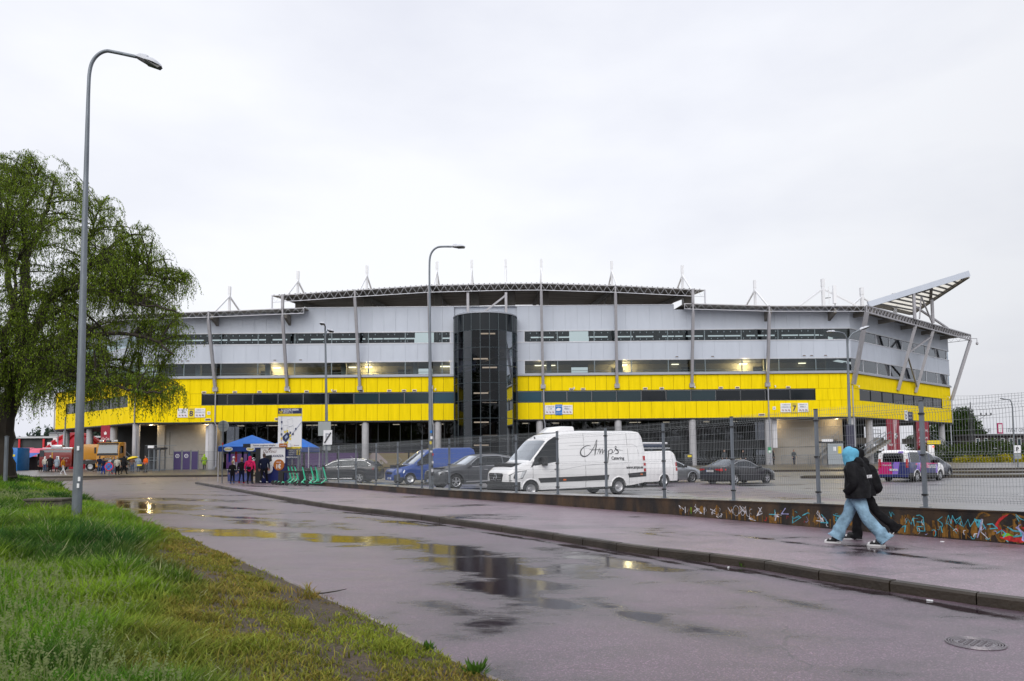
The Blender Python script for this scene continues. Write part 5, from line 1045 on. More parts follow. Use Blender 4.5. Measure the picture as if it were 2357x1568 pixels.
for x,y,z,l in ((2140,1384,0,'white cigarette sized scrap in the gutter left of the small weed by the kerb'),(1677,1307,0,'tiny white scrap at the foot of the kerb in the middle distance'),(2054,1234,.128,'pale scrap on the path below the cyan graffiti'),(2169,1248,.128,'pale scrap on the path at the right below the graffiti wall')):
    p=G(x,y,z); b=MB(); b.hexa([(-.035,-.012,0),(.035,-.008,0),(.03,.014,.002),(-.03,.012,0),(-.035,-.012,.012),(.035,-.008,.016),(.03,.014,.014),(-.03,.012,.010)]); o=b.build('paper_scrap',PWHITE,None,loc=(p.x,p.y,z+.002)); o.rotation_euler=(0,0,x*.01); tag(o,l,'litter')
def weed(label,p,h,n,seed):
    r=random.Random(seed); V=[];F=[];C=[]
    for i in range(n):
        a=r.uniform(0,6.28); ln=h*r.uniform(.35,1); o_=r.uniform(.2,.9)*h; w_=h*.09; d=Vector((math.cos(a)*o_,math.sin(a)*o_,ln)); sd=Vector((-math.sin(a),math.cos(a),0))*w_; k=len(V); q=Vector((r.uniform(-.3,.3)*h,r.uniform(-.3,.3)*h,0))
        V+=[q,q+d*.6+sd,q+d,q+d*.6-sd]; F.append((k,k+1,k+2,k+3)); g=r.uniform(.7,1.4); C+=[(.07*g,.15*g,.02*g)]*4
    o=arr('weed',[tuple(v) for v in V],F,LEAF,None,cols=np.array(C)); o.location=p; tag(o,label,'weed')
weed('small green weed sprouting at the foot of the kerb, left one',G(1709,1306),.10,16,1); weed('small green weed sprouting at the foot of the kerb near the right edge',G(2285,1390),.10,18,2); weed('leafy weed clump on the grass edge at the bottom of the picture',G(1095,1556),.14,60,3); weed('second leafy weed clump among the worn grass at the bottom',G(985,1500),.10,50,4); weed('small weed at the foot of the low wall near the lamp',G(912,1118,.13)+Vector((0,-3.5,0)),.12,20,5)
# ---------------------------------------------------------------- vehicles
CGL=glass('car_window_glass',(.10,.12,.13),.9); CGD=glass('car_dark_glass',(.03,.035,.04),1.3); CGW=glass('windscreen_glass',(.30,.34,.35),3.2)
INT=mat('car_interior',(.03,.03,.032),.8); UND=mat('underbody',(.010,.010,.011),.8); PLAS=mat('bumper_plastic',(.025,.026,.028),.5)
HLG=mat('headlight_glass',(.60,.62,.64),.08,.3,coat=1.); TLR=mat('tail_lamp_red',(.45,.008,.012),.12,coat=1.); AMB=mat('amber_marker',(.8,.16,.01),.3); PLT=mat('plate_white',(.75,.76,.78),.4); GRL=mat('grille_dark',(.012,.013,.015),.3)
def ip(pts,s): return float(np.interp(s,[p[0] for p in pts],[p[1] for p in pts]))
class Car: pass
def make_wheel(parent,s,y,r,w,rim,side,style='alloy'):
    b=MB(); b.lathe([(r*.60,-w/2),(r*.93,-w/2),(r,-w*.3),(r,w*.3),(r*.93,w/2),(r*.62,w/2),(r*.60,w*.3),(r*.6,-w*.3),(r*.6,-w/2)],28,(0,0,0),axis='y')
    t=b.build('wheel',RUB,parent,smooth=True,loc=(s,y,r)); o=side
    b=MB(); b.lathe([(0,o*w*.1),(r*.6,o*w*.1)],20,axis='y',mi=1); b.lathe([(r*.55,o*w*.38),(r*.62,o*w*.46),(r*.66,o*w*.40),(r*.62,o*w*.30)],28,axis='y')
    if style=='alloy':
        for i in range(5):
            for e in (-.12,.12): a=2*pi*i/5+e+.3; b.beam((r*.12*math.cos(a),o*w*.42,r*.12*math.sin(a)),(r*.60*math.cos(a+e*.5),o*w*.40,r*.60*math.sin(a+e*.5)),.03*r/.33,.022,up=(0,1,0))
        b.lathe([(0,o*w*.48),(r*.13,o*w*.46),(r*.17,o*w*.34)],14,axis='y')
    else:
        b.lathe([(0,o*w*.36),(r*.2,o*w*.36),(r*.3,o*w*.2),(r*.5,o*w*.3),(r*.56,o*w*.38)],24,axis='y'); b.lathe([(0,o*w*.46),(r*.15,o*w*.44),(r*.18,o*w*.3)],14,axis='y')
    b.build('rim',[rim,DARKM],t,smooth=True)
def car(name,label,cat,L_,W_,top,belt,sill,plan,wheels,r,paint,sidewin,ws,rw,loc_,rz,tumble=.3,rim=ALLOY,style='alloy',low=None,gl=None,group=None,seams=(),archm=None,wdt=.21,paintfn=None,mats_extra=()):
    c=Car(); t=c.t=thing(name,label,cat,loc_,rz,group); c.L=L_; top=[(L_/2-a,z) for a,z in top][::-1]; belt=[(L_/2-a,z) for a,z in belt][::-1]; plan=[(L_/2-a,z) for a,z in plan][::-1]; sillp=[(L_/2-a,z) for a,z in sill][::-1]
    wp=[L_/2-a for a in wheels]; ss=sorted(set([round(x,3) for x in np.arange(-L_/2,L_/2+.001,.07)]+[round(p[0],3) for p in top]+[round(L_/2,3)]+[round(w_+r*1.17*math.cos(a),3) for w_ in wp for a in np.linspace(0,pi,13)]))
    ss=[s for i,s in enumerate(ss) if i==0 or s-ss[i-1]>.012]
    def sec(s):
        hw=W_/2*ip(plan,s); zt=ip(top,s); zb=ip(sillp,s)
        for w_ in wp:
            q=(r*1.17)**2-(s-w_)**2
            if q>0: zb=max(zb,r+math.sqrt(q))
        be=min(ip(belt,s),zt-.015); be=max(be,zb+.03); tb=min(tumble*(zt-be),hw*.45) if zt-be>.12 else .02; g=hw*.955-tb
        zs=max(be,zt-.11) if zt-be>.2 else be+(zt-be)*.4; zr=be+(zt-be)*.8 if zt-be<=.2 else zt-.03; f=(zs-be)/max(zt-be,.01)
        return [(hw*.86,zb-.0),(hw*.975,zb),(hw,zb+(be-zb)*.3),(hw,zb+(be-zb)*.65),(hw*.985,be-(be-zb)*.08),(hw*.96,be),(hw*.955-tb*f,zs),(g-.03,zr),(g*.80,zt),(g*.4,zt+.012),(0,zt+.016)]
    c.sec=sec
    secs=[sec(s) for s in ss]; n=11; V=[]
    for s,q in zip(ss,secs):
        V+=[(s,y,z) for y,z in q]+[(s,-y,z) for y,z in q[-2::-1]]
    m=2*n-1; groups={'body':[], 'side_window':[], 'windscreen':[], 'rear_window':[]}; mi=[]
    for i in range(len(ss)-1):
        sm=(ss[i]+ss[i+1])/2; a=L_/2-sm; ga=(secs[i][6][1]-secs[i][5][1]+secs[i+1][6][1]-secs[i+1][5][1])/2
        for j in range(m-1):
            jj=j if j<n-1 else m-2-j; f=(i*m+j,i*m+j+1,(i+1)*m+j+1,(i+1)*m+j)
            if jj==5 and ga>.06 and any(x0<a<x1 for x0,x1 in sidewin): groups['side_window'].append((f,j<n))
            elif ws and jj>=7 and ws[0]<a<ws[1]: groups['windscreen'].append((f,0))
            elif rw and jj>=7 and rw[0]<a<rw[1]: groups['rear_window'].append((f,0))
            else:
                groups['body'].append((f,0)); zc=sum(V[q][2] for q in f)/4; k=0
                if low and zc<low(a): k=1
                if paintfn: k=paintfn(a,zc,jj,k)
                mi.append(k)
    F=[g[0] for g in groups['body']]; F.append(tuple(range(m))); mi.append(mi[0] if paintfn is None else paintfn(L_,.8,3,0)); e=(len(ss)-1)*m; F.append(tuple(range(e,e+m))); mi.append(0)
    b=MB(); b.v=V; b.f=F; b.m=mi; used=set(); body=b.build('body',[paint,PLAS]+list(mats_extra),t,smooth=True,angle=50)
    import bmesh
    bm=bmesh.new(); bm.from_mesh(body.data); bmesh.ops.delete(bm,geom=[v for v in bm.verts if not v.link_faces],context='VERTS'); bm.to_mesh(body.data); bm.free()
    for key,g in (('side_window',gl or CGL),('windscreen',CGW),('rear_window',gl or CGL)):
        if not groups[key]: continue
        for side in ((True,False) if key=='side_window' else (0,)):
            fs=[f for f,sd in groups[key] if sd==side]; 
            if not fs: continue
            idx={}; b=MB(); 
            for f in fs:
                for q in f:
                    if q not in idx: idx[q]=len(b.v); b.v.append(V[q])
                b.f.append(tuple(idx[q] for q in f)); b.m.append(0)
            b.build(key,g,t,smooth=True)
    # interior and underbody
    b=MB(); zb=min(z for _,z in sill); b.box(-L_/2+.25,L_/2-.3,-W_/2+.30,W_/2-.30,zb+.02,ip(belt,0)-.05,0)
    for x0,x1 in zip([-L_/2+.15]+sorted([w_+r*1.2 for w_ in wp]),sorted([w_-r*1.2 for w_ in wp])+[L_/2-.15]): b.box(x0,x1,-W_/2+.07,W_/2-.07,zb-.0,zb+.05)
    b.build('underbody',UND,t)
    for w_ in wp:
        for sd in (1,-1): make_wheel(t,w_,sd*(W_/2-wdt/2-.02),r,wdt,rim,sd,style)
    c.ss=ss
    def sp(a,z,sd=1,off=.006):   # point on the flank a metres from the nose
        q=sec(L_/2-a)
        zz=[p[1] for p in q]; yy=[p[0] for p in q]; return Vector((L_/2-a,sd*(float(np.interp(z,zz[1:9],yy[1:9]))+off),z))
    c.sp=sp
    b=MB()
    for a in seams:
        for sd in (1,-1):
            q=sec(L_/2-a); b.tube([sp(a,z,sd,.001) for z in np.linspace(q[1][1]+.02,q[6][1],9)],.006,4,cap=False)
    if seams: b.build('door_gap',UND,t)
    b=MB()
    for w_ in wp:
        for sd in (1,-1): b.tube([Vector((w_+r*1.17*math.cos(q),sd*(W_/2*ip(plan,w_)*.985),r+r*1.17*math.sin(q))) for q in np.linspace(.05,pi-.05,14)],.022,6)
    b.build('wheel_arch_trim',archm or paint,t,smooth=True)
    return c
def flank(c,pts,sd,m,name,off=.008,parent=None):
    b=MB(); b.add([c.sp(a,z,sd,off) for a,z in pts],[tuple(range(len(pts)))]); return b.build(name,m,parent or c.t)
def flank_text(c,s,m,a,z,w_,h,sd=1,name='lettering'):
    o=text(s,m,c.t,w_,h,Matrix(),name,ex=.0,bold=.028 if h<.2 else 0); me=o.data
    for v in me.vertices: v.co=c.sp(a+(v.co.x if sd>0 else -v.co.x),z+v.co.y,sd,.010)
    return o
def bar(c,pts,sd,r_,m,name='trim'):
    b=MB(); b.tube([c.sp(a,z,sd,.004) for a,z in pts],r_,6); return b.build(name,m,c.t,smooth=True)
def boxp(c,name,m,x0,x1,y0,y1,z0,z1,bev=.012): b=MB(); b.box(x0,x1,y0,y1,z0,z1); return b.build(name,m,c.t,bev=bev)
def mirrors(c,a,z,m,w_=.12,h=.14):
    for sd in (1,-1):
        p=c.sp(a,z,sd,0); b=MB(); b.box(p.x-.03,p.x+.10,min(p.y,p.y+sd*.22),max(p.y,p.y+sd*.22),z,z+h); b.build('wing_mirror',m,c.t,bev=.03)
def handles(c,aa,z,m=CHROME):
    for a in aa:
        for sd in (1,-1): p=c.sp(a,z,sd,.0); b=MB(); b.box(p.x-.10,p.x+.10,min(p.y-sd*.01,p.y+sd*.035),max(p.y-sd*.01,p.y+sd*.035),z-.014,z+.016); b.build('door_handle',m,c.t,bev=.008)
def nose_parts(c,zg,hg,wg,zh,yh,hl=(.30,.16),depth=.03,plate=None,zp=.42,grill=True,star=0,badge=CHROME):
    X=c.L/2
    if grill:
        b=MB(); n=12
        pts=[(-wg/2,zg+hg*.35),(-wg*.42,zg-hg/2),(wg*.42,zg-hg/2),(wg/2,zg+hg*.35),(wg*.44,zg+hg/2),(-wg*.44,zg+hg/2)]
        b.prism(pts,X-.08,X+depth,'yz'); g=b.build('grille',GRL,c.t)
        b=MB()
        for i in range(3): z=zg-hg*.32+i*hg*.3; b.box(X+depth,X+depth+.012,-wg*.42,wg*.42,z,z+.018)
        b.build('grille_bar',badge,g)
        if star:
            b=MB(); b.lathe([(star*.88,X+depth+.015),(star,X+depth+.02),(star*.88,X+depth+.03)],24,(0,0,zg),axis='x')
            for i in range(3): a=pi/2+i*2*pi/3; b.beam((X+depth+.022,0,zg),(X+depth+.022,star*.9*math.cos(a),zg+star*.9*math.sin(a)),star*.2,.012,up=(1,0,0))
            b.build('star_badge',CHROME,g)
    if plate is not None:
        b=MB(); b.box(X+.0,X+depth+.02,-.26,.26,zp-.055,zp+.055); q=b.build('number_plate',PLT,c.t)
        M=Matrix.Translation((X+depth+.025,0.03,zp))@Matrix(((0,0,1,0),(1,0,0,0),(0,1,0,0),(0,0,0,1))); text(plate,PBLK,q,.38,.075,M,ex=.001); b=MB(); b.box(X+depth+.02,X+depth+.023,-.26,-.22,zp-.055,zp+.055); b.build('blue_strip',PBLUE,q)
def rear_plate(c,s,z,d=0.):
    X=-c.L/2; b=MB(); b.box(X-.02-d,X+.02,-.26,.26,z-.055,z+.055); q=b.build('number_plate',PLT,c.t); M=Matrix.Translation((X-.024-d,-.03,z))@Matrix(((0,0,-1,0),(-1,0,0,0),(0,1,0,0),(0,0,0,1))); text(s,PBLK,q,.38,.075,M,ex=.001); b=MB(); b.box(X-.023-d,X-.02-d,.22,.26,z-.055,z+.055); b.build('blue_strip',PBLUE,q)
WPAINT=mat('white_paint',(.90,.90,.91),.28,0,coat=.8)
def place(rear,front,wb_rear_local,W_,side):   # near-side wheel contact points -> object origin and heading
    r_=Vector(rear); f=Vector(front); d=(f-r_).normalized(); rz=math.atan2(d.y,d.x); left=Vector((-d.y,d.x)); o=r_-d*wb_rear_local-left*(W_/2-.12)*side; return o,rz
# -- big white catering van
L_=6.85; wf,wr=1.02,5.35
o,rz=place((4.42,31.35),(.76,29.25),L_/2-wr,1.99,1); VC=Vector((o.x,o.y,lotz(o.x)))
van=car('catering_van','white high roof catering van with black script lettering and a roof cooling unit','van',L_,1.99,
 [(0,.98),(.06,1.06),(.3,1.22),(.95,1.42),(1.06,1.50),(1.75,2.22),(1.9,2.36),(2.2,2.52),(2.7,2.63),(3.4,2.68),(6.35,2.70),(6.62,2.66),(6.74,2.5),(6.85,1.9)],
 [(0,.9),(.3,1.02),(.9,1.17),(1.3,1.28),(2.3,1.42),(6.85,1.42)],[(0,.26),(.5,.30),(6.0,.38),(6.85,.50)],[(0,.72),(.08,.84),(.25,.93),(.55,.985),(1.,1.),(6.5,1.),(6.85,.985)],[wf,wr],.345,WPAINT,[(1.22,2.28)],(1.04,1.78),None,VC,rz,tumble=.115,rim=mat('steel_rim',(.5,.5,.52),.4,.6),style='steel',seams=(1.12,2.36,3.65,5.9),archm=WPAINT,wdt=.235,group=None)
c=van; nose_parts(c,.83,.32,1.12,.8,.6,plate='283 BLX',zp=.40,star=.14,depth=.03)
b=MB(); X=L_/2; b.prism([(X-.55,-.985),(X-.10,-.90),(X+.05,-.66),(X+.07,0),(X+.05,.66),(X-.10,.90),(X-.55,.985),(X-.5,.8),(X-.3,0),(X-.5,-.8)],.26,.66); b.build('front_bumper',PLAS,c.t,bev=.02)
for sd in (1,-1):
    b=MB(); b.add([c.sp(.10,.70,sd,.02),c.sp(.62,.80,sd,.012),c.sp(.80,1.08,sd,.012),c.sp(.40,1.03,sd,.014),c.sp(.10,.90,sd,.03)],[(0,1,2,3,4)]); hl=b.build('headlight',HLG,c.t)
    b=MB(); b.tube([c.sp(.1,.69,sd,.024),c.sp(.63,.79,sd,.014),c.sp(.82,1.09,sd,.014),c.sp(.40,1.04,sd,.016),c.sp(.09,.91,sd,.032)],.012,5); b.tube([c.sp(.3,.80,sd,.02),c.sp(.35,.95,sd,.02)],.05,8); b.build('headlight_rim',DARKM,hl)
    flank(c,[(1.45,.60),(4.78,.64),(4.84,.84),(1.35,.78)],sd,PLAS,'side_moulding',.012); flank(c,[(5.9,.70),(6.83,.74),(6.83,.94),(5.82,.88)],sd,PLAS,'side_moulding',.012)
    flank(c,[(2.52,.66),(2.66,.66),(2.66,.72),(2.52,.72)],sd,AMB,'amber_marker',.02); flank(c,[(6.5,.80),(6.62,.80),(6.62,.86),(6.5,.86)],sd,AMB,'amber_marker',.02)
    for z0,z1,m in ((1.42,1.62,TLR),(1.20,1.32,TLR),(1.09,1.19,PWHITE),(.95,1.08,TLR)): flank(c,[(6.70,z0),(6.83,z0),(6.83,z1),(6.70,z1)],sd,m,'tail_light',.012)
    b=MB(); p=c.sp(1.62,1.28,sd,0); b.box(p.x-.06,p.x+.1,min(p.y,p.y+sd*.26),max(p.y,p.y+sd*.26),1.26,1.62); b.build('wing_mirror',BLACK,c.t,bev=.04)
    flank(c,[(1.02,1.19),(1.24,1.31),(1.5,1.66),(1.22,1.5)],sd,PLAS,'quarter_trim',.006); b=MB()
    b.tube([c.sp(2.9,2.06,sd,.0),c.sp(4.5,2.10,sd,.0),c.sp(6.2,2.12,sd,.0),c.sp(6.42,2.02,sd,.0),c.sp(6.5,1.6,sd,0.)],.006,4); b.tube([c.sp(1.9,1.02,sd,.0),c.sp(3.6,1.25,sd,.0),c.sp(5.6,1.33,sd,0),c.sp(6.8,1.36,sd,0)],.006,4); b.build('body_crease',mat('crease_shadow',(.32,.32,.34),.5),c.t)
handles(c,(2.22,),1.12,BLACK)
b=MB(); b.box(L_/2-3.4,L_/2-2.35,-.62,.62,2.6,2.86); b.v=[(x+(.25*(z-2.6) if x<L_/2-3 else -1.4*(z-2.6)),y,z) for x,y,z in b.v]; ru=b.build('roof_cooling_unit',WPAINT,c.t,bev=.05)
b=MB()
for i in range(3): b.box(L_/2-2.72+.07*0-.105*i,L_/2-2.66-.105*i,-.5,.5,2.70+.055*i,2.715+.055*i)
b.build('vent_slot',PLAS,ru)
b=MB(); b.tube([(L_/2-1.9,-.1,2.36),(L_/2-1.86,-.1,2.43)],.03,6); b.build('aerial',BLACK,c.t)
# script lettering swept as a pen line on the flank
SCR=MB()
def pen(pts,ws):
    q=smooth_line([(a,z,w_) for (a,z),w_ in zip(pts,ws)],5); n=len(q)
    for i in range(n-1):
        a,b_=q[i],q[i+1]; d_=Vector((b_.x-a.x,b_.y-a.y)); l=d_.length or 1e-5; nn=Vector((-d_.y,d_.x))/l
        P4=[(a.x+nn.x*a.z/2,a.y+nn.y*a.z/2),(a.x-nn.x*a.z/2,a.y-nn.y*a.z/2),(b_.x-nn.x*b_.z/2,b_.y-nn.y*b_.z/2),(b_.x+nn.x*b_.z/2,b_.y+nn.y*b_.z/2)]
        SCR.add([c.sp(u,v,1,.010+.0002*(i%7)) for u,v in P4],[(0,1,2,3)])
def vp(x,y): # photo crop pixel on the flank -> (a,z)
    a=(x-945)/1040.*4.28+2.42; f=(x-945)/1040.; top=371-14*f; bot=1022-50*f; z=.52+(bot-y)/(bot-top)*2.12; return (a,z)
A_=lambda l:[vp(*p) for p in l]
pen(A_([(1330,545),(1290,540),(1240,560),(1200,605),(1197,650),(1225,675),(1275,665),(1330,610),(1375,540),(1400,480),(1412,462)]),[.01,.02,.03,.045,.06,.05,.035,.03,.025,.02,.012])
pen(A_([(1412,462),(1400,520),(1380,600),(1366,665)]),[.012,.035,.05,.02])
pen(A_([(1305,585),(1340,592),(1400,588),(1440,575)]),[.01,.022,.022,.01])
pen(A_([(1400,640),(1425,590),(1440,575),(1436,620),(1432,640),(1455,595),(1470,580),(1468,620),(1466,638),(1490,595),(1502,580),(1505,610),(1512,632),(1530,610)]),[.015,.02,.03,.04,.02,.02,.03,.04,.02,.02,.03,.04,.025,.015])
pen(A_([(1545,590),(1540,650),(1530,700),(1524,740)]),[.02,.04,.045,.02]); pen(A_([(1545,610),(1565,585),(1590,585),(1592,615),(1570,635),(1545,632)]),[.02,.025,.035,.04,.03,.015])
pen(A_([(1600,625),(1625,590),(1650,555),(1645,540),(1632,548),(1640,580),(1668,600),(1660,628),(1625,632)]),[.015,.02,.025,.025,.03,.04,.045,.04,.015]); pen(A_([(1645,575),(1680,585),(1730,592)]),[.02,.015,.006])
SCR.build('script_lettering',mat('lettering_black',(.02,.022,.03),.4),c.t)
LB=MATS['lettering_black']; a,z=vp(1655,693); flank_text(c,'Catering',LB,a,z,.68,.18); a,z=vp(1878,816); flank_text(c,'www.amps.ee',LB,a-.05,z+.03,.92,.14)
# -- grey SUV
GP=mat('grey_metallic',(.075,.08,.09),.35,.3,coat=.5); BKP=mat('black_metallic',(.012,.012,.017),.28,.0,coat=.5); BLP=mat('blue_paint',(.004,.055,.30),.3,.1,coat=.9); DBP=mat('dark_estate_paint',(.020,.021,.028),.3,.0,coat=.5); SLP=mat('silver_paint',(.42,.44,.47),.28,.7,coat=.8)
d=Vector((-.86,-.51))
wfp=P(1048,1127,36.2); f=Vector((wfp.x,36.2)); o,rz=place(f-d*2.99,f,4.94/2-3.95,1.95,1)
suv=car('suv','grey metallic sport utility car parked between the blue van and the white catering van','car',4.94,1.95,[(0,.80),(.1,.92),(.5,1.04),(1.35,1.16),(1.5,1.2),(2.25,1.62),(2.6,1.70),(3.4,1.72),(4.2,1.62),(4.6,1.35),(4.8,1.15),(4.94,.95)],[(0,.78),(.5,.9),(1.4,1.06),(3.,1.13),(4.94,1.12)],[(0,.26),(4.94,.34)],[(0,.70),(.1,.84),(.35,.95),(.8,1),(4.2,1),(4.8,.9),(4.94,.78)],[.96,3.95],.375,GP,[(1.75,2.75),(2.8,3.6),(3.66,4.1)],(1.5,2.25),(4.3,4.7),Vector((o.x,o.y,.10)),rz,tumble=.42,seams=(1.62,2.78,3.8),low=lambda a:.30)
c=suv; nose_parts(c,.72,.34,.80,.8,.6,plate='645 LFH',zp=.42,star=.13,depth=.03); mirrors(c,1.72,1.08,GP); handles(c,(2.6,3.6),.95)
for sd in (1,-1):
    b=MB(); b.add([c.sp(.10,.72,sd,.02),c.sp(.62,.84,sd,.012),c.sp(.66,.93,sd,.01),c.sp(.35,.92,sd,.012),c.sp(.10,.86,sd,.022)],[(0,1,2,3,4)]); hl=b.build('headlight',HLG,c.t); b=MB(); b.tube([c.sp(.14,.75,sd,.024),c.sp(.3,.80,sd,.018)],.03,6); b.tube([c.sp(.38,.80,sd,.018),c.sp(.52,.86,sd,.016)],.025,6); b.build('headlight_insert',DARKM,hl)
    bar(c,[(1.6,1.08),(2.2,1.50),(2.6,1.62),(3.4,1.64),(4.1,1.52),(4.3,1.30)],sd,.014,CHROME,'window_chrome'); bar(c,[(1.62,1.09),(3,1.14),(4.25,1.2)],sd,.012,CHROME,'window_chrome'); flank(c,[(1.5,.34),(3.45,.36),(3.45,.44),(1.5,.40)],sd,CHROME,'sill_trim',.012)
    flank(c,[(.06,.36),(.42,.36),(.40,.54),(.10,.56)],sd,GRL,'air_intake',.01)
# -- blue van
wfp=P(943,1119,42.6); f=Vector((wfp.x,42.6)); o,rz=place(f-d*3.1,f,5.2/2-4.0,1.95,1)
bv=car('van','blue panel van with a steep short bonnet parked left of the grey sport utility car','van',5.2,1.95,[(0,.75),(.1,.88),(.4,.99),(.95,1.12),(1.05,1.17),(1.9,1.80),(2.2,1.98),(2.8,2.10),(4.9,2.12),(5.1,2.02),(5.2,1.7)],[(0,.72),(.4,.85),(1.1,1.05),(2.1,1.16),(5.2,1.2)],[(0,.24),(5.2,.34)],[(0,.70),(.1,.84),(.4,.96),(.8,1),(5,1),(5.2,.97)],[.9,4.0],.325,BLP,[(1.35,2.2)],(1.06,1.92),None,Vector((o.x,o.y,.12)),rz,tumble=.15,seams=(1.2,2.3,3.4),low=lambda a:.52 if a<.5 else .36,style='steel')
c=bv; nose_parts(c,.66,.12,.9,.8,.6,plate='914 MPT',zp=.36,depth=.02); mirrors(c,1.5,1.1,BLACK,h=.22); handles(c,(2.2,),.98,BLACK)
for sd in (1,-1): flank(c,[(.06,.62),(.50,.66),(.58,.84),(.12,.80)],sd,HLG,'headlight',.014)
# -- dark estate car
o,rz=place((P(829,1109,44.6).x,44.6),(P(716,1109,44.9).x,44.9),4.9/2-3.85,1.85,1)
es=car('estate_car','dark grey estate car with chrome window trim parked by the blue marked bay','car',4.93,1.85,[(0,.68),(.1,.80),(.5,.90),(1.25,.99),(1.4,1.02),(2.15,1.36),(2.5,1.45),(3.3,1.48),(4.2,1.42),(4.6,1.28),(4.85,1.0),(4.93,.85)],[(0,.66),(.5,.80),(1.4,.93),(3.,.98),(4.93,.98)],[(0,.20),(4.93,.26)],[(0,.70),(.1,.84),(.35,.95),(.8,1),(4.2,1),(4.8,.9),(4.93,.78)],[.92,3.85],.335,DBP,[(1.6,2.65),(2.7,3.5),(3.56,4.35)],(1.4,2.2),(4.62,4.85),Vector((o.x,o.y,.16)),rz,tumble=.45,seams=(1.5,2.68,3.7))
c=es; mirrors(c,1.72,.93,DBP); handles(c,(2.5,3.5),.84); nose_parts(c,.55,.24,.7,.6,.6,depth=.02)
for sd in (1,-1):
    bar(c,[(1.55,.95),(2.1,1.26),(2.5,1.36),(3.3,1.39),(4.1,1.34),(4.5,1.12)],sd,.014,CHROME,'window_chrome'); bar(c,[(1.55,.95),(3,1.0),(4.5,1.06)],sd,.012,CHROME,'window_chrome'); bar(c,[(1.35,.27),(3.4,.29)],sd,.012,CHROME,'sill_trim'); flank(c,[(4.62,.80),(4.86,.80),(4.86,.95),(4.66,.93)],sd,TLR,'tail_light',.012); flank(c,[(.1,.62),(.6,.66),(.6,.78),(.2,.76)],sd,HLG,'headlight',.012)
    bar(c,[(2.3,1.43),(3.3,1.46),(4.2,1.41)],sd,.015,CHROME,'roof_rail')
# -- small white van with roof load
o,rz=place((P(1527,1117,40.3).x,40.3),(P(1527,1117,40.3).x-2.9,38.6),5./2-4.05,1.92,1)
wv=car('van','white mid size van carrying ladders on its roof rack, just behind the catering van','van',5.0,1.92,[(0,.75),(.1,.9),(.5,1.0),(1.0,1.14),(1.9,1.72),(2.2,1.86),(2.8,1.93),(4.7,1.95),(4.92,1.82),(5.0,1.5)],[(0,.72),(.4,.85),(1.1,1.05),(2.1,1.14),(5.,1.14)],[(0,.24),(5.,.32)],[(0,.70),(.1,.84),(.4,.96),(.8,1),(4.8,1),(5.,.97)],[.95,4.05],.325,WPAINT,[(1.35,2.2)],(1.05,1.92),None,Vector((o.x,o.y,-.03)),rz,tumble=.13,seams=(1.2,2.3,4.7),low=lambda a:.36,style='steel')
c=wv
for sd in (1,-1): flank(c,[(4.86,.85),(4.99,.85),(4.99,1.35),(4.88,1.30)],sd,TLR,'tail_light',.014)
b=MB()
for x in (-1.9,-.9,.2): b.beam((x,-.7,2.04),(x,.7,2.04),.05); b.beam((x,-.7,1.9),(x,-.7,2.04),.04); b.beam((x,.7,1.9),(x,.7,2.04),.04)
rk=b.build('roof_rack',GALV,c.t); b=MB()
for y in (-.55,-.2,.25,.6): b.beam((-2.3,y,2.09),(.9,y,2.09),.05)
for i in range(12): x=-2.1+i*.25; b.beam((x,-.55,2.09),(x,-.2,2.09),.03); b.beam((x,.25,2.13),(x,.6,2.13),.03)
b.build('ladder',ALLOY,c.t); b=MB(); b.box(-2.,.2,-.5,.5,2.13,2.3); b.build('tarp_load',mat('dark_tarp',(.05,.07,.13),.6),c.t,bev=.06); b=MB(); b.tube([(-2.0,.7,2.36),(1,.7,2.36)],.05,8); b.build('white_tube',PWHITE,c.t)
# -- silver hatchback
o,rz=place((P(1592,1110,45.4).x-2.3,44.2),(P(1592,1110,45.4).x,45.4),4.3/2-3.45,1.78,-1)
sh=car('hatchback','silver hatchback showing only its front half beyond the white ladder van','car',4.3,1.78,[(0,.66),(.1,.80),(.5,.92),(1.0,1.02),(1.15,1.06),(2.0,1.43),(2.4,1.49),(3.3,1.47),(3.9,1.3),(4.2,1.0),(4.3,.8)],[(0,.64),(.5,.80),(1.2,.95),(4.3,.99)],[(0,.2),(4.3,.26)],[(0,.70),(.1,.84),(.35,.95),(.8,1),(3.8,1),(4.3,.8)],[.85,3.45],.32,SLP,[(1.5,2.4),(2.46,3.3)],(1.15,2.02),(3.7,4.15),Vector((o.x,o.y,-.03)),rz,tumble=.42,seams=(1.3,2.43,3.4))
c=sh; mirrors(c,1.5,.96,BLACK)
for sd in (1,-1): flank(c,[(.08,.64),(.55,.72),(.7,.86),(.2,.76)],sd,HLG,'headlight',.014)
# -- black sedan
o,rz=place((P(1690.6,1116,42.4).x,42.4),(P(1773.8,1114,44.2).x,44.2),4.86/2-3.75,1.86,-1)
sd_=car('saloon_car','black saloon car with a red tail light facing right beyond the fence','car',4.86,1.86,[(0,.66),(.1,.78),(.5,.90),(1.3,.98),(1.45,1.0),(2.2,1.37),(2.6,1.46),(3.3,1.45),(3.8,1.28),(4.35,1.07),(4.75,1.05),(4.82,1.0),(4.86,.85)],[(0,.64),(.5,.78),(1.4,.92),(4.2,1.0),(4.86,1.0)],[(0,.20),(4.86,.28)],[(0,.70),(.1,.84),(.35,.95),(.8,1),(4.2,1),(4.7,.92),(4.86,.82)],[.92,3.75],.335,BKP,[(1.62,2.6),(2.66,3.55)],(1.45,2.25),(3.35,4.25),Vector((o.x,o.y,-.05)),rz,tumble=.42,seams=(1.5,2.63,3.7),gl=glass('sedan_glass',(.22,.27,.27),1.4))
c=sd_; mirrors(c,1.72,.94,BKP); handles(c,(2.5,3.5),.86,BKP); rear_plate(c,'346 BTD',.80)
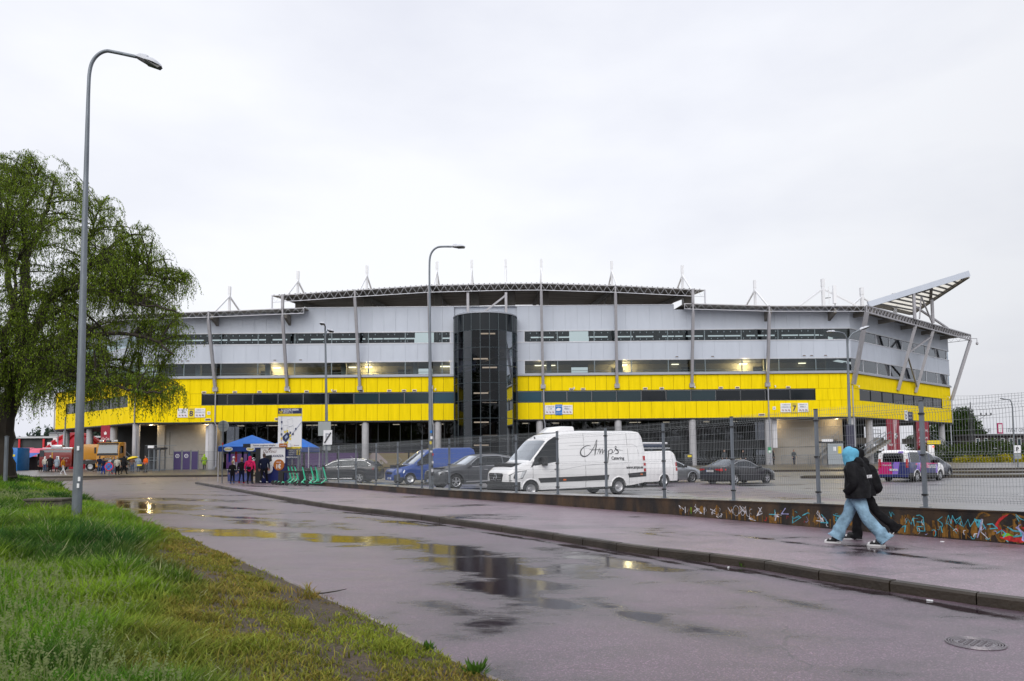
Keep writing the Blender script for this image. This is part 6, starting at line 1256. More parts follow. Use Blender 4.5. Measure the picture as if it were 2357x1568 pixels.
for sd in (1,-1):
    bar(c,[(1.55,.95),(2.15,1.27),(2.6,1.36),(3.2,1.35),(3.65,1.22),(3.9,1.03)],sd,.013,CHROME,'window_chrome'); bar(c,[(1.55,.95),(3,1.0),(3.9,1.03)],sd,.011,CHROME,'window_chrome')
    b=MB(); b.add([c.sp(4.5,.84,sd,.012),c.sp(4.78,.80,sd,.014),(-c.L/2-.012,sd*.74,.80),(-c.L/2-.012,sd*.38,.86),(-c.L/2-.012,sd*.38,.92),(-c.L/2-.012,sd*.74,.93),c.sp(4.78,.95,sd,.014),c.sp(4.5,.92,sd,.012)],[(0,1,6,7),(1,2,5,6),(2,3,4,5)]); b.build('tail_light',TLR,c.t); flank(c,[(.1,.60),(.6,.68),(.6,.78),(.2,.74)],sd,HLG,'headlight',.012)
b=MB(); b.box(-c.L/2-.02,-c.L/2-.005,-.05,.05,.92,.99); b.build('badge',CHROME,c.t)
# -- colourful people carrier
MAG=mat('magenta_wrap',(.50,.006,.15),.3,coat=.8); NAV=mat('navy_wrap',(.012,.020,.13),.3,coat=.8); LIL=mat('lilac_wrap',(.26,.14,.62),.3,coat=.8)
def pf(a,z,jj,k):
    if z<.45: return 1
    s=a+.55*math.sin((z-.5)*1.5)
    if 3.75<s<4.15 and z<1.2: return 4
    if a<1.25-(z-.9)*.3: return 0 if z<1.25 else 0
    if 1.25<=a<1.5 and z<.95: return 4
    if jj>=8 and (a>3.9 or 1.9<a<2.9): return 0
    if z>.72 and z<1.16 and 2.2<a<3.5: return 2
    if z>1.0 and z<1.1 and a<4.: return 2
    return 3 if z<1.45 or a<1.9 or 2.9<a<3.4 else 0
o,rz=place((P(2108,1108,43.4).x,43.4),(P(2176,1107,45.6).x,45.6),4.75/2-3.82,1.84,-1)
mv=car('people_carrier','people carrier wrapped in magenta, navy, lilac and white at the right of the lot','van',4.75,1.84,[(0,.75),(.1,.9),(.45,1.03),(.95,1.14),(1.05,1.18),(1.8,1.68),(2.1,1.79),(2.6,1.84),(4.5,1.86),(4.68,1.76),(4.75,1.3)],[(0,.72),(.4,.85),(1.1,1.08),(4.75,1.16)],[(0,.22),(4.75,.30)],[(0,.70),(.1,.84),(.4,.96),(.8,1),(4.6,1),(4.75,.95)],[.92,3.82],.33,WPAINT,[(1.35,2.1),(2.2,3.1),(3.35,4.45)],(1.05,1.82),None,Vector((o.x,o.y,-.02)),rz,tumble=.14,seams=(1.25,2.16,3.25),low=lambda a:.4,gl=CGD,paintfn=pf,mats_extra=(MAG,NAV,LIL))
c=mv; mirrors(c,1.5,1.1,BLACK,h=.2); rear_plate(c,'973 LKV',.72,.01); X=-c.L/2
for sd in (1,-1): b=MB(); b.box(X-.012,X+.05,sd*.80-.07,sd*.80+.07,.85,1.35); b.build('tail_light',TLR,c.t); 
b=MB(); b.prism([(-.90,.46),(.05,.46),(-.05,.75),(.10,1.16),(-.88,1.16)],X-.006,X+.01,'yz'); b.build('navy_rear_wrap',NAV,c.t); b=MB(); b.prism([(.08,.46),(.90,.46),(.88,1.16),(.12,1.16)],X-.006,X+.01,'yz'); b.build('magenta_rear_wrap',MAG,c.t)
b=MB(); b.prism([(-.25,.46),(.10,.46),(-.02,.75),(.02,1.0),(-.1,1.30),(-.35,1.8),(-.62,1.8),(-.35,1.1),(-.30,.75)],X-.010,X+.01,'yz'); b.build('lilac_rear_curve',LIL,c.t)
b=MB(); b.prism([(-.91,1.17),(.91,1.17),(.84,1.72),(-.84,1.72)],X-.004,X+.01,'yz'); b.build('white_rear_upper',WPAINT,c.t)
b=MB(); b.prism([(-.62,1.18),(.62,1.18),(.60,1.62),(.5,1.70),(-.5,1.70),(-.6,1.62)],X-.015,X+.01,'yz'); b.build('rear_window',CGD,c.t)
text('hansab',PWHITE,c.t,.5,.10,Matrix.Translation((X-.03,.35,1.0))@Matrix(((0,0,-1,0),(-1,0,0,0),(0,1,0,0),(0,0,0,1))),ex=.001); flank_text(c,'hansab',PWHITE,2.0,.92,1.1,.26,-1)
# -- dark car beyond it
o,rz=place((P(2186,1103,50).x-2.3,48.),(P(2190,1103,50).x,50.),4.3/2-3.45,1.78,-1)
dc=car('hatchback','dark blue car whose nose shows beyond the wrapped people carrier','car',4.3,1.78,[(0,.66),(.1,.80),(.5,.92),(1.0,1.02),(1.15,1.06),(2.0,1.43),(2.4,1.49),(3.3,1.47),(3.9,1.3),(4.2,1.0),(4.3,.8)],[(0,.64),(.5,.80),(1.2,.95),(4.3,.99)],[(0,.2),(4.3,.26)],[(0,.70),(.1,.84),(.35,.95),(.8,1),(3.8,1),(4.3,.8)],[.85,3.45],.32,mat('dark_blue_paint',(.02,.03,.06),.3,.2,coat=1.),[(1.5,2.4),(2.46,3.3)],(1.15,2.02),(3.7,4.15),Vector((o.x,o.y,.0)),rz,tumble=.42,seams=(1.3,2.43))
# -- yellow truck
TY=mat('truck_yellow_shaded',(.48,.21,.006),.4,coat=.5); p=P(256,1086,85.); Z=fz(85)  # truck yellow darkened to carry the shade of the tree
t=thing('tipper_truck','yellow tipper truck facing the camera at the left end of the stadium','truck',(p.x,85,Z),R(8))
b=MB(); pr=[(-1.2,.75),(-1.22,1.2),(-1.2,1.9),(-1.1,2.0),(-.98,3.05),(-.7,3.25),(.9,3.3),(1.0,3.1),(1.0,.75)]; b.prism(pr,-1.2,1.2,'yz'); cab=b.build('cab',TY,t,bev=.07); b=MB(); b.hexa([(-1.06,-1.24,2.02),(1.06,-1.24,2.02),(1.06,-1.1,2.0),(-1.06,-1.1,2.0),(-.98,-1.06,3.0),(.98,-1.06,3.0),(.98,-.9,3.0),(-.98,-.9,3.0)]); b.build('windscreen',mat('truck_screen',(.10,.12,.14),.15,coat=.6),cab)
b=MB(); b.box(-1.12,1.12,-1.25,-1.15,1.78,1.98); b.box(-1.1,1.1,-1.3,-1.0,3.08,3.2); b.box(-.9,.9,-1.27,-1.2,1.0,1.22); b.build('black_trim',BLACK,cab); text('DOLLTRANS',PBLK,cab,1.1,.14,face(.25,-1.235,1.62)); b=MB(); b.box(-1.2,1.2,-1.35,-1.1,.45,.95); b.build('bumper',TY,cab,bev=.04)
for x in (-.85,.85): b=MB(); b.box(x-.2,x+.2,-1.38,-1.3,.62,.82); b.build('headlight',HLG,cab)
for x in (-.55,.75,.95,-.75): b=MB(); b.lathe([(0,-.06),(.11,-.05),(.12,.06),(0,.08)],12,(x,-1.2,3.42),axis='y'); b.build('roof_lamp',HLG,cab)
b=MB(); b.box(-1.15,1.15,-1.25,-1.2,1.3,1.36); b.beam((-.9,-1.3,1.35),(.5,-1.3,1.5),.06); b.build('wiper_rail',CHROME,cab)
for sd in (-1,1): b=MB(); b.box(sd*1.38-.08,sd*1.38+.08,-1.1,-.95,2.0,2.7); b.build('mirror',BLACK,cab); b=MB(); b.box(sd*1.19,sd*1.215,-.75,.1,2.05,2.85); b.build('side_window',CGD,cab)
b=MB(); b.box(-4.6,-.6,1.3,3.7,1.3,3.1); b.build('tipper_body',TY,t,bev=.03); b=MB(); b.beam((-.6,.9,1.6),(-.8,1.1,3.5),.45); b.beam((-.8,1.1,3.5),(-1.6,1.4,2.3),.25); b.box(-3.9,0,1.2,3.3,.8,1.25); b.build('crane_and_chassis',BLACK,t)
for x,y in ((-1.05,-.6),(1.05,-.6),(-1.9,2.2),(-3.1,2.2)):
    b=MB(); b.lathe([(.3,-.16),(.5,-.16),(.52,0),(.5,.16),(.3,.16)],20,(0,0,0),axis='x' if abs(x)<1.5 and y<0 else 'y'); w_=b.build('wheel',RUB,t,smooth=True,loc=(x,y,.52)); b=MB(); b.lathe([(0,-.1),(.3,-.12),(.3,.1),(0,.1)],14,axis='x' if abs(x)<1.5 and y<0 else 'y'); b.build('rim',ALLOY,w_)
b=MB(); b.box(-.5,-.1,1.15,1.3,.5,.95); b.build('fuel_tank',ALLOY,t)
# -- fire engine
FR=mat('fire_red_shaded',(.17,.008,.007),.35,coat=.6); p0=P(104,1087,87.); p1=P(176,1087,87.); wd=p1.x-p0.x  # red toned down, tree shade is baked into this colour
t=thing('fire_engine','shade-darkened red fire engine with a silver roof ladder box at the far left','truck',((p0.x+p1.x)/2,87.,fz(87)),R(3)); h=wd/2
b=MB(); b.box(-h,h,-1.2,1.2,.5,2.55); bd=b.build('body',FR,t,bev=.06); b=MB(); b.box(-h+.5,h-.1,-.9,.9,2.55,2.75); b.box(-h+1.2,-h+2.4,-1.,-.2,2.6,3.05); b.build('ladder_box',ALLOY,t,bev=.02); b=MB(); b.box(-h+.4,h-.1,-1.22,-1.19,2.2,2.45); b.build('roller_shutter',mat('shutter',(.25,.27,.28),.4,.5),bd)
b=MB(); b.box(-h+.05,-h+.55,-1.23,-1.1,1.7,2.4); b.build('cab_window',CGD,bd); b=MB(); b.box(-h+1.4,-h+1.5,-1.215,-1.2,.7,2.5); b.box(-h+1.9,-h+2.3,-1.22,-1.2,.9,1.5); b.build('yellow_marking',mat('reflective_yellow',(.5,.3,.02),.5),bd)
text('PÄÄSTE',mat('pale_red_print',(.5,.35,.35),.5),bd,.85,.2,face(h-.75,-1.22,1.55)); text('112',MATS['pale_red_print'],bd,.5,.17,face(h-.75,-1.22,1.22)); b=MB(); b.box(-h+1.95,-h+2.25,-1.24,-1.22,1.2,1.75); b.build('equipment_panel',PWHITE,bd)
for x in (-h+.8,h-1.1): b=MB(); b.lathe([(.28,-.15),(.48,-.15),(.5,0),(.48,.15),(.28,.15)],20,axis='y'); w_=b.build('wheel',RUB,t,smooth=True,loc=(x,-1.0,.5)); b=MB(); b.lathe([(0,-.1),(.28,-.12),(.28,.1),(0,.1)],14,axis='y'); b.build('rim',DARKM,w_)
# ---------------------------------------------------------------- people
SKIN=mat('skin',(.42,.24,.17),.55); HAIRB=mat('brown_hair',(.07,.04,.025),.7); HAIRL=mat('blond_hair',(.33,.24,.13),.7)
def cloth(n,c,r=.85): return mat('cloth_'+n,c,r,spec=.2,var=.25,vs=9,bump=.25,bs=35)
CBK=cloth('black',(.010,.010,.012)); CNV=cloth('navy',(.008,.012,.035)); CPK=cloth('pink',(.65,.02,.12)); CWH=cloth('cream',(.52,.50,.44)); CGY=cloth('grey',(.06,.07,.08)); COR=cloth('mustard',(.50,.20,.02)); CHV=cloth('orange_vest',(.85,.13,.015)); CYV=cloth('yellow_vest',(.45,.75,.02))
CJN=cloth('jeans',(.06,.10,.18)); CRC=cloth('clear_raincoat',(.28,.34,.40),.3); CBL=cloth('bright_blue',(.01,.04,.30)); CBR=cloth('khaki',(.10,.075,.05)); CRD=cloth('red',(.45,.015,.015)); SOLE=mat('shoe_white',(.65,.65,.66),.6); SHB=mat('shoe_black',(.012,.012,.014),.5)
def caps_mesh(caps):
    V=[];F=[]
    for cp in caps:
        p0,r0,p1,r1=Vector(cp[0]),cp[1],Vector(cp[2]),cp[3]; sq=cp[5] if len(cp)>5 else (1,1); d=p1-p0; ln=d.length
        d=d/ln if ln>1e-6 else Vector((0,0,1)); ref=Vector((0,1,0)) if abs(d.y)<.9 else Vector((1,0,0)); 
        a=(ref.cross(d)).normalized(); b_=d.cross(a)     # a ~ side (x), b ~ depth (y)
        n=12; k=len(V); rings=[]
        for t in (-80,-50,-20): rings.append((p0+d*r0*math.sin(R(t)),r0*math.cos(R(t))))
        rings+= [(p0.lerp(p1,u),r0+(r1-r0)*u) for u in (0,.5,1)]
        for t in (20,50,80): rings.append((p1+d*r1*math.sin(R(t)),r1*math.cos(R(t))))
        for c,r in rings:
            for j in range(n): q=2*pi*j/n; V.append(tuple(c+a*math.cos(q)*r*sq[0]+b_*math.sin(q)*r*sq[1]))
        for i in range(len(rings)-1):
            for j in range(n): F.append((k+i*n+j,k+i*n+(j+1)%n,k+(i+1)*n+(j+1)%n,k+(i+1)*n+j))
        F.append(tuple(k+j for j in range(n))[::-1]); e=k+(len(rings)-1)*n; F.append(tuple(e+j for j in range(n)))
    return V,F
def blob(name,caps,mats,parent,vox=.02,it=3,fold=0.,fs=14.):
    V,F=caps_mesh(caps); me=bpy.data.meshes.new('tmp'); me.from_pydata(V,[],F); o=bpy.data.objects.new('tmp',me); COL.objects.link(o)
    import bmesh
    bm=bmesh.new(); bm.from_mesh(me); bmesh.ops.recalc_face_normals(bm,faces=bm.faces); bm.to_mesh(me); bm.free()
    m=o.modifiers.new('r','REMESH'); m.mode='VOXEL'; m.voxel_size=vox; s=o.modifiers.new('s','SMOOTH'); s.factor=.5; s.iterations=it
    bpy.context.view_layer.update(); out_=bpy.data.meshes.new_from_object(o.evaluated_get(bpy.context.evaluated_depsgraph_get())); bpy.data.objects.remove(o)
    for q in mats: out_.materials.append(q)
    n=len(out_.polygons); c=np.zeros(n*3,dtype=np.float32); out_.polygons.foreach_get('center',c); c=c.reshape(-1,3); best=np.full(n,1e9); mi=np.zeros(n,dtype=np.int32)
    for cp in caps:
        p0=np.array(cp[0]);p1=np.array(cp[2]); d=p1-p0; t=np.clip(((c-p0)@d)/max(d@d,1e-9),0,1); r=cp[1]+(cp[3]-cp[1])*t; q=np.linalg.norm(c-(p0+t[:,None]*d),axis=1)-r*(max(cp[5]) if len(cp)>5 else 1); k=q<best; best=np.where(k,q,best); mi=np.where(k,cp[4],mi)
    out_.polygons.foreach_set('material_index',mi)
    if fold:
        nv=len(out_.vertices); co=np.zeros(nv*3,dtype=np.float32); no=np.zeros(nv*3,dtype=np.float32); out_.vertices.foreach_get('co',co); out_.vertices.foreach_get('normal',no); co=co.reshape(-1,3); no=no.reshape(-1,3)
        w_=(vnoise(co[:,0]*.6+co[:,2]*.8,co[:,2]*1.2-co[:,0]*.9+co[:,1],.075,5)-.5)*1.8+(vnoise(co[:,0]*1.3,co[:,2]+co[:,1],.035,8)-.5)*.9; co+=no*(w_*fold)[:,None]; out_.vertices.foreach_set('co',co.ravel())
    out_.update(); out_.shade_smooth(); out_.name=name; ob=bpy.data.objects.new(name,out_); COL.objects.link(ob)
    if parent: ob.parent=parent
    return ob
HANDME=None
def hand(parent,p,d,m):   # palm, four unequal bent fingers and a thumb
    global HANDME
    if HANDME is None:
        b=MB(); b.hexa([(-.035,-.012,0),(.035,-.012,0),(.035,.014,0),(-.035,.014,0),(-.042,-.011,-.085),(.042,-.011,-.085),(.042,.012,-.085),(-.042,.012,-.085)])
        for x,l in ((-.032,.062),(-.011,.075),(.011,.07),(.032,.055)): b.tube([(x,0,-.08),(x,.004,-.08-l*.45),(x,.022,-.08-l*.8),(x,.038,-.08-l*.95)],[.0095,.009,.008,.006],6)
        b.tube([(-.034,.0,-.02),(-.058,.012,-.05),(-.056,.026,-.08)],[.012,.0105,.008],6); o=b.build('hand',m,parent,smooth=True); HANDME=o.data
    else:
        me=HANDME.copy(); me.materials.clear(); me.materials.append(m); o=bpy.data.objects.new('hand',me); COL.objects.link(o); o.parent=parent
    o.location=p; q=Vector((0,0,-1)).rotation_difference(Vector(d)); o.rotation_mode='QUATERNION'; o.rotation_quaternion=q; return o
def person(label,pos,h,rz,top=CBK,legs=CBK,shoe=SHB,head='hair',hm=HAIRB,stride=.12,build=1.,arms=(0,0),bag=None,coat=0,group='people outside the stadium',vox=.024):
    s=h/1.75; t=thing('person',label,'person',pos,rz,group); st=stride; B=build     # local: faces -Y
    J=lambda x,y,z:(x*s,y*s,z*s)
    caps=[(J(-.085*B,-.01,.90),.105*s*B,J(.085*B,-.01,.90),.105*s*B,1,(1,1)),
     (J(0,0,.98),.15*s*B,J(0,.01,1.22),.155*s*B,0,(1.12,.80)),(J(-.12*B,.01,1.38),.085*s*B,J(.12*B,.01,1.38),.085*s*B,0),(J(0,0,1.25),.16*s*B,J(0,.01,1.36),.13*s*B,0,(1.2,.78)),
     (J(0,.01,1.42),.06*s,J(0,0,1.54),.055*s,2),(J(0,-.01,1.60),.088*s,J(0,-.015,1.67),.092*s,2,(.88,1.05)),(J(0,-.06,1.565),.045*s,J(0,-.05,1.60),.05*s,2),
     (J(0,-.105,1.62),.014*s,J(0,-.118,1.595),.017*s,2)]
    for sd,f in ((-1,st),(1,-st)):
        hipx=sd*.095*B; ky=-f*.8-(.05 if f<0 else 0); ay=-f*1.7 if f>0 else -f*1.9; az=.09 if f>0 or st<.1 else .14
        caps+= [(J(hipx,0,.88),.098*s*B,J(hipx*1.02,ky,.50),.068*s*B**.5,1),(J(hipx*1.02,ky,.50),.068*s*B**.5,J(hipx,ay,az+.03),.048*s,1),(J(hipx,ay+.03,az-.03),.045*s,J(hipx*1.1,ay-.13,max(.045,az-.06)),.040*s,3,(1,1))]
    if coat: caps.append((J(0,0,.98),.17*s*B,J(0,0,.70),.19*s*B,0,(1.15,.85)))
    hd=[]
    for sd,a in ((-1,arms[0]),(1,arms[1])):
        sh=Vector(J(sd*.205*B,.01,1.37)); el=Vector(J(sd*(.255*B+.02),.03-.10*a,1.10)); 
        wr=Vector(J(sd*(.24*B+.03),-.02-.22*a,.86+.16*a)) if a<.9 else Vector(J(sd*.10,-.28,1.16))
        caps+= [(sh,.066*s*B**.5,el,.052*s*B**.5,0),(el,.052*s*B**.5,wr,.036*s,0)]; hd.append((wr,(wr-el).normalized()))
    m3=[top,legs,SKIN,shoe]; blob('body',caps,m3,t,vox)
    for wr,d in hd: q=hand(t,wr,d,SKIN); q.scale=(s,s,s)
    if head=='hair': blob('hair',[(J(0,.012,1.63),.098*s,J(0,.0,1.69),.094*s,0,(.9,1.04))],[hm],t,.02)
    elif head=='cap': blob('cap',[(J(0,.0,1.68),.100*s,J(0,-.0,1.71),.092*s,0,(.9,1.1)),(J(0,-.10,1.68),.05*s,J(0,-.14,1.675),.04*s,0,(1.,.4))],[hm],t,.02)
    elif head=='hood': blob('hood',[(J(0,.03,1.55),.105*s,J(0,.022,1.66),.112*s,0,(.95,1.02)),(J(0,.05,1.45),.11*s,J(0,.04,1.5),.10*s,0)],[hm],t,.02)
    if bag: b=MB(); b.box(-.13*s,.13*s,.13*s,.22*s,.92*s,1.10*s); b.build('shoulder_bag',bag,t,bev=.02); b=MB(); b.tube([J(-.17,.12,1.42),J(0,.165,1.2),J(.1,.17,1.08)],.010,5); b.build('bag_strap',bag,t)
    return t
def pp_(x,y,Y,z=None):      # feet on the ground: path, lot or forecourt
    gz=(lambda q:fz(q)) if Y>70 else (lambda q:.13)
    for _ in range(12): r=ray(x,y); Yn=(gz(Y)-CAMZ)/r[2]*r[1] if z is None else Y; Y=Yn if Y<=70 else min(max(Yn,70.5),84)
    if z is not None: Y=86.
    p=P(x,y,Y); return (p.x,Y,gz(Y) if z is None else z)
AW=pi   # facing away from the camera
person('boy in a black padded jacket and blue shoes, left of the pink coat',pp_(534.6,1113.7,46.0),1.42,AW+.1,CBK,CBK,cloth('shoe_blue',(.01,.12,.42)),'hair',HAIRL,.05,.95)
person('blond person in a black hoodie with red boots walking beside the pink coat',pp_(555.6,1113.7,46.0),1.60,AW,CBK,CNV,CRD,'hair',HAIRL,.10,.95)
person('person in a hooded bright pink coat with a small black shoulder bag',pp_(575,1114.2,45.9),1.70,AW-.1,CPK,CBK,SHB,'hood',CPK,.04,1.22,bag=CBK)
person('man in a dark navy jacket with white shoes striding to the coffee kiosk',pp_(607.4,1112.6,46.3),1.86,AW,CNV,CBK,SOLE,'hair',HAIRB,.14,1.12)
person('person in black with pale shoes standing half hidden behind the navy jacket',pp_(592.5,1108.5,48.2),1.74,AW+.4,CBK,CBK,SOLE,'hood',CBK,.1,1.)
person('vendor in a white cap and pale shirt under the blue tent',pp_(537,1097,51.5),1.72,pi/2+.3,CWH,CGY,SHB,'cap',SOLE,.02,1.,(.6,.6))
person('person in a dark grey jacket standing apart at the far left of the road',pp_(92.5,1081.6,92,.25),1.75,AW,CGY,CBK,SHB,'hair',HAIRB,.03,1.)
person('person in a white hooded top and jeans beside the fire engine',pp_(102.8,1089,84),1.72,AW,CWH,CJN,SHB,'hood',SOLE,.03,1.05)
person('broad person in a long black coat with a white cap by the fire engine',pp_(115,1089.6,80.5),1.80,AW,CBK,CBK,SHB,'cap',SOLE,.03,1.35,coat=1)
person('person in a bluish see-through raincoat in front of the fire engine',pp_(130.4,1089,80.5),1.68,AW,CRC,CBK,SHB,'hood',CRC,.03,1.15,coat=1)
person('person in a mustard jacket and white trousers striding right',pp_(145,1093.3,75),1.74,pi/2,COR,cloth('white',(.6,.6,.63)),SOLE,'hair',mat('black_hair',(.01,.01,.01),.6),.17,1.)
person('person in dark blue top and jeans, left of the pair by the truck',pp_(228.5,1088.3,79.8),1.78,AW+.2,CNV,CJN,SOLE,'hair',HAIRB,.03)
person('person with bright blue trousers, right of the pair by the truck',pp_(237.5,1087.8,79.5),1.66,AW-.2,CNV,CBL,SHB,'hair',HAIRB,.05)
person('person in a pale top and jeans just behind the round no stopping sign',pp_(254,1087,79.5),1.68,AW,CRC,CJN,CRD,'hair',HAIRL,.03)
person('person in jeans and red shoes standing right of the no stopping sign',pp_(262,1087.5,79.),1.74,.3,CGY,CJN,CRD,'hair',HAIRB,.03)
person('person in a cream sweater and black trousers right of the no stopping sign',pp_(269.6,1093.3,72),1.76,AW,CWH,CBK,SHB,'hair',HAIRL,.04,1.08,(.1,.1))
person('person in black with a backpack and a dark umbrella by the truck',pp_(285,1092,73),1.80,AW-.4,CBK,CBK,SHB,'hood',CBK,.12,1.2)
py=person('person in a brown jacket sheltering under the yellow umbrella',pp_(304,1085.5,79),1.66,AW,cloth('brown',(.16,.09,.06)),CJN,SHB,'hair',HAIRB,.02,1.,(.95,0))
person('person in a transparent hooded raincoat leaning on the crowd barrier',pp_(318,1085.,79.2),1.72,AW,CRC,CGY,SHB,'hood',CRC,.02,1.12,coat=1)
person('steward in an orange vest and khaki trousers by the turnstile',pp_(334.8,1085.5,79.5),1.78,-.4,CHV,CBR,SHB,'hair',mat('black_hair',(.01,.01,.01),.6),.04,1.05,(.4,.3))
person('steward in a hooded yellow high visibility jacket behind the bar fence',pp_(470,1076.5,86.2,.42),1.80,AW+.6,CYV,CNV,SHB,'hood',CYV,.02,1.,(.5,.5),coat=1)
person('person in a dark jacket standing at the right gate fence near the white wall',pp_(1828,1070,86,.42),1.74,.2,CGY,CNV,SHB,'hair',HAIRB,.02,1.,(.5,.5))
person('person in dark clothes leaning by the right gate column',pp_(1781,1070,86,.42),1.66,.9,CBK,CBK,SHB,'hood',CBK,.02,1.1,(.5,.2))
person('bald person in grey just behind the black saloon roof',pp_(1668,1069,86,.42),1.76,.2,CGY,CBK,SHB,'hair',SKIN,.02,1.)
person('person in black behind the bonnet of the black saloon',pp_(1711,1070,86,.42),1.68,-.3,CBK,CBK,SHB,'hood',CBK,.02,1.1)
person('person in dark blue beside the brick wall under the right end',pp_(2035,1068,94,.42),1.72,.4,CBL,CNV,SHB,'hair',HAIRB,.02,1.)
# umbrellas
def umbrella(label,p,r,m,tilt=0.):
    t=thing('umbrella',label,'umbrella',p); b=MB(); n=8; V=[(0,0,.0)]
    for i in range(n): a=2*pi*i/n; V.append((r*.6*math.cos(a),r*.6*math.sin(a),-.08))
    for i in range(n): a=2*pi*i/n; V.append((r*math.cos(a),r*math.sin(a),-.27))
    F=[(0,1+i,1+(i+1)%n) for i in range(n)]+[(1+i,9+i,9+(i+1)%n,1+(i+1)%n) for i in range(n)]; b.add(V,F); b.build('canopy',m,t); b=MB(); b.tube([(0,0,.04),(0,0,-.85)],.012,5); b.build('shaft',BLACK,t); t.rotation_euler=(0,tilt,0); return t
q=P(303.5,1050.5,79); umbrella('open yellow umbrella held over a visitor beside the crowd barrier',(q.x,79.05,q.z),.62,mat('umbrella_yellow',(.75,.55,.01),.5),-.25)
q=P(285,1053,72.5); umbrella('open black umbrella held in front of the yellow truck grille',(q.x,72.4,q.z),.5,CBK,.15)
# --- the two walkers in front (local: walking to -x)
def loft(b,pts,rads,folds,n=28,sub_=5,seed=1,mi=0,cap=False):   # cloth tube: rads = (rx,ry) per point, squarish section, creased
    q=smooth_line([Vector(p) for p in pts],sub_); m=len(q); k=len(b.v); rx=np.interp(np.linspace(0,1,m),np.linspace(0,1,len(rads)),[r[0] for r in rads]); ry=np.interp(np.linspace(0,1,m),np.linspace(0,1,len(rads)),[r[1] for r in rads])
    for i,p in enumerate(q):
        t=i/(m-1); d=(q[min(i+1,m-1)]-q[max(i-1,0)]).normalized(); yv=Vector((0,1,0)); x_=yv.cross(d).normalized(); y_=d.cross(x_)
        for j in range(n):
            a=2*pi*j/n; f=folds(a,t,seed); ca,sa=math.cos(a),math.sin(a); s_=(abs(ca)**2.6+abs(sa)**2.6)**(-1/2.6)
            b.v.append(tuple(p+x_*ca*s_*(rx[i]+f)+y_*sa*s_*(ry[i]+f)))
    for i in range(m-1):
        for j in range(n): b.f.append((k+i*n+j,k+i*n+(j+1)%n,k+(i+1)*n+(j+1)%n,k+(i+1)*n+j)); b.m.append(mi)
    if cap: b.f.append(tuple(range(k,k+n))); b.m.append(mi)
def f_leg(a,t,s): return .010*(1-abs(math.sin(1.5*a+7*t+s)))**2-.004+.009*math.sin(3*a+11*t+s*2)*t+(.010*math.sin(26*t+2*math.cos(a+s)) if t>.72 else .005*math.sin(19*t+2.5*math.cos(a)) )
def f_jac(a,t,s): return .012*(1-abs(math.sin(1.5*a+3*t+s)))**2-.003+.006*math.sin(4*a-5*t+s)+.006*math.sin(15*t+2*math.cos(a*2+s))
def f_arm(a,t,s): return .008*(1-abs(math.sin(12*t+1.2*math.cos(a)+s)))**2-.002+.004*math.sin(2*a+s)
